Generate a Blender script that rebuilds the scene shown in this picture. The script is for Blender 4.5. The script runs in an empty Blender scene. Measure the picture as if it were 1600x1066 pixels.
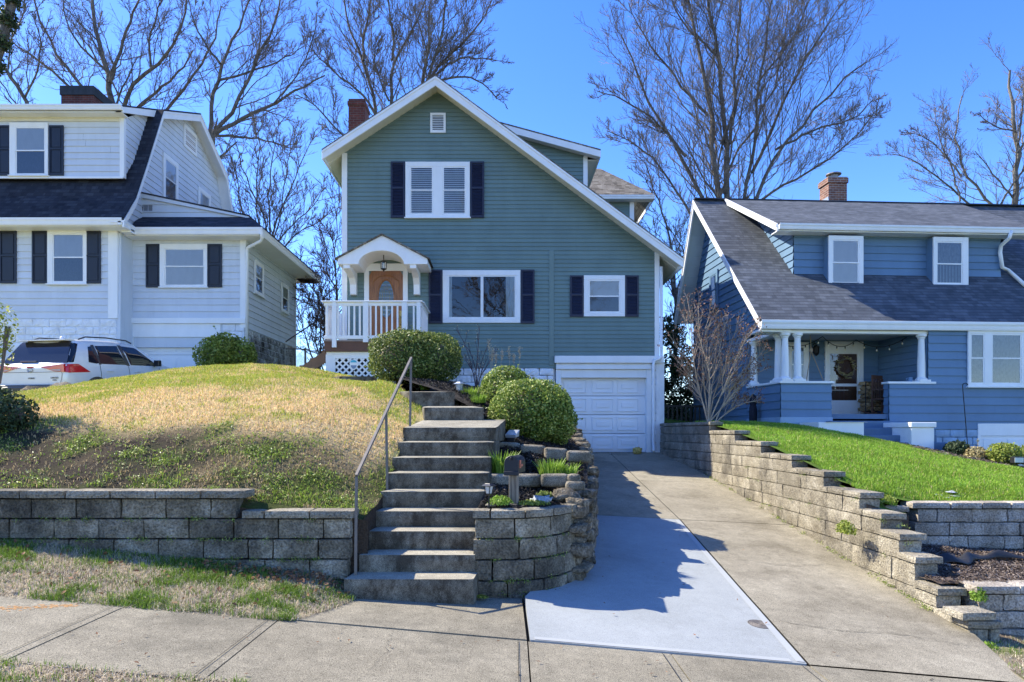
import bpy, math, random
import numpy as np
from mathutils import Vector, Matrix
rng = np.random.default_rng(11); random.seed(11)
R = math.radians
sc = bpy.context.scene
COL = sc.collection
F, CX, HY, EYE = 1067.0, 780.0, 675.0, 1.67       # 24 mm view: survey constants used to read sizes off at known distances

def at(px, py, D):
    return ((px - CX) * D / F, D, EYE + (HY - py) * D / F)

class Frame:
    """a building's own axes: u along its front, v into its depth, z up from its base"""
    def __init__(s, x, y, z, yaw):
        s.x, s.y, s.z, s.yaw = x, y, z, yaw
        s.c, s.s = math.cos(yaw), math.sin(yaw)
    def loc(s, p):
        dx, dy = p[0] - s.x, p[1] - s.y
        return (dx * s.c + dy * s.s, -dx * s.s + dy * s.c, p[2] - s.z)
    def pick(s, px, py, v=None, u=None):
        o = s.loc((0, 0, EYE)); q = s.loc(((px - CX) / F, 1.0, EYE + (HY - py) / F))
        d = [q[i] - o[i] for i in range(3)]
        t = (v - o[1]) / d[1] if v is not None else (u - o[0]) / d[0]
        return tuple(o[i] + d[i] * t for i in range(3))
    def wp(s, p):
        return (s.x + p[0] * s.c - p[1] * s.s, s.y + p[0] * s.s + p[1] * s.c, s.z + p[2])

# ------------------------------------------------------------------ mesh building
class MB:
    def __init__(s):
        s.v = []; s.f = []; s.uv = {}
        s.A = []          # numpy chunks (verts, faces(n,k))
    def quad(s, *pts, uv=None):
        n = len(s.v); s.v.extend(pts); s.f.append(tuple(range(n, n + len(pts))))
        if uv: s.uv[len(s.f) - 1] = uv
    def hexa(s, P):
        """P: 8 points, bottom ring 0-3 counter-clockwise from above, top ring 4-7"""
        n = len(s.v); s.v.extend(P)
        for q in ((0, 3, 2, 1), (4, 5, 6, 7), (0, 1, 5, 4), (1, 2, 6, 5), (2, 3, 7, 6), (3, 0, 4, 7)):
            s.f.append(tuple(n + i for i in q))
    def box(s, x0, x1, y0, y1, z0, z1):
        s.hexa([(x0, y0, z0), (x1, y0, z0), (x1, y1, z0), (x0, y1, z0), (x0, y0, z1), (x1, y0, z1), (x1, y1, z1), (x0, y1, z1)])
    def mbox(s, M, a0, a1, z0, z1, o0, o1):
        """box in wall coordinates: a along the wall, z up, o outward"""
        s.hexa([M(a0, z0, o1), M(a1, z0, o1), M(a1, z0, o0), M(a0, z0, o0), M(a0, z1, o1), M(a1, z1, o1), M(a1, z1, o0), M(a0, z1, o0)])
    def prism(s, poly, M, o0, o1):
        """polygon (a,z) extruded between offsets o0 and o1 through the map M"""
        n = len(s.v); k = len(poly)
        s.v.extend(M(a, z, o1) for a, z in poly); s.v.extend(M(a, z, o0) for a, z in poly)
        s.f.append(tuple(range(n, n + k))); s.f.append(tuple(range(n + 2 * k - 1, n + k - 1, -1)))
        for i in range(k):
            j = (i + 1) % k
            s.f.append((n + i, n + k + i, n + k + j, n + j))
    def beam(s, p, q, w, h, up=(0, 0, 1)):
        p, q = Vector(p), Vector(q); d = (q - p).normalized(); up = Vector(up)
        sx = d.cross(up)
        if sx.length < 1e-4: sx = d.cross(Vector((1, 0, 0)))
        sx.normalize(); sz = sx.cross(d).normalized()
        a, b = sx * w / 2, sz * h / 2
        s.hexa([tuple(x) for x in (p - a - b, p + a - b, q + a - b, q - a - b, p - a + b, p + a + b, q + a + b, q - a + b)])
    def tube(s, pts, rad, n=8, caps=True):
        pts = [Vector(p) for p in pts]
        if not hasattr(rad, '__len__'): rad = [rad] * len(pts)
        b = len(s.v); prev = None
        for i, p in enumerate(pts):
            d = (pts[min(i + 1, len(pts) - 1)] - pts[max(i - 1, 0)]).normalized()
            if prev is None:
                ref = Vector((0, 0, 1)) if abs(d.z) < .9 else Vector((1, 0, 0))
                x = d.cross(ref).normalized()
            else:
                x = (prev - d * prev.dot(d)).normalized()
            prev = x; y = d.cross(x)
            for k in range(n):
                a = 2 * math.pi * k / n
                s.v.append(tuple(p + (x * math.cos(a) + y * math.sin(a)) * rad[i]))
        for i in range(len(pts) - 1):
            for k in range(n):
                k2 = (k + 1) % n
                s.f.append((b + i * n + k, b + i * n + k2, b + (i + 1) * n + k2, b + (i + 1) * n + k))
        if caps:
            s.f.append(tuple(b + k for k in range(n))[::-1]); s.f.append(tuple(b + (len(pts) - 1) * n + k for k in range(n)))
    def lathe(s, prof, c=(0, 0, 0), n=16):
        b = len(s.v)
        for r, z in prof:
            for k in range(n):
                a = 2 * math.pi * k / n
                s.v.append((c[0] + r * math.cos(a), c[1] + r * math.sin(a), c[2] + z))
        for i in range(len(prof) - 1):
            for k in range(n):
                k2 = (k + 1) % n
                s.f.append((b + i * n + k, b + i * n + k2, b + (i + 1) * n + k2, b + (i + 1) * n + k))
        s.f.append(tuple(b + k for k in range(n))[::-1]); s.f.append(tuple(b + (len(prof) - 1) * n + k for k in range(n)))
    def grid(s, fn, nu, nv, flip=False):
        b = len(s.v)
        for j in range(nv + 1):
            for i in range(nu + 1):
                s.v.append(tuple(fn(i / nu, j / nv)))
        for j in range(nv):
            for i in range(nu):
                q = (b + j * (nu + 1) + i, b + j * (nu + 1) + i + 1, b + (j + 1) * (nu + 1) + i + 1, b + (j + 1) * (nu + 1) + i)
                s.f.append(q[::-1] if flip else q)
    def np_add(s, V, Fc):
        s.A.append((np.asarray(V, float).reshape(-1, 3), np.asarray(Fc, np.int64)))
    def build(s, name, mat, parent=None, smooth=False, col=None):
        V = [np.array(s.v, float).reshape(-1, 3)]; loops = []; starts = []; n = 0
        totals = []
        for f in s.f:
            starts.append(n); n += len(f); loops.extend(f); totals.append(len(f))
        off = len(s.v); L = [np.array(loops, np.int64)]; S = [np.array(starts, np.int64)]
        for v, f in s.A:
            V.append(v); k = f.shape[1]
            L.append((f + off).reshape(-1)); S.append(n + np.arange(f.shape[0]) * k); n += f.size; off += len(v)
        V = np.concatenate(V); L = np.concatenate(L); S = np.concatenate(S)
        me = bpy.data.meshes.new(name)
        me.vertices.add(len(V)); me.vertices.foreach_set('co', V.astype(np.float32).ravel())
        me.loops.add(len(L)); me.loops.foreach_set('vertex_index', L.astype(np.int32))
        me.polygons.add(len(S)); me.polygons.foreach_set('loop_start', S.astype(np.int32))
        if s.uv:
            uvl = me.uv_layers.new(name='UVMap'); buf = np.zeros(len(L) * 2, np.float32)
            for fi, uv in s.uv.items():
                st = starts[fi]
                for i, q in enumerate(uv): buf[(st + i) * 2:(st + i) * 2 + 2] = q
            uvl.data.foreach_set('uv', buf)
        me.update(calc_edges=True)
        me.polygons.foreach_set('use_smooth', np.full(len(S), bool(smooth)))
        if col is not None:
            a = me.color_attributes.new('Col', 'FLOAT_COLOR', 'POINT')
            c4 = np.ones((len(V), 4), np.float32); c4[:, :3] = col
            a.data.foreach_set('color', c4.ravel())
        for m in (mat if isinstance(mat, (list, tuple)) else [mat]): me.materials.append(m)
        o = bpy.data.objects.new(name, me); COL.objects.link(o)
        if parent is not None: o.parent = parent
        return o

def tag(o, label=None, cat=None, group=None, kind=None):
    if label: o['label'] = label
    if cat: o['category'] = cat
    if group: o['group'] = group
    if kind: o['kind'] = kind
    return o
def thing(name, label, cat, loc=(0, 0, 0), rz=0.0, group=None):
    o = bpy.data.objects.new(name, None); o.empty_display_size = .2
    COL.objects.link(o); o.location = loc; o.rotation_euler = (0, 0, rz)
    return tag(o, label, cat, group)
def dup(root, loc, rz=None, label=None):
    r = root.copy(); COL.objects.link(r); r.location = loc
    if rz is not None: r.rotation_euler = (0, 0, rz)
    if label: r['label'] = label
    for ch in list(root.children):
        c = ch.copy(); COL.objects.link(c); c.parent = r
        for g in list(ch.children):
            d = g.copy(); COL.objects.link(d); d.parent = c
    return r
def bevel(o, w=.008, seg=2):
    m = o.modifiers.new('bevel', 'BEVEL'); m.width = w; m.segments = seg; m.limit_method = 'ANGLE'; m.angle_limit = R(40)
    return o

# ------------------------------------------------------------------ value noise for shapes and plant colours
_perm = np.random.default_rng(3).random(65536)
def vnoise(p, scale):
    p = np.asarray(p, float) * scale
    i = np.floor(p).astype(np.int64); f = p - i; f = f * f * (3 - 2 * f)
    out = 0
    for dx in (0, 1):
        for dy in (0, 1):
            for dz in (0, 1):
                h = ((i[..., 0] + dx) * 73856093) ^ ((i[..., 1] + dy) * 19349663) ^ ((i[..., 2] + dz) * 83492791)
                w = (f[..., 0] if dx else 1 - f[..., 0]) * (f[..., 1] if dy else 1 - f[..., 1]) * (f[..., 2] if dz else 1 - f[..., 2])
                out = out + w * _perm[h & 65535]
    return out
def fbm(p, scale, o=3):
    a, t, r = 1.0, 0, 0
    for k in range(o):
        r = r + a * vnoise(np.asarray(p) + 17.3 * k, scale * 2 ** k); t += a; a *= .5
    return r / t

# ------------------------------------------------------------------ materials
def new_mat(name):
    m = bpy.data.materials.new(name); m.use_nodes = True
    nt = m.node_tree; return m, nt, nt.nodes['Principled BSDF'], nt.nodes['Material Output']
def N(nt, t, **kw):
    n = nt.nodes.new(t)
    for k, v in kw.items():
        if k.startswith('i_'): n.inputs[k[2:].replace('_', ' ')].default_value = v
        else: setattr(n, k, v)
    return n
def rgb(c): return (c[0], c[1], c[2], 1.0)
def ramp(nt, stops):
    r = nt.nodes.new('ShaderNodeValToRGB'); e = r.color_ramp.elements
    while len(e) < len(stops): e.new(.5)
    for k, (p, c) in enumerate(stops): e[k].position = p; e[k].color = rgb(c)
    return r
def mixc(nt, fac, a, b, mode='MIX'):
    m = nt.nodes.new('ShaderNodeMix'); m.data_type = 'RGBA'; m.blend_type = mode
    for k, val in ((0, fac), (6, a), (7, b)):
        if isinstance(val, bpy.types.NodeSocket): nt.links.new(val, m.inputs[k])
        elif k == 0: m.inputs[0].default_value = val
        else: m.inputs[k].default_value = rgb(val)
    return m.outputs[2]
def noise(nt, scale, detail=4, rough=.55, vec=None, stretch=None):
    if vec is None: vec = nt.nodes.new('ShaderNodeNewGeometry').outputs['Position']
    if stretch:
        mp = nt.nodes.new('ShaderNodeMapping'); mp.inputs['Scale'].default_value = stretch
        nt.links.new(vec, mp.inputs['Vector']); vec = mp.outputs['Vector']
    n = nt.nodes.new('ShaderNodeTexNoise'); n.inputs['Scale'].default_value = scale
    n.inputs['Detail'].default_value = detail; n.inputs['Roughness'].default_value = rough
    nt.links.new(vec, n.inputs['Vector']); return n.outputs['Fac']
def bump(nt, bs, h, strength=.3, dist=.01):
    b = nt.nodes.new('ShaderNodeBump'); b.inputs['Strength'].default_value = strength; b.inputs['Distance'].default_value = dist
    nt.links.new(h, b.inputs['Height']); nt.links.new(b.outputs['Normal'], bs.inputs['Normal'])

def paint(name, c, rough=.5, var=.08, scale=3.0, grime=.0, spec=.4, bmp=.0, isl=0):
    m, nt, bs, o = new_mat(name)
    n = noise(nt, scale, 5, .6, stretch=(1, 1, .5))
    r = ramp(nt, [(.3, [x * (1 - var) for x in c]), (.7, [min(1, x * (1 + var)) for x in c])]); nt.links.new(n, r.inputs[0])
    out = r.outputs[0]
    if grime > 0:
        g = noise(nt, 1.3, 6, .7, stretch=(3, 3, .4)); gr = ramp(nt, [(.52, (0, 0, 0)), (.75, (1, 1, 1))]); nt.links.new(g, gr.inputs[0])
        mm = nt.nodes.new('ShaderNodeMath'); mm.operation = 'MULTIPLY'; mm.inputs[1].default_value = grime; nt.links.new(gr.outputs[0], mm.inputs[0])
        out = mixc(nt, mm.outputs[0], out, [x * .55 for x in c])
    if isl:
        geo = nt.nodes.new('ShaderNodeNewGeometry'); mr = N(nt, 'ShaderNodeMapRange'); mr.inputs[3].default_value = 1 - isl; mr.inputs[4].default_value = 1 + isl
        nt.links.new(geo.outputs['Random Per Island'], mr.inputs[0]); cb = nt.nodes.new('ShaderNodeCombineColor')
        for k in range(3): nt.links.new(mr.outputs[0], cb.inputs[k])
        out = mixc(nt, 1.0, out, cb.outputs[0], 'MULTIPLY')
    nt.links.new(out, bs.inputs['Base Color'])
    bs.inputs['Roughness'].default_value = rough; bs.inputs['Specular IOR Level'].default_value = spec
    if bmp: bump(nt, bs, noise(nt, 60, 3), bmp, .004)
    return m

def stone(name, c1, c2, c3, fine=90, coarse=2.2, bmp=.5, dist=.012, island=.25, rough=.9, dark=None, darkth=.58):
    """rough masonry: coarse stains, fine grain, each block a little different"""
    m, nt, bs, o = new_mat(name)
    a = noise(nt, coarse, 6, .65); b = noise(nt, fine, 3, .6)
    r = ramp(nt, [(.3, c1), (.5, c2), (.72, c3)]); nt.links.new(a, r.inputs[0])
    sp = ramp(nt, [(.32, (.38, .38, .38)), (.5, (1, 1, 1)), (.68, (1.5, 1.5, 1.5))]); nt.links.new(b, sp.inputs[0])
    out = mixc(nt, .85, r.outputs[0], sp.outputs[0], 'MULTIPLY')
    geo = nt.nodes.new('ShaderNodeNewGeometry')
    mr = N(nt, 'ShaderNodeMapRange'); mr.inputs[3].default_value = 1 - island; mr.inputs[4].default_value = 1 + island
    nt.links.new(geo.outputs['Random Per Island'], mr.inputs[0])
    cb = nt.nodes.new('ShaderNodeCombineColor')
    for k in range(3): nt.links.new(mr.outputs[0], cb.inputs[k])
    out = mixc(nt, 1.0, out, cb.outputs[0], 'MULTIPLY')
    if dark:
        d = noise(nt, 1.1, 8, .72, stretch=(1, 1, .7)); dr = ramp(nt, [(darkth - .08, (0, 0, 0)), (darkth + .1, (1, 1, 1))]); nt.links.new(d, dr.inputs[0])
        out = mixc(nt, dr.outputs[0], out, mixc(nt, .8, dark, sp.outputs[0], 'MULTIPLY'))
    nt.links.new(out, bs.inputs['Base Color']); bs.inputs['Roughness'].default_value = rough; bs.inputs['Specular IOR Level'].default_value = .2
    h1 = noise(nt, 26, 4, .65)
    add = nt.nodes.new('ShaderNodeMath'); add.operation = 'ADD'; nt.links.new(h1, add.inputs[0]); nt.links.new(b, add.inputs[1])
    bump(nt, bs, add.outputs[0], bmp, dist)
    return m

def concrete(name, c1, c2, speck=.25, stain=(.12, .11, .095), stainth=.62, brush=None, bmp=.25, shade_stain=0, med=.13):
    m, nt, bs, o = new_mat(name)
    a = noise(nt, .9, 8, .68); b = noise(nt, 130, 2, .6); d = noise(nt, 9, 5, .7)
    r = ramp(nt, [(.32, c1), (.68, c2)]); nt.links.new(a, r.inputs[0])
    sp = ramp(nt, [(.3, (1 - speck * 1.6,) * 3), (.52, (1, 1, 1)), (.75, (1 + speck, 1 + speck, 1 + speck))]); nt.links.new(b, sp.inputs[0])
    out = mixc(nt, 1.0, r.outputs[0], sp.outputs[0], 'MULTIPLY')
    if shade_stain:       # paints the shade of upright faces into the colour, mottled with black weathering
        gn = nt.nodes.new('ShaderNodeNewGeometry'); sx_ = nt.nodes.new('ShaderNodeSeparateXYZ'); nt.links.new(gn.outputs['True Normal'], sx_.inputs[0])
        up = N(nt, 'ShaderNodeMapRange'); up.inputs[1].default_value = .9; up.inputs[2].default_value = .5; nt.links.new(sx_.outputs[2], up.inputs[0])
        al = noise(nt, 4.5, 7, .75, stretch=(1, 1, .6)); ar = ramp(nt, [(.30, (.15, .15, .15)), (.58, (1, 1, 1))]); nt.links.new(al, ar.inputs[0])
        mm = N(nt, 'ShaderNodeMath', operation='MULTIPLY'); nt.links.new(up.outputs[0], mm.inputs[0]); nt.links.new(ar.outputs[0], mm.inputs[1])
        m2 = N(nt, 'ShaderNodeMath', operation='MULTIPLY'); nt.links.new(mm.outputs[0], m2.inputs[0]); m2.inputs[1].default_value = shade_stain
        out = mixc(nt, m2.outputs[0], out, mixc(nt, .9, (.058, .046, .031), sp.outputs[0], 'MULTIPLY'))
    md = ramp(nt, [(.35, (1 - med,) * 3), (.65, (1 + med * .8,) * 3)]); nt.links.new(d, md.inputs[0])
    out = mixc(nt, 1.0, out, md.outputs[0], 'MULTIPLY')
    if stain:
        s1 = noise(nt, .65, 9, .75); sr = ramp(nt, [(stainth - .06, (0, 0, 0)), (stainth + .12, (.75, .75, .75))]); nt.links.new(s1, sr.inputs[0])
        out = mixc(nt, sr.outputs[0], out, mixc(nt, .8, stain, sp.outputs[0], 'MULTIPLY'))
    nt.links.new(out, bs.inputs['Base Color']); bs.inputs['Roughness'].default_value = .88; bs.inputs['Specular IOR Level'].default_value = .25
    h = noise(nt, 70, 4, .6)
    if brush:
        h = noise(nt, 1.0, 3, .6, stretch=brush)
    bump(nt, bs, h, bmp, .006)
    return m

def shingle(name, cols, w=.30, h=.135, gap=(.02, .02, .025)):
    m, nt, bs, o = new_mat(name)
    uv = nt.nodes.new('ShaderNodeUVMap'); uv.uv_map = 'UVMap'
    wob = noise(nt, 1.5, 2, .5)
    br = nt.nodes.new('ShaderNodeTexBrick'); br.offset = .5; br.offset_frequency = 2; br.squash = 1
    br.inputs['Scale'].default_value = 1.0; br.inputs['Brick Width'].default_value = w; br.inputs['Row Height'].default_value = h
    br.inputs['Mortar Size'].default_value = .008; br.inputs['Mortar Smooth'].default_value = .3; br.inputs['Bias'].default_value = 0
    nt.links.new(uv.outputs[0], br.inputs['Vector'])
    br.inputs['Color1'].default_value = (0, 0, 0, 1); br.inputs['Color2'].default_value = (1, 1, 1, 1); br.inputs['Mortar'].default_value = (.5, .5, .5, 1)
    # second, narrower course of tabs breaks up the regular bond
    b2 = nt.nodes.new('ShaderNodeTexBrick'); b2.offset = .37; b2.offset_frequency = 3; b2.squash = 1.4; b2.squash_frequency = 2
    b2.inputs['Scale'].default_value = 1.0; b2.inputs['Brick Width'].default_value = w * .43; b2.inputs['Row Height'].default_value = h
    b2.inputs['Mortar Size'].default_value = .0; b2.inputs['Color1'].default_value = (0, 0, 0, 1); b2.inputs['Color2'].default_value = (1, 1, 1, 1)
    nt.links.new(uv.outputs[0], b2.inputs['Vector'])
    k = mixc(nt, .5, br.outputs['Color'], b2.outputs['Color'])
    r = ramp(nt, [(.1, cols[0]), (.5, cols[1]), (.9, cols[2])]); nt.links.new(k, r.inputs[0])
    g = noise(nt, 160, 2, .6); gr = ramp(nt, [(.3, (.7, .7, .7)), (.7, (1.25, 1.25, 1.25))]); nt.links.new(g, gr.inputs[0])
    out = mixc(nt, 1.0, r.outputs[0], gr.outputs[0], 'MULTIPLY')
    l = noise(nt, .8, 5, .6); lr = ramp(nt, [(.3, (.85, .85, .85)), (.7, (1.12, 1.12, 1.12))]); nt.links.new(l, lr.inputs[0])
    out = mixc(nt, 1.0, out, lr.outputs[0], 'MULTIPLY')
    # butt edge of each course: a dark line
    sep = nt.nodes.new('ShaderNodeSeparateXYZ'); nt.links.new(uv.outputs[0], sep.inputs[0])
    dv = N(nt, 'ShaderNodeMath', operation='DIVIDE'); dv.inputs[1].default_value = h; nt.links.new(sep.outputs[1], dv.inputs[0])
    fr = N(nt, 'ShaderNodeMath', operation='FRACT'); nt.links.new(dv.outputs[0], fr.inputs[0])
    lt = N(nt, 'ShaderNodeMath', operation='LESS_THAN'); lt.inputs[1].default_value = .14; nt.links.new(fr.outputs[0], lt.inputs[0])
    mu = N(nt, 'ShaderNodeMath', operation='MULTIPLY'); mu.inputs[1].default_value = .6; nt.links.new(lt.outputs[0], mu.inputs[0])
    out = mixc(nt, mu.outputs[0], out, gap)
    nt.links.new(out, bs.inputs['Base Color']); bs.inputs['Roughness'].default_value = .92; bs.inputs['Specular IOR Level'].default_value = .2
    inv = N(nt, 'ShaderNodeMath', operation='SUBTRACT'); inv.inputs[0].default_value = 1.0; nt.links.new(fr.outputs[0], inv.inputs[1])
    ad = N(nt, 'ShaderNodeMath', operation='ADD'); nt.links.new(inv.outputs[0], ad.inputs[0]); nt.links.new(k, ad.inputs[1])
    bump(nt, bs, ad.outputs[0], .5, .012)
    return m

def brickwork(name, c1, c2, mortar, scale=1.0, sootmix=.3):
    m, nt, bs, o = new_mat(name)
    geo = nt.nodes.new('ShaderNodeNewGeometry'); sp = nt.nodes.new('ShaderNodeSeparateXYZ'); nt.links.new(geo.outputs['Position'], sp.inputs[0])
    ad = N(nt, 'ShaderNodeMath', operation='ADD'); nt.links.new(sp.outputs[0], ad.inputs[0]); nt.links.new(sp.outputs[1], ad.inputs[1])
    cb = nt.nodes.new('ShaderNodeCombineXYZ'); nt.links.new(ad.outputs[0], cb.inputs[0]); nt.links.new(sp.outputs[2], cb.inputs[1])
    br = nt.nodes.new('ShaderNodeTexBrick'); br.inputs['Scale'].default_value = scale
    br.inputs['Brick Width'].default_value = .21; br.inputs['Row Height'].default_value = .075; br.inputs['Mortar Size'].default_value = .008
    br.inputs['Color1'].default_value = rgb(c1); br.inputs['Color2'].default_value = rgb(c2); br.inputs['Mortar'].default_value = rgb(mortar)
    nt.links.new(cb.outputs[0], br.inputs['Vector'])
    g = noise(nt, 3, 6, .7); gr = ramp(nt, [(.35, (1 - sootmix * 1.6,) * 3), (.65, (1.1, 1.1, 1.1))]); nt.links.new(g, gr.inputs[0])
    out = mixc(nt, 1.0, br.outputs['Color'], gr.outputs[0], 'MULTIPLY')
    nt.links.new(out, bs.inputs['Base Color']); bs.inputs['Roughness'].default_value = .9
    bump(nt, bs, br.outputs['Fac'], -.5, .01)
    return m

def foliage(name, c1, c2, c3=None, trans=.25, rough=.5, big=2.0):
    m, nt, bs, o = new_mat(name)
    geo = nt.nodes.new('ShaderNodeNewGeometry')
    r = ramp(nt, [(0, c1), (.6, c2), (1, c3 or c2)]); nt.links.new(geo.outputs['Random Per Island'], r.inputs[0])
    n = noise(nt, big, 3, .6); nr = ramp(nt, [(.3, (.75, .75, .75)), (.7, (1.2, 1.2, 1.2))]); nt.links.new(n, nr.inputs[0])
    out = mixc(nt, 1.0, r.outputs[0], nr.outputs[0], 'MULTIPLY')
    nt.links.new(out, bs.inputs['Base Color']); bs.inputs['Roughness'].default_value = rough; bs.inputs['Specular IOR Level'].default_value = .3
    tr = nt.nodes.new('ShaderNodeBsdfTranslucent'); nt.links.new(out, tr.inputs['Color'])
    mx = nt.nodes.new('ShaderNodeMixShader'); mx.inputs[0].default_value = trans
    nt.links.new(bs.outputs[0], mx.inputs[1]); nt.links.new(tr.outputs[0], mx.inputs[2]); nt.links.new(mx.outputs[0], o.inputs['Surface'])
    return m
def colfoliage(name, trans=.25, rough=.6):
    m, nt, bs, o = new_mat(name)
    at_ = nt.nodes.new('ShaderNodeVertexColor'); at_.layer_name = 'Col'
    nt.links.new(at_.outputs[0], bs.inputs['Base Color']); bs.inputs['Roughness'].default_value = rough; bs.inputs['Specular IOR Level'].default_value = .2
    tr = nt.nodes.new('ShaderNodeBsdfTranslucent'); nt.links.new(at_.outputs[0], tr.inputs['Color'])
    mx = nt.nodes.new('ShaderNodeMixShader'); mx.inputs[0].default_value = trans
    nt.links.new(bs.outputs[0], mx.inputs[1]); nt.links.new(tr.outputs[0], mx.inputs[2]); nt.links.new(mx.outputs[0], o.inputs['Surface'])
    return m
def soilcol(name, bmp=.6):
    m, nt, bs, o = new_mat(name)
    at_ = nt.nodes.new('ShaderNodeVertexColor'); at_.layer_name = 'Col'
    n = noise(nt, 45, 5, .7); r = ramp(nt, [(.3, (.5, .5, .5)), (.5, (1, 1, 1)), (.72, (1.5, 1.5, 1.5))]); nt.links.new(n, r.inputs[0])
    nt.links.new(mixc(nt, 1.0, at_.outputs[0], r.outputs[0], 'MULTIPLY'), bs.inputs['Base Color'])
    bs.inputs['Roughness'].default_value = .95; bs.inputs['Specular IOR Level'].default_value = .1
    bump(nt, bs, n, bmp, .03); return m
def glass(name, tint=(.92, .95, .97), refl=1.75):
    m, nt, bs, o = new_mat(name); nt.nodes.remove(bs)
    fr = nt.nodes.new('ShaderNodeFresnel'); fr.inputs['IOR'].default_value = refl
    gl = nt.nodes.new('ShaderNodeBsdfGlossy'); gl.inputs['Roughness'].default_value = .02; gl.inputs['Color'].default_value = (1, 1, 1, 1)
    w = noise(nt, 2.5, 2, .5); bp = nt.nodes.new('ShaderNodeBump'); bp.inputs['Strength'].default_value = .06; bp.inputs['Distance'].default_value = .02
    nt.links.new(w, bp.inputs['Height']); nt.links.new(bp.outputs[0], gl.inputs['Normal'])
    tr = nt.nodes.new('ShaderNodeBsdfTransparent'); tr.inputs['Color'].default_value = rgb(tint)
    mx = nt.nodes.new('ShaderNodeMixShader'); nt.links.new(fr.outputs[0], mx.inputs[0]); nt.links.new(tr.outputs[0], mx.inputs[1]); nt.links.new(gl.outputs[0], mx.inputs[2])
    nt.links.new(mx.outputs[0], o.inputs['Surface']); return m
def metal(name, c, rough=.4, metallic=.8):
    m = paint(name, c, rough, .12, 12); m.node_tree.nodes['Principled BSDF'].inputs['Metallic'].default_value = metallic; return m
def gloss(name, c, rough=.2, coat=.0, metallic=0.0):
    m, nt, bs, o = new_mat(name)
    n = noise(nt, 4, 3); r = ramp(nt, [(.3, [x * .96 for x in c]), (.7, [min(1, x * 1.03) for x in c])]); nt.links.new(n, r.inputs[0]); nt.links.new(r.outputs[0], bs.inputs['Base Color'])
    bs.inputs['Roughness'].default_value = rough; bs.inputs['Coat Weight'].default_value = coat; bs.inputs['Metallic'].default_value = metallic
    bs.inputs['Coat Roughness'].default_value = .03; return m

M = {}
M['green_siding'] = paint('green_siding', (.158, .228, .21), .5, .07, 2.0, .16, isl=.05)
M['blue_siding'] = paint('blue_siding', (.128, .222, .338), .5, .07, 2.0, .14, isl=.05)
M['blue_step'] = paint('blue_step', (.10, .17, .27), .6, .1, 4, .2)
M['white_siding'] = paint('white_siding', (.64, .675, .71), .5, .05, 2.0, .22, isl=.03)
M['white'] = paint('white_trim', (.86, .86, .84), .45, .04, 3.0, .10)
M['cream'] = paint('cream_soffit', (.74, .71, .60), .6, .05, 3.0, .10)
M['navy'] = paint('navy_shutter', (.018, .021, .045), .45, .12, 6)
M['navy2'] = paint('black_shutter', (.014, .017, .028), .4, .12, 6)
M['white_stone'] = paint('white_painted_block', (.80, .81, .815), .7, .12, 5, .3, bmp=.3)
M['blue_stone'] = paint('blue_painted_block', (.30, .42, .55), .7, .2, 5, .4, bmp=.3)
M['garage'] = paint('garage_door_paint', (.85, .855, .85), .4, .03, 2.0, .05)
M['deckbrown'] = paint('deck_brown', (.13, .060, .035), .6, .15, 6, .2)
M['stairbrown'] = paint('stair_brown', (.34, .17, .08), .65, .15, 6, .2)
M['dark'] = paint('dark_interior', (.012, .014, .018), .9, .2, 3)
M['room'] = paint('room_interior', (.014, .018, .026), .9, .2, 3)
M['blind'] = paint('window_blind', (.88, .89, .90), .6, .04, 6)
M['shade'] = paint('roller_shade', (.86, .88, .90), .8, .04, 6)
M['lace'] = paint('lace_curtain', (.24, .27, .30), .9, .25, 24)
M['curtain'] = paint('curtain_cloth', (.55, .62, .66), .9, .12, 9)
M['screen'] = paint('insect_screen', (.16, .18, .21), .9, .1, 30)
M['bamboo'] = paint('bamboo_shade', (.32, .24, .10), .9, .2, 30)
M['glass'] = glass('window_glass')
M['carglass'] = glass('car_glass', (.10, .12, .13), 1.7)
M['shingle_dark'] = shingle('dark_shingles', [(.020, .023, .032), (.034, .038, .05), (.055, .06, .075)])
M['shingle_grey'] = shingle('grey_shingles', [(.07, .079, .092), (.097, .108, .125), (.138, .151, .172)])
M['shingle_tan'] = shingle('tan_shingles', [(.10, .085, .065), (.19, .165, .13), (.28, .25, .20)])
M['brick_red'] = brickwork('red_brick', (.17, .04, .025), (.11, .028, .02), (.14, .10, .085))
M['brick_orange'] = brickwork('orange_brick', (.30, .13, .075), (.19, .075, .05), (.36, .32, .27), sootmix=.2)
M['soot'] = paint('sooty_cap', (.045, .05, .055), .9, .3, 6)
M['steel'] = metal('weathered_steel', (.30, .27, .24), .55, .7)
M['railmetal'] = metal('rusty_rail', (.20, .18, .16), .6, .5)
M['black_metal'] = metal('black_metal', (.015, .015, .016), .45, .3)
M['brass'] = metal('brass', (.45, .30, .10), .35, .9)
M['doorwood'] = None
m, nt, bs, o = new_mat('oak_door')
n = noise(nt, 3.0, 6, .6, stretch=(14, 14, 1.2)); r = ramp(nt, [(.3, (.16, .055, .014)), (.5, (.30, .115, .03)), (.7, (.40, .17, .05))]); nt.links.new(n, r.inputs[0]); nt.links.new(r.outputs[0], bs.inputs['Base Color']); bs.inputs['Roughness'].default_value = .4
M['doorwood'] = m
m, nt, bs, o = new_mat('grey_wood')
n = noise(nt, 4.0, 6, .6, stretch=(18, 18, 1)); r = ramp(nt, [(.3, (.10, .08, .06)), (.5, (.26, .21, .155)), (.75, (.40, .34, .26))]); nt.links.new(n, r.inputs[0]); nt.links.new(r.outputs[0], bs.inputs['Base Color']); bs.inputs['Roughness'].default_value = .85; bump(nt, bs, n, .5, .006)
M['greywood'] = m
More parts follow.
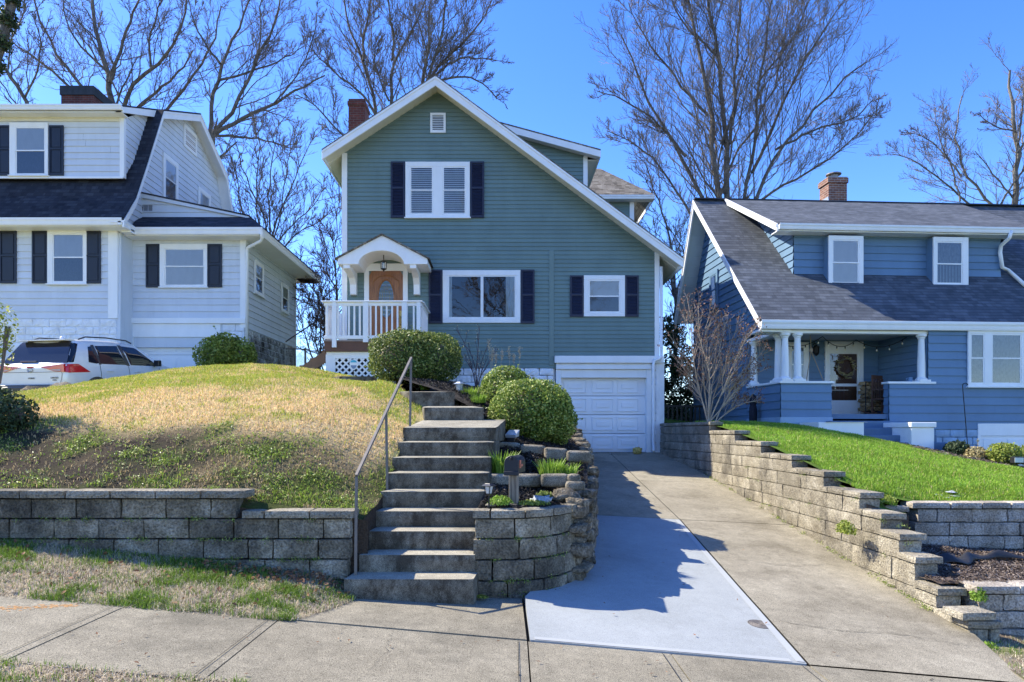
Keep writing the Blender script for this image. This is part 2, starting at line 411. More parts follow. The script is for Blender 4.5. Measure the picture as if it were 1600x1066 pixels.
M['block'] = stone('weathered_wall_block', (.135, .115, .08), (.24, .21, .15), (.43, .39, .305), 48, 3.6, 1.0, .02, .25, dark=(.060, .054, .042), darkth=.54)
M['block_clean'] = stone('pale_wall_block', (.185, .158, .115), (.28, .248, .185), (.42, .378, .295), 48, 2.8, 1.0, .02, .2, dark=(.09, .082, .068), darkth=.60)
M['block_tan'] = stone('tan_wall_block', (.25, .21, .16), (.38, .33, .265), (.52, .47, .40), 48, 3.0, .8, .014, .22, dark=(.09, .08, .065), darkth=.6)
M['edging'] = stone('edging_stone', (.14, .12, .085), (.24, .21, .155), (.36, .32, .25), 85, 6.0, .7, .014, .15, dark=(.06, .055, .04), darkth=.54)
M['rock'] = stone('field_rock', (.12, .098, .062), (.28, .235, .165), (.48, .43, .345), 40, 9.0, 1.0, .03, .40, dark=(.05, .042, .03), darkth=.52)
M['slate'] = stone('blue_grey_rock', (.22, .24, .26), (.36, .38, .40), (.50, .52, .53), 40, 6.0, .8, .02, .3)
M['step_conc'] = concrete('step_concrete', (.26, .235, .175), (.42, .385, .295), .42, (.11, .098, .07), .56, bmp=.5, shade_stain=.95)
M['walk_conc'] = concrete('sidewalk_concrete', (.225, .20, .145), (.315, .283, .21), .5, (.105, .095, .07), .56)
M['drive_conc'] = concrete('driveway_concrete', (.255, .225, .162), (.385, .345, .258), .45, (.14, .12, .082), .55)
M['new_conc'] = concrete('new_concrete', (.30, .318, .315), (.36, .378, .372), .16, (.235, .245, .235), .57, brush=(1.5, 90, 2), bmp=.5, med=.04)
M['joint'] = paint('joint_dirt', (.025, .023, .02), .95, .3, 20)
M['mulch'] = stone('black_mulch', (.010, .008, .007), (.030, .025, .021), (.075, .065, .055), 60, 14, 1.0, .03, .2)
M['brownmulch'] = stone('brown_mulch', (.05, .035, .025), (.11, .08, .06), (.20, .16, .13), 60, 14, 1.0, .03, .2)
M['bark'] = stone('tree_bark', (.085, .07, .055), (.155, .132, .107), (.27, .237, .19), 30, 4, .7, .03, 0)
M['bark_pale'] = stone('pale_bark', (.10, .088, .07), (.18, .16, .13), (.30, .275, .23), 30, 3, .7, .03, 0)
M['twig'] = paint('twigs', (.185, .15, .122), .9, .3, 3)
M['twig_red'] = paint('reddish_twigs', (.13, .085, .08), .9, .3, 3)
M['twig_pale'] = paint('pale_twigs', (.38, .30, .22), .9, .3, 6)
M['straw'] = paint('straw', (.50, .42, .28), .9, .25, 9)
M['seed'] = paint('seed_heads', (.20, .11, .075), .9, .3, 20)
M['box_leaf'] = foliage('boxwood_leaves', (.07, .12, .018), (.23, .32, .05), (.52, .56, .17), .4, .4, 3)
M['box_dark'] = foliage('clipped_leaves', (.045, .08, .015), (.16, .22, .04), (.46, .48, .15), .35, .4, 3)
M['yellow_leaf'] = foliage('yellowgreen_leaves', (.12, .16, .02), (.30, .37, .06), (.48, .50, .13), .4, .5, 3)
M['pale_leaf'] = foliage('pale_cream_leaves', (.22, .19, .08), (.46, .38, .18), (.58, .50, .28), .3, .5, 3)
M['ever_leaf'] = foliage('evergreen_leaves', (.025, .045, .018), (.055, .085, .035), (.10, .14, .06), .2, .6, 2)
M['lily'] = foliage('lily_blades', (.12, .22, .02), (.24, .38, .05), (.38, .52, .10), .35, .45, 5)
M['blade'] = colfoliage('grass_blades', .3)
M['soil'] = soilcol('lawn_soil')
M['leaflitter'] = foliage('dead_leaves', (.12, .055, .025), (.25, .12, .06), (.38, .24, .13), .1, .8, 3)
M['bulb'] = gloss('clear_bulb', (.8, .7, .5), .1)
M['rubber'] = paint('tyre_rubber', (.018, .018, .019), .8, .1, 20)
M['car_paint'] = gloss('pearl_white_paint', (.74, .75, .76), .25, .8)
M['car_black'] = gloss('black_trim', (.02, .021, .024), .35, .3)
M['red_lens'] = gloss('red_lens', (.55, .012, .012), .12, .6)
M['dark_lens'] = gloss('clear_smoke_lens', (.30, .22, .20), .12, .6)
M['silver'] = metal('silver_plastic', (.45, .48, .52), .35, .4)
M['wheel_alloy'] = metal('alloy', (.4, .41, .43), .3, .9)
# ------------------------------------------------------------------ terrain
def zsw(x): return -.087 * (np.clip(x, -30, 30) + .88)
def drive(x, y):
    t = np.clip((y - 5.75) / 13.2, 0, 1)
    return (1 - t) * zsw(x) + t * 1.10
class TPS:
    def __init__(s, pts):
        P = np.array(pts, float); s.p = P[:, :2]; n = len(P)
        d = np.linalg.norm(s.p[:, None] - s.p[None], axis=2); K = s.k(d) + np.eye(n) * 1e-3
        A = np.zeros((n + 3, n + 3)); A[:n, :n] = K; A[:n, n] = 1; A[:n, n + 1:] = s.p; A[n, :n] = 1; A[n + 1:, :n] = s.p.T
        b = np.zeros(n + 3); b[:n] = P[:, 2]; s.w = np.linalg.solve(A, b)
    @staticmethod
    def k(d): return np.where(d > 1e-9, d * d * np.log(np.maximum(d, 1e-9)), 0)
    def __call__(s, x, y):
        x = np.asarray(x, float); y = np.asarray(y, float)
        q = np.stack([x.ravel(), y.ravel()], 1); d = np.linalg.norm(q[:, None] - s.p[None], axis=2)
        return (s.k(d) @ s.w[:-3] + s.w[-3] + q @ s.w[-2:]).reshape(x.shape)
def smooth(a, b, x):
    t = np.clip((x - a) / (b - a), 0, 1); return t * t * (3 - 2 * t)

_L = TPS([(-9, 7.1, 1.03), (-5.5, 7.1, 1.03), (-3, 7.1, 1.0), (-2.55, 7.1, .92), (-1.45, 7.1, .80), (-1.36, 7.5, .88), (-1.3, 8.0, 1.12), (-1.27, 8.45, 1.42), (-2.1, 8.0, 1.34), (-3, 7.9, 1.42), (-5.5, 7.9, 1.4),
          (-1.25, 8.8, 1.63), (-1.2, 9.5, 1.74), (-2.1, 8.7, 1.74), (-3, 8.7, 1.80), (-5, 8.7, 1.76), (-6.5, 8.7, 1.72), (-8.4, 8.7, 1.6), (-1.1, 10, 1.86), (-2.0, 10, 2.08), (-1.35, 10.6, 2.12), (-3, 10, 2.18), (-5, 10, 2.2), (-6.6, 10, 2.08), (-8.4, 10, 1.95),
          (-1.7, 12, 2.50), (-4, 12, 2.66), (-6.6, 12, 2.5), (-8.6, 12, 2.3), (-8.3, 13, 2.5), (-1.8, 13.5, 2.48), (-2.6, 13.2, 2.5), (-2, 15, 2.6), (-3.1, 15, 2.78), (-3.6, 14, 2.74), (-4.4, 15, 3.06), (-6.3, 15, 3.08), (-8.4, 15, 2.82),
          (-2, 17.5, 2.85), (-3, 17.5, 2.95), (-4, 17.5, 3.02), (-6, 18, 3.15), (-8.0, 19, 3.1), (-3, 21, 3.1), (-7, 24, 3.1), (-5, 30, 3.1), (-9, 32, 3.1)])
def drivel(y): return np.interp(y, [0, 4, 6, 8, 15.5, 21, 40], [.3, .35, .45, .9, 2.12, 2.45, 2.6])
def lawnL(x, y):
    x = np.asarray(x, float); y = np.asarray(y, float)
    z = _L(np.clip(x, -9, 2), np.clip(y, 7, 32))
    k = smooth(-8.75, -9.35, x)
    far = np.where(x < -13.3, drivel(y) + .6 * smooth(-13.3, -15, x), drivel(y))
    return z * (1 - k) + far * k + (fbm(np.stack([x, y, 0 * x], -1), 1.1) - .5) * .08 + (vnoise(np.stack([x, y, 0 * x], -1), 3.3) - .5) * .035
_R = TPS([(4.9, 18.8, 1.92), (4.9, 16.5, 1.88), (4.9, 15.3, 1.82), (4.9, 13.7, 1.62), (4.9, 12.3, 1.42), (4.9, 11, 1.22), (4.9, 9.9, 1.0), (4.9, 9, .78), (5.8, 9.6, .64), (8, 9.6, .62), (11, 9.6, .45),
          (6.83, 15.5, 1.74), (8.7, 15, 1.36), (10.1, 15, 1.10), (10.8, 14, .86), (7, 12.5, 1.2), (9, 12, .85), (12, 15, .75), (12, 17, .6), (10.8, 16.5, 1.05), (9.4, 16.6, 1.4), (7, 17, 1.84), (5.5, 22, 2.1), (14, 17, .3), (14, 12, .3)])
def lawnR(x, y):
    x = np.asarray(x, float); y = np.asarray(y, float)
    return _R(np.clip(x, 4.5, 14), np.clip(y, 8.8, 22)) + (fbm(np.stack([x, y, 0 * x], -1), 1.3) - .5) * .05
_B = TPS([(-.3, 7.2, .84), (.5, 7.4, .84), (.8, 8, .88), (-.1, 8.3, 1.10), (.9, 8.4, 1.0), (1.0, 9, 1.2), (0, 9.3, 1.40), (1.2, 9.6, 1.28), (0, 10.3, 1.72), (1.3, 11, 1.34), (1.4, 13, 1.5),
          (-.4, 11, 2.15), (0, 12, 2.2), (1.4, 15, 1.75), (1.5, 18.9, 2.1), (-.5, 14, 2.55), (-1.5, 15, 2.8), (-1.8, 18.9, 2.9), (-.9, 12, 2.42), (0, 18.9, 2.85), (-2.4, 18.9, 2.95), (-2.4, 15, 2.8)])
def bedz(x, y):
    x = np.asarray(x, float); y = np.asarray(y, float)
    return _B(x, y) + (fbm(np.stack([x, y, 0 * x], -1), 5) - .5) * .05
def base_z(x):      # foot of the left wall
    return .18 + .105 * (-1.49 - np.clip(x, -12, 2))
def verge(x, y):
    t = np.clip((y - 5.75) / 1.15, 0, 1)
    e = np.interp(y, [5.74, 6.3, 6.68, 6.98], [-1.74, -1.49, -1.40, -1.38]); z = zsw(x) * (1 - t) + base_z(x) * t + .01 - .02 * smooth(5.84, 5.74, y)
    k = smooth(.0, .4, e - x); return z * k + (zsw(x) * (1 - .5 * np.clip((y - 5.777) / 1.25, 0, 1)) + .012) * (1 - k)
st_l = lambda y: -1.44 + .1143 * (y - 6.96)
st_r = lambda y: -.24 + .1143 * (y - 6.96)

def sheet(name, fx0, fx1, y0, y1, zf, nu, nv, mat, kind='structure', colf=None):
    ys = np.linspace(y0, y1, nv + 1); us = np.linspace(0, 1, nu + 1)
    Y, U = np.meshgrid(ys, us, indexing='ij')
    A = np.array([fx0(y) for y in ys])[:, None]; B = np.array([fx1(y) for y in ys])[:, None]
    X = A + (B - A) * U; Z = zf(X, Y)
    V = np.stack([X, Y, Z], -1).reshape(-1, 3)
    i = np.arange(nv)[:, None] * (nu + 1) + np.arange(nu)[None]
    Fc = np.stack([i, i + 1, i + nu + 2, i + nu + 1], -1).reshape(-1, 4)
    mb = MB(); mb.np_add(V, Fc)
    o = mb.build(name, mat, smooth=True, col=None if colf is None else colf(V)); tag(o, kind=kind); return o

# far ground
def G(x, y):
    a = zsw(x) - .3
    t = np.clip((y - 6) / 13., 0, 1); z = a * (1 - t) + .55 * t
    return np.where(y > 19, .55 + (2.7 - .55) * smooth(20, 30, y), z)
mb = MB()
xs = np.concatenate([[-900, -300, -120, -60], np.linspace(-40, 40, 41), [60, 120, 300, 900]]); ys = np.concatenate([[-300, -60, -20, 0], np.linspace(2, 34, 33), [60, 120, 300, 1500]])
Y, X = np.meshgrid(ys, xs, indexing='ij'); V = np.stack([X, Y, G(X, Y)], -1).reshape(-1, 3); nu = len(xs) - 1; nv = len(ys) - 1
i = np.arange(nv)[:, None] * (nu + 1) + np.arange(nu)[None]
mb.np_add(V, np.stack([i, i + 1, i + nu + 2, i + nu + 1], -1).reshape(-1, 4))
gc = np.tile(np.array([.10, .095, .05]), (len(V), 1))
tag(mb.build('ground', M['soil'], smooth=True, col=gc), kind='structure')
sheet('road', lambda y: -40, lambda y: 40, -8, 3.1, lambda x, y: zsw(x) - .16 + 0 * y, 20, 4, concrete('asphalt', (.05, .05, .052), (.075, .075, .078), .3, None))

# lawn colours: what grows where
SOIL = np.array([.050, .038, .028]); STRAW = np.array([.76, .58, .31]); GREEN = np.array([.23, .33, .045]); LUSH = np.array([.205, .36, .045]); YEL = np.array([.50, .46, .085])
def mixv(a, b, t): return a * (1 - t[:, None]) + b * t[:, None]
def lawn_mix(V):
    """share of green, straw and bare soil at each point of the left lawn"""
    x, y = V[:, 0], V[:, 1]; p = np.stack([x, y, 0 * x], 1)
    n1 = fbm(p, .8); n2 = fbm(p + 40, 2.6); n3 = fbm(p + 90, 6)
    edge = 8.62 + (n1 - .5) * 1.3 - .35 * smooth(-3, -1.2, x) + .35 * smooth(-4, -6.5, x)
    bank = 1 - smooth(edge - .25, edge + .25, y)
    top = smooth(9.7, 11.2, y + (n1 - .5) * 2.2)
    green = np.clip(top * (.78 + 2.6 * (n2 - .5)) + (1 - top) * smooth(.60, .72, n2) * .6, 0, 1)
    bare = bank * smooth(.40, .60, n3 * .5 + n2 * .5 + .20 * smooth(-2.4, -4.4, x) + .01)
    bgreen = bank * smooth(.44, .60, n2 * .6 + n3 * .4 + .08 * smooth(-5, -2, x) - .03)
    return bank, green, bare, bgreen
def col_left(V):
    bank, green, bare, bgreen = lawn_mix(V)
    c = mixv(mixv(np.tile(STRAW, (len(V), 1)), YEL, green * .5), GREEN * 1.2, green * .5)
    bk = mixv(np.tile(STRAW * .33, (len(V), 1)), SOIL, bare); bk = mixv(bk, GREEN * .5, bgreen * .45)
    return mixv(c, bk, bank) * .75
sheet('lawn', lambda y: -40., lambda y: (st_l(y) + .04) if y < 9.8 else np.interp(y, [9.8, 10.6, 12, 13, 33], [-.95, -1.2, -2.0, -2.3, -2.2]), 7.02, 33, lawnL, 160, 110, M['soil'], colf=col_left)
mb = MB()       # the bank's raw earth edge down beside the steps and behind the low wall
mb.grid(lambda u, v: (st_l(7.02 + 2.8 * u) + .035, 7.02 + 2.8 * u, max(0, float(lawnL(st_l(7.02 + 2.8 * u), 7.02 + 2.8 * u))) * v), 30, 6); mb.grid(lambda u, v: (-9.6 + 8.25 * u, 7.02, float(lawnL(-9.6 + 8.25 * u, 7.02)) * v), 60, 4)
o_ = mb.build('lawn_edge', M['soil'], smooth=True, col=np.tile(SOIL * 1.3, (len(mb.v), 1))); tag(o_, kind='structure')
def col_right(V):
    p = np.stack([V[:, 0], V[:, 1], 0 * V[:, 0]], 1); n = fbm(p, 3)
    return mixv(np.tile(LUSH * .45, (len(V), 1)), np.array([.14, .16, .04]), smooth(.5, .7, n) * .6)
xw = lambda y: float(np.interp(y, [5.5, 15.3, 18.9, 40], [4.72, 4.72, 4.42, 4.42]))
sheet('lawn', lambda y: xw(y) + .14, lambda y: 40., 9.75, 33, lawnR, 120, 90, M['soil'], colf=col_right)
sheet('lawn', lambda y: xw(y) + .14, lambda y: float(np.interp(y, [8.93, 9.6, 9.78], [5.16, 5.72, 5.82])), 8.93, 9.78, lambda x, y: lawnR(x, y) - .06 - .10 * smooth(5.2, 5.6, x), 12, 10, M['soil'], colf=col_right)
mb = MB()
for (xa, ya, xb, yb) in ((4.80, 8.93, 5.16, 8.93), (5.16, 8.93, 5.78, 9.64)):
    mb.grid(lambda u, v: (xa + (xb - xa) * u, ya + (yb - ya) * u - .06 * (1 - v), -.1 + (float(lawnR(xa + (xb - xa) * u, ya + (yb - ya) * u)) - .06 - .10 * float(smooth(5.2, 5.6, xa + (xb - xa) * u)) + .1) * v), 10, 5)
tag(mb.build('lawn_edge', M['soil'], smooth=True, col=np.tile(np.array([.10, .07, .05]), (len(mb.v), 1))), kind='structure')
def col_verge(V):
    p = np.stack([V[:, 0], V[:, 1], 0 * V[:, 0]], 1); n = fbm(p + 7, 2.2); n2 = fbm(p + 70, 7)
    c = mixv(np.tile(np.array([.40, .335, .235]), (len(V), 1)), np.array([.16, .125, .085]), smooth(.45, .62, n2)); return mixv(c, GREEN * .6, smooth(.5, .62, n) * .5)
VX1 = lambda y: float(np.interp(y, [5.74, 6.3, 6.68, 6.98], [-1.74, -1.49, -1.40, -1.38]))
sheet('verge', lambda y: -30., VX1, 5.745, 6.98, verge, 120, 12, M['soil'], colf=col_verge)
sheet('verge', lambda y: -30., lambda y: 30., 3.1, 4.36, lambda x, y: zsw(x) - .0 + (fbm(np.stack([x, y, 0 * x], -1), 3) - .5) * .05, 200, 8, M['soil'], colf=col_verge)
sheet('verge', lambda y: float(np.interp(y, [5.76, 7.0], [4.46, 4.70])), lambda y: 30., 5.76, 7.4, lambda x, y: zsw(x) + .02 + .04 * (y - 5.76) + (fbm(np.stack([x, y, 0 * x], -1), 4) - .5) * .05, 80, 8, M['soil'], colf=col_verge)
def col_mulch(V):
    n = fbm(V, 9); return mixv(np.tile(np.array([.022, .018, .015]), (len(V), 1)), np.array([.05, .042, .035]), smooth(.4, .65, n))
sheet('garden_bed', lambda y: (st_r(y) - .03) if y < 9.7 else np.interp(y, [9.7, 10.5, 11, 12.4, 14, 19], [.0, -.25, -.75, -1.6, -2.3, -2.5]), lambda y: np.interp(y, [7, 7.1, 7.3, 7.9, 8.5, 11, 14, 18.95], [.1, .3, .6, .93, 1.1, 1.42, 1.62, 1.72]), 7.08, 18.95, bedz, 40, 150, M['mulch'])
def mulchR(x, y): return .03 + .03 * (y - 9.6) - .06 * np.clip(x - 6.5, -1, 3) + (fbm(np.stack([x, y, 0 * x], -1), 6) - .5) * .05
sheet('mulch_bed', lambda y: 4.76, lambda y: 11., 7.40, 9.75, mulchR, 60, 40, M['brownmulch'])
sheet('mulch_border', lambda y: 9.4 + .35 * (16.6 - y), lambda y: 30., 14.2, 18.2, lambda x, y: lawnR(x, y) + .03, 50, 12, M['brownmulch'])

# sidewalk: slabs with open joints over a dark bed
def slab(mb, x0, x1, y0, y1, zf, lift=0.0, nx=6, ny=6, th=.07, skew=0.0):
    for (ux, uy, dz) in ((nx, ny, 0),):
        mb.grid(lambda u, v: (x0 + (x1 - x0) * u + skew * (y0 + (y1 - y0) * v - 5.75), y0 + (y1 - y0) * v, float(zf(x0 + (x1 - x0) * u, y0 + (y1 - y0) * v)) + lift), ux, uy)
    P = [(x0, y0), (x1, y0), (x1, y1), (x0, y1)]
    P = [(x + skew * (y - 5.75), y, float(zf(x, y)) + lift) for x, y in P]
    for a, b in ((0, 1), (1, 2), (2, 3), (3, 0)):
        p, q = P[a], P[b]; mb.quad((p[0], p[1], p[2] - th), (q[0], q[1], q[2] - th), q, p)
mb = MB(); jx = [-30 + 1.3 * k for k in range(0)]
joints = [-3.15 - 1.3 * k for k in range(18, 0, -1)] + [-3.15, -1.86, .24, 1.45, 2.62, 4.45] + [4.45 + 1.3 * k for k in range(1, 16)]
for a, b in zip(joints[:-1], joints[1:]):
    h = random.uniform(-.003, .003)
    slab(mb, a + .006, b - .006, 4.37, 5.765, lambda x, y: zsw(x), h, 6, 6, .07, .02)
    for s_ in (a + .075, b - .075):      # tooled line beside each joint
        pass
tag(mb.build('sidewalk', M['walk_conc']), kind='structure')
mb = MB(); mb.grid(lambda u, v: (-30 + 60 * u, 4.36 + 1.44 * v, float(zsw(-30 + 60 * u)) - .035), 40, 2)
for a in joints[17:24]:
    for dx in (-.085, ):
        mb.grid(lambda u, v: (a + dx + .006 * u + .02 * (4.38 + 1.36 * v - 5.75), 4.38 + 1.36 * v, float(zsw(a + dx)) + .0105), 1, 8)
mb.grid(lambda u, v: (.20 + 4.4 * u, 5.70 + .30 * v, float(drive(.20 + 4.4 * u, 5.70 + .30 * v)) - .05), 20, 4); mb.grid(lambda u, v: (.21 + .08 * u, 5.74 + 1.3 * v, float(zsw(.25)) * (1 - .5 * v) - .035), 1, 6)
mb.grid(lambda u, v: (2.45 + .7 * u, 5.76 + 13.2 * v, float(drive(2.45 + .7 * u, 5.76 + 13.2 * v)) - .03), 2, 30)
def crack(pts, w):
    P = [(x + random.gauss(0, .02), y + random.gauss(0, .012)) for (x0, y0), (x1, y1) in zip(pts[:-1], pts[1:]) for x, y in [(x0 + (x1 - x0) * k / 12, y0 + (y1 - y0) * k / 12) for k in range(12)]]
    zf = lambda x, y: float(zsw(x)) + .0062 if y < 5.76 else float(drive(x, y)) + .0145
    for (x0, y0), (x1, y1) in zip(P[:-1], P[1:]):
        a = w * random.uniform(.4, 1.4); mb.quad((x0, y0 - a, zf(x0, y0)), (x1, y1 - a, zf(x1, y1)), (x1, y1 + a, zf(x1, y1)), (x0, y0 + a, zf(x0, y0)))
crack([(2.75, 6.75), (3.3, 6.62), (3.9, 6.66), (4.5, 6.5)], .004); crack([(3.1, 8.9), (3.7, 8.75), (4.3, 8.95)], .003); crack([(-.9, 5.74), (-.86, 5.2), (-.95, 4.4)], .004); crack([(3.6, 5.7), (3.5, 5.1), (3.7, 4.4)], .004); crack([(1.2, 12.3), (2.1, 12.5), (2.9, 12.35)], .004)
tag(mb.build('pavement_joints', M['joint']), kind='structure')
# the slab between the steps and the sidewalk
mb = MB()
def ap(u, v):
    y = 5.777 + 1.25 * v; x0 = np.interp(y, [5.775, 6.5, 7.1], [-1.86, -1.95, -1.7]); x1 = .232; x = x0 + (x1 - x0) * u
    return (x, y, float(zsw(x)) * (1 - .5 * v) + .010)
mb.grid(ap, 16, 10); mb.grid(lambda u, v: (-1.80 + 2.03 * u, 5.775, float(zsw(-1.8 + 2.03 * u)) + .010 - .09 * (1 - v)), 8, 1)
tag(mb.build('step_apron', M['walk_conc']), kind='structure')
xl = lambda y: np.interp(y, [5.7, 7.0, 7.3, 7.9, 8.5, 11, 14, 19], [.262, .262, .5, .82, .95, 1.2, 1.45, 1.65])
xm = lambda y: np.interp(y, [5.7, 11.07, 19], [2.61, 2.93, 3.06])
def strip(name, f0, f1, y0, y1, mat, lift, nu=14, nv=24):
    o = sheet(name, f0, f1, y0, y1, lambda x, y: drive(x, y) + lift + (fbm(np.stack([x, y, 0 * x], -1), .9) - .5) * .012, nu, nv, mat)
    return o
strip('driveway_slab', xl, lambda y: xm(y) - .012, 5.775, 11.06, M['new_conc'], .009)
mb = MB(); mb.grid(lambda u, v: (.262 + 2.336 * u, 5.775, float(drive(.262 + 2.336 * u, 5.775)) + .008 - .08 * (1 - v)), 8, 1); mb.grid(lambda u, v: (.262, 7.06 - 1.285 * u, float(drive(.262, 7.06 - 1.285 * u)) + .008 - .16 * (1 - v)), 10, 1); tag(mb.build('slab_edge', M['new_conc']), kind='structure')
mb = MB()       # the trowelled smooth margin along two sides of the new slab
zn = lambda x, y: float(drive(x, y)) + .0135 + float((fbm(np.array([x, y, 0.]), .9) - .5) * .012)
mb.grid(lambda u, v: (lambda y: (xm(y) - .09 + .07 * u, y, zn(xm(y) - .09 + .07 * u, y)))(5.80 + 5.2 * v), 1, 40); mb.grid(lambda u, v: (.30 + 2.18 * u, 5.785 + .06 * v, zn(.30 + 2.18 * u, 5.785 + .06 * v)), 24, 1)
tag(mb.build('slab_margin', concrete('trowelled_margin', (.36, .375, .37), (.40, .415, .41), .05, None, bmp=.05, med=.02)), kind='structure')
strip('driveway', lambda y: xm(y) + .012, lambda y: float(np.interp(y, [5.7, 7, 15.3, 19], [4.46, 4.80, 4.80, 4.55])), 5.775, 11.06, M['drive_conc'], .006)
strip('driveway', lambda y: xm(y) + .008, lambda y: float(np.interp(y, [5.7, 7, 15.3, 19], [4.4, 4.80, 4.80, 4.55])), 11.09, 14.6, M['drive_conc'], .004)
strip('driveway', lambda y: xm(y) + .008, lambda y: float(np.interp(y, [5.7, 7, 15.3, 19], [4.4, 4.80, 4.80, 4.55])), 14.615, 19.05, M['drive_conc'], .004)
strip('driveway', xl, lambda y: xm(y) - .008, 11.09, 19.05, M['drive_conc'], .004)
# cast round mark of a drain cleanout, pressed into the new slab
cx_, cy_ = at(1187, 993, 6.62)[:2]
tilt_ = (math.atan(.10), math.atan(.082), 0)
c = thing('cleanout_cover', 'round cast cleanout cover set in the pale new concrete slab', 'drain cover', (cx_, cy_, float(drive(cx_, cy_)) + .010))
c.rotation_euler = tilt_
mb = MB(); mb.lathe([(.112, -.02), (.112, .003), (.103, .004), (.10, .0015), (.0, .0015)], n=28); mb.build('rim', paint('cast_rim', (.13, .115, .10), .9, .3, 40), c)
mb = MB()
for r_ in (.088, .072, .056, .040, .024, .008):
    mb.lathe([(r_ + .008, .0016), (r_ + .006, .0035), (max(r_ - .001, .001), .0035), (max(r_ - .002, .001), .0016)], n=28)
mb.build('lid', paint('cast_lid', (.20, .175, .15), .9, .35, 40), c)
mb = MB()
for k in range(170):     # sprayed utility mark: broken orange flecks
    t = random.random(); x = -4.02 + .52 * t + random.gauss(0, .035); y = 5.37 + .30 * t + random.gauss(0, .025)
    w = random.uniform(.005, .017); mb.quad(*[(x + dx * w, y + dy * w * .6, float(zsw(x + dx * w)) + .0042) for dx, dy in ((-1, -.6), (.2, -1), (1.1, .1), (.3, 1), (-.9, .7))])
tag(mb.build('painted_mark', paint('orange_paint', (.50, .27, .10), .8, .2, 20)), kind='structure')

# ------------------------------------------------------------------ rough blocks
_topo = {}
def topo(nx, ny, nz):
    k = (nx, ny, nz)
    if k in _topo: return _topo[k]
    idx = {}; P = []
    def vid(i, j, l):
        if (i, j, l) not in idx: idx[(i, j, l)] = len(P); P.append((i / nx, j / ny, l / nz))
        return idx[(i, j, l)]
    Fq = []
    for j in range(ny):
        for l in range(nz):
            Fq.append((vid(0, j + 1, l), vid(0, j, l), vid(0, j, l + 1), vid(0, j + 1, l + 1)))
            Fq.append((vid(nx, j, l), vid(nx, j + 1, l), vid(nx, j + 1, l + 1), vid(nx, j, l + 1)))
    for i in range(nx):
        for l in range(nz):
            Fq.append((vid(i, 0, l), vid(i + 1, 0, l), vid(i + 1, 0, l + 1), vid(i, 0, l + 1)))
            Fq.append((vid(i + 1, ny, l), vid(i, ny, l), vid(i, ny, l + 1), vid(i + 1, ny, l + 1)))
    for i in range(nx):
        for j in range(ny):
            Fq.append((vid(i, j + 1, 0), vid(i + 1, j + 1, 0), vid(i + 1, j, 0), vid(i, j, 0)))
            Fq.append((vid(i, j, nz), vid(i + 1, j, nz), vid(i + 1, j + 1, nz), vid(i, j + 1, nz)))
    _topo[k] = (np.array(P), np.array(Fq)); return _topo[k]
def block(mb, size, T, rough=.008, rnd=.01, seg=.06, seed=None, warp=0.0, top=1.0):
    """a masonry block: size (length, depth, height), T maps local points (x 0..L, y 0..D, z 0..H) to the scene"""
    L, D, H = size
    nx, ny, nz = max(2, int(L / seg)), max(2, min(4, int(D / seg))), max(2, min(6, int(H / seg * 1.4)))
    P, Fq = topo(nx, ny, nz); P = P.copy(); q = P * 2 - 1
    ex = np.abs(q) > .999; ne = ex.sum(1)
    S = np.array([L, D, H]); X = P * S
    pull = np.where(ne[:, None] >= 2, -np.sign(q) * ex * rnd, 0); X = X + pull
    s_ = rng.random(3) * 500
    nz_ = np.stack([fbm(X * 1.0 + s_ + 31 * k, 14, 2) - .5 for k in range(3)], 1) * 2 * rough
    nz_[:, 2] *= np.where(q[:, 2] > .99, .35 * top, .6)
    X = X + nz_
    if warp: X = X + np.stack([vnoise(X + s_ + 9 * k, 2.5 / max(L, .1)) - .5 for k in range(3)], 1) * warp * np.array([1, 1, .8])
    mb.np_add(np.array(T(X)), Fq)
def lin(ox, oy, oz, ang=0.0, tilt=0.0):
    c, s = math.cos(ang), math.sin(ang)
    def T(X):
        return np.stack([ox + X[:, 0] * c - X[:, 1] * s, oy + X[:, 0] * s + X[:, 1] * c, oz + X[:, 2] + X[:, 0] * tilt], 1)
    return T

# left retaining wall
lw = thing('retaining_wall', 'long low weathered grey block wall below the dry sloping lawn', 'retaining wall', (0, 0, 0))
mb = MB(); caps = MB()
for r_, (z0, z1, x1, ph) in enumerate(((.795, .993, -2.66, .11), (.590, .790, -1.50, .30), (.385, .585, -1.50, .05), (.175, .380, -1.52, .36), (-.03, .170, -1.52, .2))):
    x = x1
    first = random.uniform(.18, .46)
    while x > -9.5:
        L = first if x == x1 else .455
        if random.random() < .08: L *= .55
        yy = 6.90 + .006 * r_ * 0 + random.uniform(-.006, .006) + .012 * (4 - r_) * .5
        block(mb, (L - .006, .28, z1 - z0 - .004), lin(x - L, yy, z0), .010, .005)
        x -= L
for z0, x0, x1 in ((.996, -9.5, -2.555), (.793, -2.60, -1.455)):
    x = x1
    while x > x0 + .05:
        L = min(.455, x - x0)
        block(caps, (L - .006, .30, .085), lin(x - L, 6.875 + random.uniform(-.004, .004), z0), .006, .007, .07); x -= L
mb.build('block_face', M['block'], lw); caps.build('cap', M['block_clean'], lw)

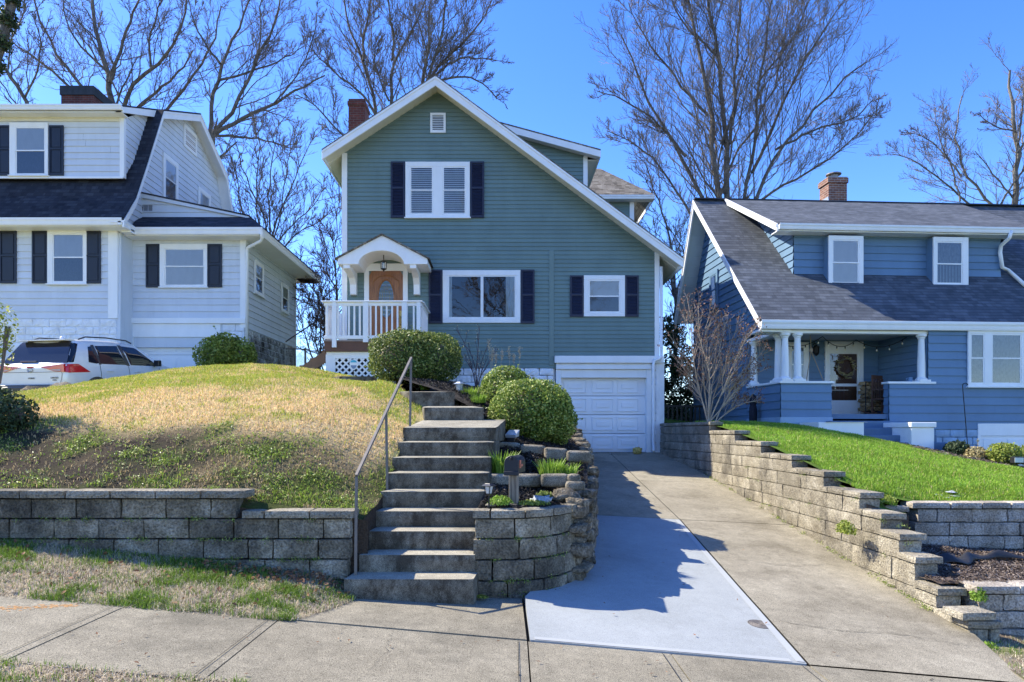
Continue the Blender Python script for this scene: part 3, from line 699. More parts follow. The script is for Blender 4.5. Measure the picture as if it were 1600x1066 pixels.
# stepped wall along the drive
zs = [1.907, 1.708, 1.50, 1.30, 1.10, .886, .674, .48, .265, .0]; ye = [15.3, 13.7, 12.3, 11.0, 9.9, 8.9, 8.4, 8.0, 7.7, 7.3]
dw = thing('retaining_wall', 'stepped pale block wall climbing along the driveway to the garage', 'retaining wall', (0, 0, 0))
mb = MB(); caps = MB()
def dT(y0, L, z0, out=0.0):
    """block lying along the wall from y0 towards the house"""
    xa, xb = xw(y0), xw(y0 + L); ang = math.atan2(L, xb - xa)
    c, s = math.cos(ang), math.sin(ang)
    def T(X):  # local x along wall (+y world), local y into the bank (+x world)
        return np.stack([xa - out + X[:, 0] * c + X[:, 1] * s, y0 + X[:, 0] * s - X[:, 1] * c, z0 + X[:, 2]], 1)
    return T
ends = ye + [7.05]
lv = [z - .09 for z in zs] + [-.22, -.45, -.65]
for k in range(12):
    y = (ends[k] if k < len(ends) else 6.95) + .05; z1, z0 = lv[k], lv[k + 1]
    off = .006 * (k - 5)
    first = True
    while y < 18.8:
        L = min(random.choice((.91, .91, .61, .455)) if not first else random.choice((.455, .76)), 18.85 - y); first = False
        if z1 > float(drive(4.7, y)) - .03:
            block(mb, (L - .004, .27, z1 - z0 - .003), dT(y, L, z0, .004 * k - .02 + random.uniform(-.004, .004)), .011, .005)
        y += L
for k in range(10):
    y0 = ends[k]; y1 = 18.85 if k == 0 else ends[k - 1] + .08
    y = y0
    while y < y1 - .03:
        L = min(.455, y1 - y)
        block(caps, (L - .006, .33, .087), dT(y, L, lv[k] + .001, .004 * k + .0), .007, .008, .07); y += L
for (y0, z0, L, H, dx, ang) in ((7.0, -.225, .40, .09, -.03, .12), (7.02, -.31, .36, .085, .03, -.05)):
    block(caps, (.36, .30, H), lin(4.66 + dx, y0 - .18, z0, ang * .5), .006, .008, .07)
for x0_, w_ in ((4.72, .20), (4.94, .10)):
    block(caps, (w_, .24, .32), lin(x0_, 6.86, -.63), .006, .008, .07)
mb.build('block_face', M['block_clean'], dw); caps.build('cap', M['block_clean'], dw)

def front_wall(label, x0, x1, y, ztop, nc, hc, mat, cat='retaining wall', L0=.5):
    w = thing('retaining_wall', label, cat, (0, 0, 0)); mb = MB(); caps = MB()
    x = x0
    while x < x1:
        L = L0 * random.uniform(.8, 1.1); block(caps, (L - .006, .32, .09), lin(x, y - .02 + random.uniform(-.012, .012), ztop - .09, 0, random.uniform(-.004, .004)), .007, .008, .07); x += L
    for r_ in range(nc):
        x = x0 + random.uniform(0, .1); z1 = ztop - .093 - r_ * hc
        while x < x1:
            L = L0 * random.choice((1, 1, .55)); block(mb, (L - .006, .28, hc - .005), lin(x, y + .02 - .012 * r_ + random.uniform(-.01, .01), z1 - hc), .013, .007); x += L
    mb.build('block_face', mat, w); caps.build('cap', mat, w); return w
front_wall('short tan block wall holding up the bright green lawn', 5.80, 10.6, 9.60, .68, 3, .188, M['block_tan'])
front_wall('lowest tan block wall in front of the brown mulch bed', 5.03, 10.6, 7.22, .045, 4, .182, M['block_tan'])
# curved planter wall
cw = thing('planter_wall', 'curved grey block planter wall between the steps and the driveway', 'planter wall', (0, 0, 0))
cp = np.array([(-.27, 7.0), (.0, 6.99), (.25, 7.03), (.47, 7.14), (.66, 7.32), (.82, 7.56), (.93, 7.85), (1.0, 8.1)])
cs = np.concatenate([[0], np.cumsum(np.linalg.norm(np.diff(cp, axis=0), axis=1))])
def cpos(s): return np.array([np.interp(s, cs, cp[:, 0]), np.interp(s, cs, cp[:, 1])])
def arc_blocks(mb, s0, s1, z0, h, L0, depth, out, first=None, rough=.01):
    s_ = s0; k = 0
    while s_ < s1 - .03:
        L = min(first if (first and k == 0) else L0, s1 - s_); n_ = max(1, int(round(L / .15))); k += 1
        sa = np.linspace(s_ + .002, s_ + L - .002, 12)
        def T(X, s_=s_, L=L):
            sv = s_ + X[:, 0]; x = np.interp(sv, cs, cp[:, 0]); y = np.interp(sv, cs, cp[:, 1])
            x2 = np.interp(sv + .04, cs, cp[:, 0]) - np.interp(sv - .04, cs, cp[:, 0]); y2 = np.interp(sv + .04, cs, cp[:, 1]) - np.interp(sv - .04, cs, cp[:, 1])
            l = np.hypot(x2, y2) + 1e-9; tx, ty = x2 / l, y2 / l
            d = X[:, 1] - out
            return np.stack([x - ty * d, y + tx * d, z0 + X[:, 2]], 1)
        block(mb, (L - .005, depth, h - .004), T, rough, .006); s_ += L
mb = MB(); caps = MB(); SE = cs[-1] - .2
arc_blocks(mb, .02, SE, .575, .205, .45, .22, -.012, .42); arc_blocks(mb, 0, SE + .02, .36, .213, .50, .22, 0, .48); arc_blocks(mb, 0, SE + .05, .145, .213, .45, .22, .012, .2); arc_blocks(mb, .0, SE, -.10, .243, .4, .22, .02, .36)
arc_blocks(caps, -.02, SE - .02, .782, .09, .36, .27, .025, .2, .006)
mb.build('block_face', M['block'], cw); caps.build('cap', M['block_clean'], cw)
# dry stone wall along the left edge of the drive
rw = thing('rock_wall', 'dry stacked tan rock wall between the planter and the driveway', 'rock wall', (0, 0, 0))
mb = MB()
rp_y = [7.62, 8.1, 8.6, 9.4, 10.2, 11.5, 13, 15, 18.8]; rp_x = [.88, 1.04, 1.13, 1.25, 1.36, 1.48, 1.58, 1.68, 1.72]; rp_t = [.86, .95, 1.0, 1.17, 1.27, 1.42, 1.55, 1.75, 2.05]
y = 7.55
z_cols = []
while y < 18.7:
    L = random.uniform(.22, .46)
    x = float(np.interp(y, rp_y, rp_x)); x2 = float(np.interp(y + L, rp_y, rp_x)); zt = float(np.interp(y, rp_y, rp_t)) + random.uniform(-.03, .03); z = float(drive(x, y)) - .12
    ang = math.atan2(L, x2 - x)
    while z < zt - .03:
        h = min(random.uniform(.06, .15), zt - z + .04); LL = L * random.uniform(.95, 1.35); o_ = random.uniform(-.05, .04)
        c_, s_ = math.cos(ang), math.sin(ang); y0 = y + random.uniform(-.08, .08)
        def T(X, x=x, y0=y0, z=z, o_=o_, c_=c_, s_=s_):
            return np.stack([x - o_ + X[:, 0] * c_ + (X[:, 1] - .06) * s_ * -1 + .0, y0 + X[:, 0] * s_ + (X[:, 1] - .06) * c_, z + X[:, 2]], 1)
        block(mb, (LL, .26, h), T, .018, .014, .045, warp=.06); z += h * .93
    y += L
mb.build('rock_face', M['rock'], rw, smooth=True)
mb = MB(); block(mb, (.34, .26, .16), lin(.58, 7.66, .86, .15), .02, .04, .06, warp=.08); tag(mb.build('boulder', M['rock'], smooth=True), 'large tan flat rock on the corner of the curved planter', 'rock')
mb = MB(); block(mb, (.27, .16, .12), lin(.32, 7.42, .86, -.05), .02, .04, .05, warp=.05); tag(mb.build('boulder', M['slate'], smooth=True), 'pale bluish rock lying behind the curved planter wall', 'rock')
mb = MB(); block(mb, (.13, .10, .07), lin(-.15, 7.24, .86, .05), .01, .02, .05, warp=.03); tag(mb.build('boulder', M['edging'], smooth=True), 'small square tan stone beside the near path light', 'rock')
mb = MB(); block(mb, (.16, .12, .05), lin(.08, 7.30, .86, .3), .012, .02, .05, warp=.04); tag(mb.build('boulder', M['edging'], smooth=True), 'flat light stone at the foot of the mailbox post', 'rock')
# edging stones in two tiers
EG = 'rounded edging stones in the planter'
edg = [('tan edging stone at the step end of the lower tier', 762, 798, 8.1, 741, 758, 0), ('tan edging stone directly behind the mailbox post', 800, 843, 8.1, 741, 758, 0), ('long tan edging stone between the mailbox post and the short end block', 845, 886, 8.05, 741, 758, 0), ('short tan block ending the lower tier near the rock wall', 887, 905, 8.0, 741, 752, 0),
       ('flat tan base stone under the short end block of the lower tier', 884, 912, 7.95, 752, 764, 0),
       ('dark mossy edging stone beside the steps in the upper tier', 775, 811, 9.5, 690, 706, -.06), ('edging stone behind the mailbox in the upper tier', 813, 850, 9.35, 694, 711, -.06), ('edging stone in the upper tier below the big round bush', 851, 885, 9.2, 699, 716, -.06), ('last edging stone of the upper tier beside the driveway', 886, 922, 9.1, 704, 719, -.03)]
for lab, p0, p1, D, t, b, tl in edg:
    a = at(p0, b, D); c_ = at(p1, t, D); mb = MB()
    block(mb, (c_[0] - a[0] + .022, .17, c_[2] - a[2] + .03), lin(a[0], D, a[2] - .03, random.uniform(-.03, .03), tl), .008, .011, .045)
    tag(mb.build('edging_stone', M['edging'], smooth=True), lab, 'edging stone', EG)

# concrete steps
stp = thing('concrete_steps', 'long flight of worn concrete steps up to the green house', 'steps', (0, 0, 0))
noses = [(6.68, .236), (6.96, .424), (7.21, .629), (7.46, .812), (7.71, 1.005), (7.96, 1.198), (8.21, 1.37), (8.46, 1.551), (8.71, 1.735)]
zp = -.06
for k, (y0, z1) in enumerate(noses):
    x0, x1 = (-1.53, -.245) if k == 0 else (st_l(y0), st_r(y0))
    mb = MB(); Y1 = 9.95 if k == 8 else y0 + .75
    def T(X, x0=x0, y0=y0, zp=zp, k=k):
        y = y0 + X[:, 1]; rise = .115 * np.clip(X[:, 1] - .15, 0, None) * (X[:, 2] > .1) if k == 8 else X[:, 1] * .015
        return np.stack([x0 + X[:, 0] + .1143 * X[:, 1], y, zp + X[:, 2] + rise], 1)
    block(mb, (x1 - x0, Y1 - y0, z1 - zp), T, .004, .010, .09, top=.6)
    if k < 8: # body under the nosing, a touch back so each tread shows its lip
        pass
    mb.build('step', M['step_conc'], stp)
    zp = z1 - .012
for (px0, px1, D, z0, z1, dep, sk) in ((662, 757, 9.8, 1.70, 2.03, 1.0, -.15), (640, 712, 10.6, 1.98, 2.30, 1.6, -.55), (576, 620, 12.0, 2.30, 2.57, 1.5, -.6), (530, 590, 14.0, 2.6, 2.82, 3.0, -.5)):
    xa, xb = at(px0, 0, D)[0], at(px1, 0, D)[0]; mb = MB()
    def T(X, xa=xa, D=D, z0=z0, sk=sk): return np.stack([xa + X[:, 0] + sk * X[:, 1], D + X[:, 1], z0 + X[:, 2] + X[:, 1] * .05], 1)
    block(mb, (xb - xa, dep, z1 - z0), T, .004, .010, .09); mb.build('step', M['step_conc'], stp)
# handrail
hr = thing('handrail', 'thin rusty square steel handrail along the concrete steps', 'handrail', (-1.44, 6.85, .24))
b1, t1 = Vector((-1.44, 6.85, .20)), Vector((-1.435, 6.87, 1.23)); b2, t2 = Vector((-1.287, 7.85, 1.0)), None; b3, t3 = Vector((-1.165, 8.92, 1.72)), Vector((-1.15, 8.92, 2.63))
o_ = Vector(hr.location)
t2 = t1 + (t3 - t1) * ((7.85 - 6.87) / (8.92 - 6.87))
for a, b in ((b1, t1), (b2, t2), (b3, t3)):
    mb = MB(); mb.beam(a - o_, b - o_ + Vector((0, 0, -.012)), .026, .026, (0, 1, 0)); mb.build('post', M['railmetal'], hr)
mb = MB(); mb.beam(t1 - o_ - Vector((0, .012, 0)), t3 - o_ + Vector((0, .02, .01)), .028, .028); mb.build('rail', M['railmetal'], hr)
# ------------------------------------------------------------------ building helpers
def clip_band(poly, z0, z1):
    def half(P, zc, above):
        out = []
        for i in range(len(P)):
            a, b = P[i], P[(i + 1) % len(P)]
            ia = a[1] >= zc if above else a[1] <= zc; ib = b[1] >= zc if above else b[1] <= zc
            if ia: out.append(a)
            if ia != ib:
                t = (zc - a[1]) / (b[1] - a[1]); out.append((a[0] + t * (b[0] - a[0]), zc))
        return out
    P = half(poly, z0, True)
    return half(P, z1, False) if P else []
def clapboard(mb, poly, M_, expo=.118, zstart=None, lap=.019):
    zs_ = [p[1] for p in poly]; z = min(zs_) if zstart is None else zstart; top = max(zs_)
    k = 0
    while z < top - .004:
        P0 = clip_band(poly, z, z + expo); pieces = []
        if len(P0) >= 3:        # boards come in lengths: butt joints here and there along the course
            us = [p[0] for p in P0]; lo, hi = min(us), max(us); cuts = [lo]
            while cuts[-1] < hi:
                cuts.append(cuts[-1] + random.uniform(2.2, 4.8))
                if len(cuts) == 2: cuts[-1] = lo + random.uniform(1.0, 4.5)
            if hi - lo < 2.5: cuts = [lo, hi + 1]
            for c0, c1 in zip(cuts[:-1], cuts[1:]):
                q = clip_band([(b, a) for a, b in P0], c0 + (.002 if c0 > lo else -1), c1 - .002)
                if len(q) >= 3: pieces.append([(b, a) for a, b in q])
        for P in pieces:
            n = len(mb.v)
            jit = random.uniform(-.0015, .0015)
            f = lambda zz: (lap + jit) * (1 - (zz - z) / expo) + .001
            mb.v.extend(M_(a, zz, f(zz)) for a, zz in P); mb.f.append(tuple(range(n, n + len(P))))
            for i in range(len(P)):
                a, b = P[i], P[(i + 1) % len(P)]
                if abs(a[1] - z) < 1e-6 and abs(b[1] - z) < 1e-6 and abs(a[0] - b[0]) > 1e-3:
                    mb.quad(M_(a[0], z, f(z)), M_(a[0], z, -.003), M_(b[0], z, -.003), M_(b[0], z, f(z)))
        z += expo; k += 1
def front(v, flip=False):
    return lambda a, z, o: (a, v - o, z)
def side_r(u):      # wall facing +u, a runs into the depth
    return lambda a, z, o: (u + o, a, z)
def side_l(u):      # wall facing -u
    return lambda a, z, o: (u - o, a, z)
def roof_poly(mb, pts, e, th=.06):
    P = [Vector(p) for p in pts]; e = Vector(e).normalized()
    n = (P[1] - P[0]).cross(P[2] - P[0]).normalized()
    if n.z < 0: n = -n
    s = n.cross(e)
    if s.z < 0: s = -s
    uv = [((p - P[0]).dot(e), (p - P[0]).dot(s)) for p in P]
    lo = [p - Vector((0, 0, th)) for p in P]
    ccw = (P[1] - P[0]).cross(P[2] - P[0]).dot(n) > 0
    idx = list(range(len(P)))
    if not ccw: idx = idx[::-1]
    mb.quad(*[tuple(P[i]) for i in idx], uv=[uv[i] for i in idx])
    mb.quad(*[tuple(lo[i]) for i in idx[::-1]], uv=[uv[i] for i in idx[::-1]])
    k = len(idx)
    for i in range(k):
        a, b = idx[i], idx[(i + 1) % k]
        mb.quad(tuple(lo[a]), tuple(lo[b]), tuple(P[b]), tuple(P[a]), uv=[uv[a], uv[b], uv[b], uv[a]])
def frame_boards(mb, M_, a0, a1, z0, z1, holes, o0, o1):
    """board field a0..a1 x z0..z1 with openings (h0,h1,y0,y1) left to right, all the same height"""
    y0, y1 = holes[0][2], holes[0][3]
    mb.mbox(M_, a0, a1, y1, z1, o0, o1); mb.mbox(M_, a0, a1, z0, y0, o0, o1)
    x = a0
    for h in holes:
        mb.mbox(M_, x, h[0], y0, y1, o0, o1); x = h[1]
    mb.mbox(M_, x, a1, y0, y1, o0, o1)
def pq(p):
    q = MB(); q.quad(*p); return q
def window(parent, M_, a0, a1, z0, z1, lites, zr, style='hung', inside='shade', low='screen', sill=True, frame='white', o=.008, name='window', head=0.0, backing='dark'):
    """lites: sash openings along the wall, zr: (bottom, meeting rail or None, top)"""
    zb, zm, zt = zr
    mb = MB(); frame_boards(mb, M_, a0, a1, z0, z1, [(l0, l1, zb, zt) for l0, l1 in lites], o, o + .05)
    if sill: mb.mbox(M_, a0 - .03, a1 + .03, z0 - .035, z0, o, o + .085)
    if head: mb.mbox(M_, a0 - .02, a1 + .02, z1, z1 + head, o, o + .07)
    w = mb.build(name, M[frame], parent); bevel(w, .004, 1)
    sm = MB(); panes = []; bk = MB(); bl = MB(); lo = MB()
    for l0, l1 in lites:
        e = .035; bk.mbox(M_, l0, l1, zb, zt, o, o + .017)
        if style == 'hung':
            for (b0, b1, oo) in ((zm - .018, zt, .036), (zb, zm + .018, .026)):
                frame_boards(sm, M_, l0, l1, b0, b1, [(l0 + e, l1 - e, b0 + e, b1 - e)], o + .018, o + oo + .004)
            panes.append([M_(a, z, o + .033) for a, z in ((l0 + e, zm + .017), (l1 - e, zm + .017), (l1 - e, zt - e), (l0 + e, zt - e))])
            panes.append([M_(a, z, o + .024) for a, z in ((l0 + e, zb + e), (l1 - e, zb + e), (l1 - e, zm - .017), (l0 + e, zm - .017))])
        else:
            frame_boards(sm, M_, l0, l1, zb, zt, [(l0 + e, l1 - e, zb + e, zt - e)], o + .018, o + .038)
            panes.append([M_(a, z, o + .030) for a, z in ((l0 + e, zb + e), (l1 - e, zb + e), (l1 - e, zt - e), (l0 + e, zt - e))])
        if inside == 'blinds':
            z = zb + .04
            while z < zt - .04:
                bl.quad(*[M_(a, zz, oo) for a, zz, oo in ((l0 + .03, z, o + .0225), (l1 - .03, z, o + .0225), (l1 - .03, z + .034, o + .0185), (l0 + .03, z + .034, o + .0185))]); z += .052
        elif inside in ('shade', 'bamboo'):
            zs0 = (zm if low else zb)
            bl.mbox(M_, l0 + .02, l1 - .02, zs0, zt - .01, o + .0175, o + .0195)
        elif inside == 'lace':
            n_ = max(4, int((l1 - l0) / .09))
            bl.grid(lambda u, v: M_(l0 + .02 + (l1 - l0 - .04) * u, zb + .02 + (zt - zb - .04) * v, o + .0195 + .0022 * math.sin(u * n_ * 6.28)), n_ * 6, 1)
        elif inside == 'sidecurtains':
            for c0, c1 in ((l0 + .02, l0 + (l1 - l0) * .12), (l1 - (l1 - l0) * .30, l1 - .02)):
                if (c0 < (lites[0][0] + .1)) or (c1 > lites[-1][1] - .1):
                    bl.grid(lambda u, v: M_(c0 + (c1 - c0) * u, zb + .02 + (zt - zb - .04) * v, o + .0205 + .003 * math.sin(u * 22)), 40, 1)
        if bl.v:
            kind_ = {'blinds': ('blind', 'blind'), 'shade': ('roller_shade', 'shade'), 'bamboo': ('roller_shade', 'shade'), 'lace': ('curtain', 'lace'), 'sidecurtains': ('curtain', 'curtain')}[inside]; bl.build(kind_[0], M[kind_[1]], w); bl = MB()
        if low == 'screen' and style == 'hung':
            lo.mbox(M_, l0 + .03, l1 - .03, zb + .02, zm, o + .0175, o + .0205)
    sm.build('sash', M[frame], w); [q.build('pane', M['glass'], w) for q in [pq(p) for p in panes]]; bk.build('interior', M[backing], w)
    if bl.v: bl.build({'blinds': 'blind', 'shade': 'roller_shade', 'bamboo': 'roller_shade', 'lace': 'curtain', 'sidecurtains': 'curtain'}[inside], M[{'blinds': 'blind', 'shade': 'shade', 'bamboo': 'shade', 'lace': 'lace', 'sidecurtains': 'curtain'}[inside]], w)
    if lo.v: lo.build('insect_screen', M['screen'], w)
    return w
def shutter(parent, M_, a0, a1, z0, z1, mat, kind='panel', o=.021):
    mb = MB(); t = o + .035; st = .05
    zm = z0 + (z1 - z0) * .53
    frame_boards(mb, M_, a0, a1, zm, z1, [(a0 + st, a1 - st, zm + st / 2, z1 - st)], o, t)
    frame_boards(mb, M_, a0, a1, z0, zm, [(a0 + st, a1 - st, z0 + st * 1.2, zm - st / 2)], o, t)
    if kind == 'panel':
        for b0, b1 in ((zm + st / 2, z1 - st), (z0 + st * 1.2, zm - st / 2)):
            mb.mbox(M_, a0 + st, a1 - st, b0, b1, o, o + .010); mb.mbox(M_, a0 + st + .035, a1 - st - .035, b0 + .035, b1 - .035, o, o + .026)
    else:
        for b0, b1 in ((zm + st / 2, z1 - st), (z0 + st * 1.2, zm - st / 2)):
            mb.mbox(M_, a0 + st, a1 - st, b0, b1, o, o + .008)
            z = b0
            while z < b1 - .02:
                P = [M_(a, zz, oo) for a, zz, oo in ((a0 + st, z, o + .028), (a1 - st, z, o + .028), (a1 - st, z + .036, o + .010), (a0 + st, z + .036, o + .010))]
                mb.quad(*P); mb.quad(P[0], M_(a0 + st, z, o + .01), M_(a1 - st, z, o + .01), P[1]); z += .04
    return mb.build('shutter', mat, parent)
def gutter(mb, p, q, w=.11, h=.12, out=(0, -1, 0)):
    """moulded eave gutter between two points, face turned to `out`"""
    p, q, out = Vector(p), Vector(q), Vector(out).normalized()
    prof = [(0, 0), (.62, 0), (.75, .25), (.80, .5), (1, .72), (1, 1), (.9, 1), (.86, .8), (0, .8)]
    n = len(mb.v); k = len(prof)
    for c in (p, q):
        for a, b in prof: mb.v.append(tuple(c + out * a * w + Vector((0, 0, b * h))))
    mb.f.append(tuple(range(n, n + k))); mb.f.append(tuple(range(n + 2 * k - 1, n + k - 1, -1)))
    for i in range(k):
        j = (i + 1) % k; mb.f.append((n + i, n + k + i, n + k + j, n + j))
def rock_field(mb, M_, a0, a1, z0, z1, L0=.42, H0=.2, rough=.022, depth=.1):
    z = z1; r_ = 0
    while z > z0:
        h = min(H0, z - z0 + .01); a = a0 + (-.2 if r_ % 2 else 0)
        while a < a1:
            b0, b1 = max(a, a0), min(a + L0, a1)
            if b1 - b0 > .04:
                def T(X, b0=b0, z=z, h=h):
                    return np.array([M_(b0 + x[0], z - h + x[2], .012 + depth * 0 - x[1] + rough) for x in X])
                block(mb, (b1 - b0 - .004, depth, h - .003), T, rough, .012, .07)
            a += L0
        z -= h; r_ += 1

# ================================================================== the green house
GH = Frame(-4.34, 19.0, 1.10, 0)
green_house = thing('house', 'dark green lapped house with a white trimmed front gable and navy shutters', 'house', (GH.x, GH.y, GH.z))
gz = lambda py: (HY - py) * 19 / F + EYE - GH.z
gu = lambda px: (px - CX) * 19 / F + 4.34
UA, ZA, SL, SR = 2.62, 10.19, .655, .736        # apex and the two slopes
UL, UR = -.44, 9.31
zl = lambda u: ZA - SL * (UA - u)
zr_ = lambda u: ZA - SR * (u - UA)
FM = front(0)
mb = MB()
wallpoly = [(.0, 2.35), (5.85, 2.35), (5.85, 2.67), (8.77, 2.67), (8.77, zr_(8.77) - .14), (UA, ZA - .14), (0, zl(0) - .14)]
clapboard(mb, wallpoly, FM, .1165)
# the hidden body of the house
mb.prism([(.01, 2.34), (8.76, 2.34), (8.76, zr_(8.77) - .16), (UA, ZA - .16), (.01, zl(0) - .16)], FM, -8.9, -.01)
clapboard(mb, [(0.0, 2.35), (8.9, 2.35), (8.9, 8.2), (0, 8.2)], side_l(0.0)); 
wall = mb.build('wall', M['green_siding'], green_house)
mb = MB(); mb.mbox(FM, gu(858), gu(865.5), 2.42, gz(392), 0, .03); mb.build('conduit_cover', M['green_siding'], green_house)
mb = MB(); rock_field(mb, FM, .0, 5.86, .75, 2.345); mb.box(.02, 5.9, .10, 8.8, -.2, 2.34); mb.box(5.9, 8.9, .35, 8.8, -.2, 2.4); mb.build('foundation', M['white_stone'], green_house)
mb = MB(); rock_field(mb, FM, 8.56, 8.92, -.1, 2.48, .3, .2, .012); mb.mbox(side_r(8.90), -.05, 8.8, -.1, 2.5, -.2, .02); mb.build('garage_pier', M['white_stone'], green_house)
mb = MB(); mb.mbox(FM, -.03, .115, 2.33, zl(0) - .16, 0, .035); mb.mbox(side_l(-.0), -.03, .09, 2.33, zl(0) - .16, 0, .034); mb.build('corner_board', M['white'], green_house)
mb = MB(); mb.mbox(FM, 8.66, 8.79, 2.68, zr_(8.77) - .1, 0, .035); mb.mbox(side_r(8.765), -.03, .09, 2.68, zr_(8.77) - .14, 0, .026); mb.build('corner_board', M['white'], green_house)
# roof: two slopes, verge boards, soffit
rf = MB(); VF, VB = -.62, 9.3
roof_poly(rf, [(UL, VF, zl(UL)), (UL, VB, zl(UL)), (UA, VB, ZA), (UA, VF, ZA)], (0, 1, 0), .07)
roof_poly(rf, [(UR, VF, zr_(UR)), (UR, VB, zr_(UR)), (UA, VB, ZA), (UA, VF, ZA)], (0, 1, 0), .07)
roof = rf.build('roof', M['shingle_tan'], green_house)
tr = MB(); o1 = .60
tr.prism([(UL, zl(UL) - .04), (UL, zl(UL) - .28), (UA, ZA - .285), (UA, ZA - .035)][::-1], FM, o1 - .05, o1)
tr.prism([(UR, zr_(UR) - .04), (UR, zr_(UR) - .28), (UA, ZA - .285), (UA, ZA - .035)], FM, o1 - .05, o1)
tr.prism([(UL, zl(UL) - .035), (UL, zl(UL) - .10), (UA, ZA - .10), (UA, ZA - .032)][::-1], FM, o1, o1 + .022)
tr.prism([(UR, zr_(UR) - .035), (UR, zr_(UR) - .10), (UA, ZA - .10), (UA, ZA - .032)], FM, o1, o1 + .022)
tr.box(UL - .0, UL + .035, -o1 + .05, VB - .1, zl(UL) - .26, zl(UL) - .075); tr.box(UR - .035, UR, -o1 + .05, VB - .1, zr_(UR) - .26, zr_(UR) - .075)
bevel(tr.build('bargeboard', M['white'], roof), .006, 1)
sf = MB()
for k in range(24):       # narrow beaded soffit boards
    for (ua, ub, zf) in ((UL + .03, UA, zl), (UA, UR - .03, zr_)):
        a, b = ua + (ub - ua) * k / 24 + .003, ua + (ub - ua) * (k + 1) / 24 - .003
        sf.prism([(a, zf(a) - .15), (a, zf(a) - .17), (b, zf(b) - .17), (b, zf(b) - .15)], FM, 0.0, o1 - .05)
sf.prism([(UL + .03, zl(UL) - .14), (UL + .03, zl(UL) - .175), (0, zl(0) - .175), (0, zl(0) - .14)], FM, -9, 0); sf.prism([(8.77, zr_(8.77) - .14), (8.77, zr_(8.77) - .175), (UR - .03, zr_(UR) - .175), (UR - .03, zr_(UR) - .14)], FM, -9, 0)
sf.prism([(UL + .04, zl(UL) - .125), (UL + .04, zl(UL) - .145), (UA, ZA - .145), (UA, ZA - .125)], FM, -.0, o1 - .05); sf.prism([(UA, ZA - .125), (UA, ZA - .145), (UR - .04, zr_(UR) - .145), (UR - .04, zr_(UR) - .125)], FM, -.0, o1 - .05)
sf.build('soffit', M['cream'], roof)
ch = MB()
ch.box(-.46, .06, 2.75, 3.45, .5, 11.0); ch.box(-.49, .09, 2.72, 3.48, 10.98, 11.1); ch.box(-.46, .06, 2.75, 3.45, 11.1, 11.18); ch.build('chimney', M['brick_red'], green_house)
# dormer on the right slope
VD = 1.5; UD, ZD = 7.34, 8.93; sd = (ZA + .02 - ZD) / (UD - UA); zd = lambda u: ZD + sd * (UD - u)
dm = MB(); clapboard(dm, [(3.2, zr_(3.2)), (6.9, zr_(6.9)), (6.97, zr_(6.97)), (6.97, zd(6.97) - .1), (3.2, zd(3.2) - .1)], front(VD), .1165); dm.box(4.2, 6.96, VD + .02, 6.2, 7.0, 8.95)
dorm = dm.build('dormer', M['green_siding'], green_house)
d2 = MB(); roof_poly(d2, [(UD, VD - .32, ZD), (UD, 6.3, ZD), (UA, 6.3, zd(UA)), (UA, VD - .32, zd(UA))], (0, 1, 0), .05); d2.build('dormer_roof', M['shingle_tan'], dorm)
d3 = MB(); FD = front(VD)
d3.prism([(3.0, zd(3.0) - .05), (3.0, zd(3.0) - .24), (UD, ZD - .24), (UD, ZD - .05)][::-1], FD, .29, .325)
d3.prism([(3.2, zd(3.2) - .18), (3.2, zd(3.2) - .2), (UD, ZD - .2), (UD, ZD - .18)][::-1], FD, -.0, .29); d3.mbox(FD, 6.86, 6.99, zr_(6.97) - .1, zd(6.97) - .19, 0, .03)
d3.box(UD - .03, UD, VD - .29, 6.2, ZD - .24, ZD - .052); d3.box(6.97, UD - .03, VD, 6.2, ZD - .21, ZD - .19); d3.build('dormer_trim', M['white'], dorm)
# rear ell with its own hipped roof
el = MB(); VE = 6.35; clapboard(el, [(6.5, 5.2), (9.31, 5.2), (9.31, 9.2), (6.5, 9.2)], front(VE), .1165); el.box(4.6, 9.29, VE + .02, 12, 3.0, 9.19)
ell = el.build('rear_wing', M['green_siding'], green_house)
e2 = MB(); ze = 9.26; zt_ = 11.02
roof_poly(e2, [(4.3, 6.0, ze), (10.03, 6.0, ze), (8.35, 8.1, zt_), (4.3, 8.1, zt_)], (1, 0, 0), .05)
roof_poly(e2, [(10.03, 6.0, ze), (10.03, 12, ze), (8.35, 10.2, zt_), (8.35, 8.1, zt_)], (0, 1, 0), .05)
e2.build('wing_roof', M['shingle_tan'], ell)
e3 = MB(); gutter(e3, (4.3, 6.0, ze - .18), (10.02, 6.0, ze - .18), .1, .14); e3.box(4.3, 10.0, 6.0, VE, ze - .16, ze - .13); e3.box(10.0, 10.03, 6.0, 12, ze - .18, ze - .055); e3.mbox(front(VE), 9.18, 9.34, 5.2, 9.1, 0, .03); e3.build('wing_trim', M['white'], ell)
# gable vent
vt = MB(); a0, a1, z0, z1 = gu(672.5), gu(696.5), gz(208.5), gz(177.5); frame_boards(vt, FM, a0, a1, z0, z1, [(a0 + .06, a1 - .06, z0 + .06, z1 - .06)], .0, .05)
z = z0 + .065
while z < z1 - .08:
    P = [FM(a, zz, oo) for a, zz, oo in ((a0 + .06, z, .045), (a1 - .06, z, .045), (a1 - .06, z + .03, .02), (a0 + .06, z + .03, .02))]; vt.quad(*P); vt.quad(FM(a0 + .06, z - .006, .045), FM(a1 - .06, z - .006, .045), P[1], P[0]); z += .048
v_ = vt.build('gable_vent', M['white'], green_house); bk = MB(); bk.mbox(FM, a0 + .05, a1 - .05, z0 + .05, z1 - .05, 0, .018); bk.build('backing', M['dark'], v_)
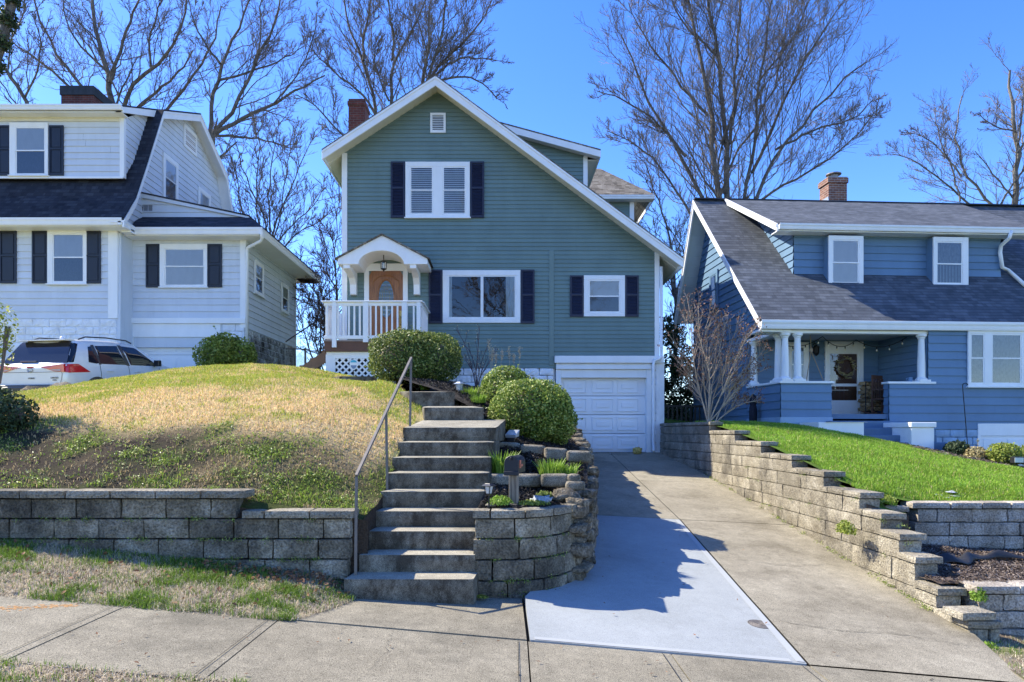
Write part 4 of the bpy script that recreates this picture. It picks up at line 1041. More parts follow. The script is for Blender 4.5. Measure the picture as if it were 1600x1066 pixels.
# windows and shutters
window(green_house, FM, gu(633.8), gu(734.2), gz(340.5), gz(254), [(gu(641), gu(677)), (gu(692), gu(728))], (gz(336), gz(298), gz(261.5)), inside='blinds', low=None, backing='room')
window(green_house, FM, gu(692), gu(813), gz(505), gz(423), [(gu(700), gu(753)), (gu(753.4), gu(806))], (gz(498), None, gz(431)), style='fixed', inside='sidecurtains', low=None, sill=False, backing='room')
window(green_house, FM, gu(912), gu(976), gz(495), gz(431), [(gu(919.5), gu(968.5))], (gz(489), gz(463.5), gz(438)), inside='shade', sill=False)
for a, b, t, bt in ((611, 633, 253.5, 341), (735, 756.5, 253.5, 341), (670, 691.3, 422, 506), (813.7, 835, 422, 506), (890.5, 911.5, 431, 495.5), (976.5, 997.5, 431, 495.5)):
    shutter(green_house, FM, gu(a), gu(b), gz(bt), gz(t), M['navy'], 'louver')
# garage front
gt = MB(); gt.mbox(FM, gu(866), gu(1035.5), gz(568), gz(556.8), 0, .14); gt.mbox(FM, gu(868.5), gu(1017), gz(577.5), gz(571), -.3, .09); gt.mbox(FM, gu(868.5), gu(1017), gz(571), gz(568), -.3, .03)
gt.mbox(FM, gu(868.5), gu(876.8), -.1, gz(577.5), -.3, .03); gt.mbox(FM, gu(1010), gu(1017.3), -.1, gz(577.5), -.3, .03); gt.mbox(FM, gu(876.8), gu(1010), gz(590.5), gz(577.5), -.3, .015)
bevel(gt.build('garage_surround', M['white'], green_house), .008, 1)
gd = MB(); DM = front(.16); zt0 = 0.0; zt1 = gz(590.5) + .03; rows = 4; hh = (zt1 - zt0) / rows; A0, A1 = gu(876.8), gu(1010)
for r_ in range(rows):
    z0, z1 = zt0 + hh * r_ + .007, zt0 + hh * (r_ + 1) - .007
    cols = [(gu(883.5), gu(916)), (gu(928), gu(958)), (gu(967.5), gu(997.5))]
    gd.mbox(DM, A0 - .02, A1 + .02, z0, z1, -.04, .0)
    for c0, c1 in cols:
        b0, b1 = z0 + .11, z1 - .09
        for q in range(3):        # ogee panel: stepped frame
            d = .028 * q; oo = (.010, .003, .026)[q]
            gd.mbox(DM, c0 + d * 1.6, c1 - d * 1.6, b0 + d * 1.6, b1 - d * 1.6, 0, oo) if q != 1 else None
        frame_boards(gd, DM, c0 - .03, c1 + .03, b0 - .03, b1 + .03, [(c0, c1, b0, b1)], 0, .028)
bevel(gd.build('garage_door', M['garage'], green_house), .006, 2)
ds = MB(); ux = gu(1018.5)
ds.tube([(8.835, -.06, 5.15), (8.835, -.06, 2.76), (8.83, -.10, 2.64), (8.72, -.2, 2.56), (ux + .03, -.2, 2.54), (ux, -.2, 2.42), (ux, -.2, .25), (ux, -.22, .12), (ux - .02, -.34, .05)], .045, 8)
ds.build('downspout', M['white'], green_house, smooth=True)
# little porch roof
VP = -1.0; pu = lambda px: (px - CX) * 18 / F + 4.34; pz = lambda py: (HY - py) * 18 / F + EYE - GH.z
PA, PZ = pu(597), pz(367.5); PL, PR, PB = pu(527.5), pu(668), pz(413); PT = pz(404)
arc = [(pu(595.5) + math.cos(t) * .60, PB + max(0, math.sin(t)) * .36) for t in np.linspace(math.pi, 0, 17)]
g = MB(); poly = [(PL, PB)] + arc + [(PR, PB), (PR, PT), (PA, PZ), (PL, PT)]
g.prism(poly, FM, .0, 1.0)
g.prism([(PL - .0, PB), (PL + .10, PB), (PL + .10, PB + .09), (PL, PB + .09)], FM, 1.0, 1.02)
portico = g.build('porch_roof', M['white'], green_house); bevel(portico, .01, 2)
g = MB()
for (u0, sgn) in ((PL - .06, 1), (PR + .06, -1)):
    sl = (PZ - PT) / (PA - PL) if sgn > 0 else (PZ - PT) / (PR - PA); ze_ = PZ - sl * abs(PA - u0)
    roof_poly(g, [(u0, -1.06, ze_ + .035), (u0, -.02, ze_ + .035), (PA, -.02, PZ + .035), (PA, -1.06, PZ + .035)], (0, 1, 0), .033)
g.build('porch_shingles', M['shingle_tan'], portico)
for a0, a1 in ((gu(549), gu(558.5)), (gu(647.5), gu(657))):
    b = MB(); prof = [(0.02, PB - .001), (.97, PB - .001), (.97, PB - .10), (.62, PB - .13), (.34, PB - .21), (.19, PB - .36), (.16, 4.36), (.02, 4.36)]
    k = len(prof); n = len(b.v)
    for a in (a0, a1):
        for o_, z in prof: b.v.append((a, -o_, z))
    b.f.append(tuple(range(n, n + k))); b.f.append(tuple(range(n + 2 * k - 1, n + k - 1, -1)))
    for i in range(k): b.f.append((n + i, n + (i + 1) % k, n + k + (i + 1) % k, n + k + i))
    bevel(b.build('bracket', M['white'], portico), .008, 1)
# front door
dc = MB(); D0, D1, DZ0, DZ1 = gu(577), gu(630), 2.90, gz(424)
frame_boards(dc, FM, gu(569.5), gu(637.5), 2.88, gz(412.5), [(D0, D1, 2.9, DZ1)], 0, .06); bevel(dc.build('door_casing', M['white'], green_house), .006, 1)
oc, oz, ow, oh = (D0 + D1) / 2, (gz(439.5) + gz(496)) / 2, .205, .51
d = MB(); nn = 40; o_ = .022
ring = [(oc + ow * math.cos(t), oz + oh * math.sin(t)) for t in np.linspace(0, 2 * math.pi, nn, endpoint=False)]
def boxpt(t):
    c, s = math.cos(t), math.sin(t); hw, z0_, z1_ = (D1 - D0) / 2, DZ0 - oz, DZ1 - oz
    k = min(hw / abs(c) if abs(c) > 1e-6 else 1e9, (z1_ if s > 0 else -z0_) / abs(s) if abs(s) > 1e-6 else 1e9); return (oc + c * k, oz + s * k)
for i in range(nn):
    t0, t1 = 2 * math.pi * i / nn, 2 * math.pi * (i + 1) / nn; a, b = ring[i], ring[(i + 1) % nn]; p, q = boxpt(t0), boxpt(t1)
    d.quad(FM(*p, o_), FM(*q, o_), FM(*b, o_), FM(*a, o_))
for zz in (DZ0, DZ1): pass
def moulding(pts, r_=.014): d.tube([FM(a, z, o_ + .004) for a, z in pts], r_, 6, False)
moulding([(oc + (ow + .03) * math.cos(t), oz + (oh + .03) * math.sin(t)) for t in np.linspace(0, 2 * math.pi, 49)], .02)
W_ = (D1 - D0) / 2 - .12
moulding([(oc - W_, DZ0 + .35)] + [(oc - W_, DZ1 - .28), (oc - W_ * .75, DZ1 - .22)] + [(oc + W_ * .75 * math.cos(t), DZ1 - .22 + .09 * math.sin(t)) for t in np.linspace(math.pi, 0, 13)] + [(oc + W_, DZ1 - .28), (oc + W_, DZ0 + .35), (oc + W_ * .6, DZ0 + .28), (oc, DZ0 + .42), (oc - W_ * .6, DZ0 + .28), (oc - W_, DZ0 + .35)])
moulding([(oc - W_, DZ0 + .12), (oc + W_, DZ0 + .12), (oc + W_, DZ0 + .2), (oc, DZ0 + .34), (oc - W_, DZ0 + .2), (oc - W_, DZ0 + .12)])
door = d.build('entrance_door', M['doorwood'], green_house)
gl = MB(); gl.quad(*[FM(a, z, .017) for a, z in ring]); gl.build('oval_glass', M['glass'], door)
gl = MB(); gl.quad(*[FM(a, z, .008) for a, z in ring]); gl.build('frosted_backing', paint('frosted_glass', (.36, .46, .52), .5, .2, 14), door)
cm = MB()
for dx in (-.10, -.05, 0, .05, .10):
    hgt = oh * math.sqrt(max(0, 1 - (dx / ow) ** 2)) * .95
    cm.tube([FM(oc + dx, oz - hgt, .020), FM(oc + dx, oz + hgt * .55, .020), FM(oc + dx * .4, oz + hgt * .8, .020)], .004, 4)
for rr in (.55, .8):
    cm.tube([FM(oc + ow * rr * math.cos(t), oz + oh * rr * math.sin(t), .020) for t in np.linspace(0, 2 * math.pi, 33)], .004, 4, False)
cm.build('leaded_came', M['brass'], door)
hd = MB(); hu_ = gu(626); hd.mbox(FM, hu_ - .03, hu_ + .03, gz(512), gz(486), .022, .03); hd.tube([FM(hu_, gz(509), .03), FM(hu_, gz(507), .075), FM(hu_, gz(497), .075), FM(hu_, gz(495), .03)], .011, 6); hd.lathe([(.026, 0), (.026, .02), (.0, .02)], (hu_, -.05, gz(489)), 10); hd.build('handle_set', M['brass'], door)
# deck, lattice, rails
VDk = -1.70; dz = 2.90; DU0, DU1 = -.10, 2.35
k_ = MB()
for i in range(14):
    y0 = VDk + i * .122; k_.box(DU0 - .02, DU1 + .02, y0, y0 + .116, dz - .035, dz)
deck = k_.build('porch_deck', paint('deck_boards', (.30, .24, .20), .7, .15, 6), green_house)
k_ = MB(); k_.box(DU0 + .0, DU1, VDk + .02, VDk + .06, dz - .29, dz - .037); k_.box(DU0, DU0 + .04, VDk + .06, 0, dz - .29, dz - .037); k_.box(DU1 - .04, DU1, VDk + .06, 0, dz - .29, dz - .037); k_.build('fascia', M['deckbrown'], deck)
rail_top, rail_bot = dz + .955, dz + .06
front_posts = [(.11, .22), ((567.5 - CX) * 17.3 / F + 4.34, (575.5 - CX) * 17.3 / F + 4.34), ((628 - CX) * 17.3 / F + 4.34, (636 - CX) * 17.3 / F + 4.34), (DU1 - .10, DU1)]
rl = MB()
rl.box(DU0 - .05, DU1 + .05, VDk - .05, VDk + .09, rail_top, rail_top + .035); rl.box(DU0, DU1, VDk, VDk + .04, rail_top - .09, rail_top)
rl.box(DU0, DU1, VDk, VDk + .04, rail_bot - .035, rail_bot + .055)
rl.box(DU1 - .06, DU1 + .08, VDk + .09, -.03, rail_top, rail_top + .035); rl.box(DU1 - .02, DU1 + .02, VDk + .04, -.03, rail_top - .09, rail_top); rl.box(DU1 - .02, DU1 + .02, VDk + .04, -.03, rail_bot - .035, rail_bot + .055)
rl.box(DU0 - .05, DU0 + .09, VDk + .09, -.9, rail_top, rail_top + .035); rl.box(DU0, DU0 + .04, VDk + .04, -.9, rail_top - .09, rail_top); rl.box(DU0, DU0 + .04, VDk + .04, -.9, rail_bot - .035, rail_bot + .055)
rail = rl.build('porch_railing', M['white'], green_house); bevel(rail, .006, 1)
for a0, a1 in front_posts:
    mb = MB(); mb.box(a0, a1, VDk - .035, VDk + .06, dz - .19 if a0 < .2 else dz - .06, rail_top - .001); mb.build('post', M['white'], rail)
for y_ in (-.98, -.08):
    mb = MB(); mb.box(DU0 - .02, DU0 + .07, y_, y_ + .09, dz - .2, rail_top + .06 if y_ < -.5 else rail_top); mb.build('post', M['white'], rail)
u_ = DU0 + .06
while u_ < DU1 - .12:
    if all(not (a0 - .045 < u_ < a1 + .01) for a0, a1 in front_posts):
        mb = MB(); mb.box(u_, u_ + .042, VDk + .002, VDk + .038, rail_bot + .056, rail_top - .091); mb.build('baluster', M['white'], rail)
    u_ += .137
for (uu, va, vb) in ((DU1 - .018, VDk + .14, -.1), (DU0 + .003, VDk + .14, -1.02)):
    y_ = va
    while y_ < vb:
        mb = MB(); mb.box(uu, uu + .036, y_, y_ + .042, rail_bot + .056, rail_top - .091); mb.build('baluster', M['white'], rail); y_ += .137
lt = MB(); L0, L1, LZ0, LZ1 = .16, DU1 - .02, 1.60, dz - .46
lt.box(DU0 + .02, DU1, VDk + .10, VDk + .14, LZ1, LZ1 + .10); lt.box(DU0 + .02, .16, VDk + .10, VDk + .14, LZ0, LZ1); lt.box(DU0 + .04, DU1, VDk + .09, VDk + .16, LZ1 + .10, LZ1 + .17)
def clip_line(a, b):
    (x0, y0), (x1, y1) = a, b; t0, t1 = 0, 1
    for p, q in ((-(x1 - x0), x0 - L0), (x1 - x0, L1 - x0), (-(y1 - y0), y0 - LZ0), (y1 - y0, LZ1 - y0)):
        if abs(p) < 1e-9:
            if q < 0: return None
        else:
            r_ = q / p
            if p < 0: t0 = max(t0, r_)
            else: t1 = min(t1, r_)
    return ((x0 + t0 * (x1 - x0), y0 + t0 * (y1 - y0)), (x0 + t1 * (x1 - x0), y0 + t1 * (y1 - y0))) if t0 < t1 else None
for sgn, yy in ((1, VDk + .112), (-1, VDk + .124)):
    c = -6.0
    while c < 8:
        s_ = clip_line((c, 0), (c + sgn * 4, 4))
        if s_: lt.beam((s_[0][0], yy, s_[0][1]), (s_[1][0], yy, s_[1][1]), .010, .046, (0, -1, 0)) if False else lt.beam((s_[0][0], yy, s_[0][1]), (s_[1][0], yy, s_[1][1]), .046, .010, (0, 1, 0))
        c += .165
lat = lt.build('lattice_skirt', M['white'], green_house)
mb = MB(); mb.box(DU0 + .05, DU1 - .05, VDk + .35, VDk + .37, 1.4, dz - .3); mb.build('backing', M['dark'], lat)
sr = MB()
for i in range(4):
    z1 = dz - .19 * (i + 1); sr.box(DU0 - .28 * (i + 1), DU0 - .28 * i + .02, -.95, -.05, z1 - .04, z1); sr.box(DU0 - .28 * i - .01, DU0 - .28 * i + .0, -.95, -.05, z1, z1 + .17)
sr.prism([(DU0, dz - .08), (DU0, dz - .42), (DU0 - 1.15, 1.78), (DU0 - 1.15, 2.05)], front(-.95), 0, .04)
sr.box(DU0 - 2.2, DU0 - 1.1, -1.0, .1, 1.82, 2.02); sr.build('porch_stairs', M['stairbrown'], green_house)
sr = MB(); sr.tube([(DU0 - .28, -.97, 2.6), (DU0 - .28, -.97, 3.7)], .02, 6); sr.tube([(DU0, -.97, 3.75), (DU0 - 1.2, -.97, 2.95)], .018, 6); sr.build('stair_rail', M['black_metal'], green_house)
# lantern hanging under the porch arch
ln = thing('pendant_lantern', 'small bronze lantern hanging under the white porch arch', 'lantern', at(599.5, 396, 18.45))
mb = MB(); mb.lathe([(.06, .0), (.05, -.02), (.012, -.03), (.01, -.18)], n=12); mb.lathe([(.02, -.19), (.085, -.225), (.09, -.235), (.08, -.24), (.02, -.24)], n=12)
for k in range(6):
    a = k * math.pi / 3; mb.tube([(.082 * math.cos(a), .082 * math.sin(a), -.235), (.078 * math.cos(a), .078 * math.sin(a), -.42)], .006, 5)
mb.lathe([(.02, -.415), (.08, -.415), (.075, -.43), (.03, -.455), (.018, -.475), (.02, -.485), (.004, -.50)], n=12); mb.build('cage', M['black_metal'], ln)
mb = MB(); mb.lathe([(.07, -.24), (.074, -.26), (.068, -.415)], n=12); mb.build('lantern_glass', M['glass'], ln)
mb = MB(); mb.lathe([(.012, -.41), (.014, -.35), (.022, -.32), (.012, -.28), (.002, -.27)], n=10); mb.build('bulb', M['bulb'], ln)
# ================================================================== the white gambrel house on the left
LB = 2.40
LH = Frame(-11.36, 20.3, LB, 0)
white_house = thing('house', 'white gambrel roofed house with black shutters and a dark shingle roof', 'house', (LH.x, LH.y, LH.z))
def lp(px, py, v=None, u=None): return LH.pick(px, py, v=v, u=u)
F0 = front(0); FW = front(.7)
UW = lp(383, 500, v=.7)[0]                    # outer corner of the garage wing
VBk = 5.9
zfd = lp(100, 498, v=0)[2]; zev = lp(100, 351, v=-.6)[2]; zev1 = lp(100, 340, v=-.6)[2]
zw0 = lp(300, 497, v=.7)[2]; zwe = lp(300, 366, v=.1)[2]; zwe1 = lp(300, 355, v=.1)[2]
mb = MB(); E = .20
_cb = clapboard; _win = window
def window(*a, **k): k.setdefault('o', .02); return _win(*a, **k)
def clapboard(mb, poly, M_, expo=.118, zstart=None, lap=.026): _cb(mb, poly, M_, expo, zstart, lap)
clapboard(mb, [(-9, zfd), (-.02, zfd), (-.02, zev), (-9, zev)], F0, E)
clapboard(mb, [(0, zfd), (.7, zfd), (.7, zwe), (0, zwe)], side_r(0), E)
clapboard(mb, [(0, zw0), (UW, zw0), (UW, zwe), (0, zwe)], FW, E)
clapboard(mb, [(.7, zw0 - .30), (VBk, zw0 - .30), (VBk, zwe), (.7, zwe)], side_r(UW), E)
mb.box(-9, -.01, .01, 9, -.5, zev); mb.box(-.01, UW - .01, .99, VBk, -.5, zwe); mb.box(-.01, UW - .01, .71, .99, zw0 - .9, zwe)
mb.build('wall', M['white_siding'], white_house)
mb = MB(); rock_field(mb, F0, -9, .0, -.4, zfd - .005, .5, .24, .025); rock_field(mb, side_r(0), 0, .7, -.4, zfd - .005, .35, .24, .02); mb.build('foundation', M['white_stone'], white_house)
stoney = stone('flaking_white_stone', (.10, .085, .07), (.52, .53, .53), (.70, .71, .72), 40, 6, .8, .02, .3, dark=(.05, .04, .03), darkth=.52)
mb = MB(); rock_field(mb, side_r(UW - .02), .75, VBk, -.3, zw0 - .31, .32, .2, .03); mb.build('stone_foundation', stoney, white_house)
mb = MB()
ux = lp(345, 500, v=.7)[0]; ux2 = lp(378, 500, v=.7)[0]; gt0 = lp(300, 527, v=.7)[2]
b4 = MB(); b4.mbox(FW, .02, UW + .03, zw0 - .18, zw0 - .01, .0, .09); bevel(b4.build('band_board', M['white'], white_house), .006, 1); mb.mbox(FW, .0, ux, gt0, zw0 - .18, -.2, .03); mb.mbox(FW, 0, .12, -.4, gt0, -.25, .03); mb.mbox(FW, ux - .02, ux + .06, -.4, gt0, -.25, .03)
bevel(mb.build('garage_surround', M['white'], white_house), .006, 1); mb = MB(); mb.mbox(F0, lp(170, 0, v=0)[0], .02, zfd, zev, 0, .038); mb.mbox(side_r(0), -.03, .12, zfd, zev, 0, .035); mb.build('corner_board', M['white'], white_house); mb = MB(); mb.mbox(FW, UW - .14, UW + .03, zw0 - .3, zwe, 0, .035); mb.mbox(side_r(UW), .67, .78, zw0 - .3, zwe, 0, .033); mb.build('corner_board', M['white'], white_house); mb = MB(); mb.mbox(side_r(UW), VBk - .1, VBk, zw0 - .3, zwe, 0, .033); mb.build('corner_board', M['white'], white_house)
mb = MB(); rock_field(mb, FW, ux + .06, UW + .0, -.4, zw0 - .19, .4, .22, .02); mb.build('garage_pier', M['white_stone'], white_house)
mb = MB(); DMl = front(.85)
for r_ in range(4):
    z0, z1 = gt0 - .53 * (r_ + 1) + .004, gt0 - .53 * r_ - .004; mb.mbox(DMl, .1, ux - .0, z0, z1, -.04, 0)
    for c in range(4):
        w_ = (ux - .1) / 4; c0, c1 = .1 + w_ * c + .07, .1 + w_ * (c + 1) - .07; mb.mbox(DMl, c0, c1, z0 + .09, z1 - .09, 0, .011); mb.mbox(DMl, c0 + .03, c1 - .03, z0 + .12, z1 - .12, .011, .018)
bevel(mb.build('garage_door', M['garage'], white_house), .005, 1)
# gutters and soffits
UE = lp(410, 360, v=.1)[0]; UG = lp(190, 345, v=-.6)[0]; VE2 = 6.75
mb = MB(); gutter(mb, (-9, -.50, zev), (UG, -.50, zev), .11, zev1 - zev); gutter(mb, (UG - .11, -.6, zev), (UG - .11, .2, zwe + .02), .11, zev1 - zev, (1, 0, 0)); gutter(mb, (UG - .1, .2, zwe), (UE, .2, zwe), .11, zwe1 - zwe); gutter(mb, (UE - .11, .1, zwe), (UE - .11, VE2, zwe), .11, zwe1 - zwe, (1, 0, 0))
mb.box(-9, UG - .0, -.5, .1, zev - .02, zev + .04); mb.box(0.0, UE - .05, .2, .72, zwe - .02, zwe + .04); mb.box(UG - .3, UG + .0, -.1, .3, zwe + .0, zwe + .1); mb.box(UW, UE - .05, .72, VE2, zwe - .02, zwe + .04); mb.box(0, UE - .05, VBk, VE2, zwe - .02, zwe + .04)
mb.box(UW - 2, UE - .005, VE2 - .03, VE2 + .06, zwe - .02, zwe1 + .05); mb.box(UE - .11, UE, VE2 - .02, VE2 + .06, zwe, zwe1 + .05)
mb.build('gutter', M['white'], white_house)
mb = MB(); q = [(UE - .03, .12, zwe + .02), (UE - .05, .22, zwe - .06), (UE - .10, .3, zwe - .14), (UW + .12, .62, zwe - .26), (UW + .07, .66, zwe - .40), (UW + .07, .66, zw0 - 1.3)]
mb.tube(q, .05, 8); mb.build('downspout', M['white'], white_house, smooth=True)
# gambrel roof
UGm = -10.82 - LH.x                         # verge of the gable end
prof = [(19.70 - 20.3, zev1 + .02)]
for D, z in ((20.36, 8.70), (21.05, 10.05), (22.03, 12.08), (24.77, 13.23), (27.16, 11.95), (27.95, 10.2), (28.6, 8.9), (29.3, 7.8)): prof.append((D - 20.3, z - LB))
mb = MB()
for (v0, z0), (v1, z1) in zip(prof[:-1], prof[1:]):
    roof_poly(mb, [(-9, v0, z0), (UGm, v0, z0), (UGm, v1, z1), (-9, v1, z1)], (1, 0, 0), .09)
groof = mb.build('roof', M['shingle_dark'], white_house)
UGW = UGm - .42
gp = [(v, z - .10) for v, z in prof]
mb = MB(); clapboard(mb, [(gp[0][0] + .5, gp[1][1] - .7)] + gp[1:] + [(gp[-1][0] - .3, gp[1][1] - .7)], side_r(UGW), .21)
mb.prism([(gp[0][0] + .55, -.3)] + [(v, z - .02) for v, z in gp[1:]] + [(gp[-1][0] - .3, -.3)], side_r(UGW - .02), -7, 0)
mb.build('gable_wall', M['white_siding'], white_house)
mb = MB()
for (v0, z0), (v1, z1) in zip(prof[:-1], prof[1:]):
    mb.prism([(v0, z0 - .05), (v1, z1 - .05), (v1, z1 - .30), (v0, z0 - .30)], side_r(UGm), -.05, .0)
    mb.prism([(v0, z0 - .06), (v1, z1 - .06), (v1, z1 - .12), (v0, z0 - .12)], side_r(UGm), 0, .02)
    mb.prism([(v0, z0 - .12), (v1, z1 - .12), (v1, z1 - .16), (v0, z0 - .16)], side_r(UGm), -.42, -.05)
mb.build('verge_trim', M['white'], groof)
SRW = side_r(UGW)
def side_win(px0, py0, px1, py1, M_, ucoord, house, pk, **kw):
    a = pk(px0, py0, u=ucoord); b = pk(px1, py1, u=ucoord); return a, b
a = lp(253, 300, u=UGW); b = lp(276, 300, u=UGW); zt_ = lp(264, 246, u=UGW)[2]; zb_ = lp(264, 318, u=UGW)[2]
window(white_house, SRW, a[1], b[1], zb_, zt_, [(a[1] + .13, b[1] - .13)], (zb_ + .06, (zb_ + zt_) / 2, zt_ - .16), inside='shade', low='screen')
a = lp(308, 300, u=UGW); b = lp(327, 300, u=UGW); zt_ = lp(317, 298, u=UGW)[2]; zb_ = zt_ - 1.35
window(white_house, SRW, a[1], b[1], zb_, zt_, [(a[1] + .13, b[1] - .13)], (zb_ + .06, (zb_ + zt_) / 2, zt_ - .14), inside='shade', low='screen')
a = lp(286, 220, u=UGW); b = lp(306, 220, u=UGW); zt_ = lp(296, 203, u=UGW)[2]; zb_ = lp(296, 237, u=UGW)[2]
vt = MB(); frame_boards(vt, SRW, a[1], b[1], zb_, zt_, [(a[1] + .1, b[1] - .1, zb_ + .1, zt_ - .1)], 0, .05); z = zb_ + .1
while z < zt_ - .12:
    vt.mbox(SRW, a[1] + .1, b[1] - .1, z, z + .035, .01, .035); z += .07
gv = vt.build('gable_vent', M['white'], white_house); bk = MB(); bk.mbox(SRW, a[1] + .08, b[1] - .08, zb_ + .08, zt_ - .08, 0, .018); bk.build('backing', M['deckbrown'], gv)
# long front dormer
vd = .19; FDm = front(vd); ud = -11.27 - LH.x
zd0 = 9.29 - LB; zd1 = 10.98 - LB; ze1 = 11.28 - LB
mb = MB(); clapboard(mb, [(-9, zd0), (ud, zd0), (ud, zd1 + .1), (-9, zd1 + .1)], FDm, E * .95)
SD = side_r(ud)
clapboard(mb, [(vd, zd0)] + [(v, z - .02) for v, z in prof[2:4]] + [(prof[3][0] - .1, prof[3][1] - .1), (vd, zd1 + .1)], SD, E * .95)
dorm = mb.build('dormer', M['white_siding'], white_house)
mb = MB(); roof_poly(mb, [(-9, -.22, ze1), (ud + .22, -.22, ze1), (ud + .22, prof[3][0] + .1, prof[3][1] + .05), (-9, prof[3][0] + .1, prof[3][1] + .05)], (1, 0, 0), .05); mb.build('dormer_roof', M['shingle_dark'], dorm)
mb = MB(); gutter(mb, (-9, -.22, ze1 - .16), (ud + .20, -.22, ze1 - .16), .1, .15); mb.box(-9, ud + .14, -.2, vd, ze1 - .20, ze1 - .17)
sl_ = (prof[3][1] + .05 - ze1) / (prof[3][0] + .32)
mb.prism([(-.22, ze1 - .05), (prof[3][0], prof[3][1] - .02), (prof[3][0], prof[3][1] - .26), (-.22, ze1 - .22)], side_r(ud + .22), -.03, .0); mb.prism([(-.2, ze1 - .17), (prof[3][0], prof[3][1] - .2), (prof[3][0], prof[3][1] - .24), (-.2, ze1 - .2)], side_r(ud + .2), -.22, -.01)
mb.mbox(FDm, ud - .10, ud + .03, zd0, zd1 + .1, 0, .032); mb.mbox(SD, vd - .03, vd + .09, zd0, zd1 + .1, 0, .031); mb.mbox(FDm, -9, ud, zd0 - .03, zd0 + .03, 0, .05)
mb.build('dormer_trim', M['white'], dorm)
mb = MB(); frame_boards(mb, FDm, -9, ud - .1, zd1 - .0, ze1 - .19, [(-8.9, -8.8, zd1 + .01, zd1 + .03)], .0, .045); mb.build('frieze', M['cream'], dorm)
def fw(px, py, v): p = lp(px, py, v=v); return p[0], p[2]
def win_l(x0, y0, x1, y1, g0, g1, yt, ym, yb, M_, v, **kw):
    a0, z1 = fw(x0, y0, v); a1, z0 = fw(x1, y1, v); l0 = fw(g0, ym, v)[0]; l1 = fw(g1, ym, v)[0]
    return window(white_house, M_, a0, a1, z0, z1, [(l0 - .035, l1 + .035)], (fw(g0, yb, v)[1] - .035, fw(g0, ym, v)[1], fw(g0, yt, v)[1] + .035), **kw)
win_l(17, 193, 77, 275, 28, 71, 202, 236.5, 272, FDm, vd, low='screen')
win_l(76, 357, 137, 444, 86, 131, 368, 403, 440, F0, 0, low='screen')
win_l(-70, 357, -6, 444, -60, -16, 368, 403, 440, F0, 0, low='screen')
win_l(251, 382, 325, 449, 260.5, 319, 391, 417, 445.5, FW, .7, inside='shade', low=None, backing='room')
for (x0, x1, t, b, M_, v) in ((-2, 20, 197, 275, FDm, vd), (78, 100.5, 197, 275, FDm, vd), (134, 158.5, 362, 443.5, F0, 0), (51.5, 76, 361.5, 443.5, F0, 0), (1, 27, 361.5, 443.5, F0, 0), (229, 251.5, 382, 449.5, FW, .7), (324.5, 347.5, 382, 449.5, FW, .7)):
    shutter(white_house, M_, fw(x0, t, v)[0], fw(x1, t, v)[0], fw(x0, b, v)[1], fw(x0, t, v)[1], M['navy2'], 'panel')
SW = side_r(UW)
for (x0, x1, t, b) in ((395.5, 409.5, 405, 466), (438, 449, 440, 493)):
    a = lp(x0, t, u=UW); b_ = lp(x1, b, u=UW); zt_ = lp((x0 + x1) / 2, (t + b) / 2 - (b - t) * .42, u=UW)[2]; zb_ = lp((x0 + x1) / 2, (t + b) / 2 + (b - t) * .42, u=UW)[2]
    window(white_house, SW, a[1], b_[1], zb_, zt_, [(a[1] + .09, b_[1] - .09)], (zb_ + .07, (zb_ + zt_) / 2, zt_ - .1), inside='shade', low='screen')
# low roofs over the wing
v1 = 1.2; zs1 = lp(300, 339, v=v1)[2]; uA = lp(214, 305, v=v1); uB = lp(380, 344, v=v1)
mb = MB()
roof_poly(mb, [(UG - .1, .12, zwe1 + .02), (UE - .0, .12, zwe1 + .02), (uB[0] + .15, v1, zs1), (UG - .5, v1, zs1)], (1, 0, 0), .05)
roof_poly(mb, [(UE, .12, zwe1 + .02), (UE, VE2, zwe1 + .02), (uB[0] + .15, VE2 - 1.1, zs1), (uB[0] + .15, v1, zs1)], (0, 1, 0), .05)
roof_poly(mb, [(UGW - .02, v1 - .1, uA[2] + .08), (UGW - .02, VE2 - .6, uA[2] + .08), (uB[0] + .2, VE2 - .6, zs1 + .04), (uB[0] + .2, v1 - .1, zs1 + .04)], (0, 1, 0), .05)
wr = mb.build('wing_roof', M['shingle_dark'], white_house)
mb = MB(); FP = front(v1)
clapboard(mb, [(UGW, zs1 - .1), (uB[0] + .1, zs1 - .1), (uB[0] + .1, zs1), (UGW, uA[2])], FP, .24); mb.prism([(UGW, zs1 - .3), (uB[0] + .1, zs1 - .3), (uB[0] + .1, zs1 - .02), (UGW, uA[2])], FP, -4, -.01)
k = (uA[2] - zs1) / (uB[0] + .2 - UGW)
mb.prism([(UGW, uA[2] + .03), (UGW, uA[2] - .1), (uB[0] + .2, zs1 - .07), (uB[0] + .2, zs1 + .0)], FP, .02, .09); mb.build('roof_gable', M['white_siding'], wr)
mb = MB()
for i in range(3):
    a0, z1 = fw(218.5 + 7 * i, 321, v1); a1, z0 = fw(224.5 + 7 * i, 330, v1); mb.mbox(FP, a0, a1, z0, z1, .0, .022)
mb.build('vent_grille', paint('grey_vent', (.22, .23, .25), .7), wr)
mb = MB(); x0, x1 = (95.5 - CX) * 25 / F - LH.x, (146 - CX) * 25 / F - LH.x; mb.box(x0, x1, 4.7, 5.9, 5, 11.60); lch = mb.build('chimney', M['brick_red'], white_house)
mb = MB(); mb.box(x0 - .03, x1 + .03, 4.66, 5.94, 11.60, 11.93); mb.build('chimney_cap', M['soot'], lch)

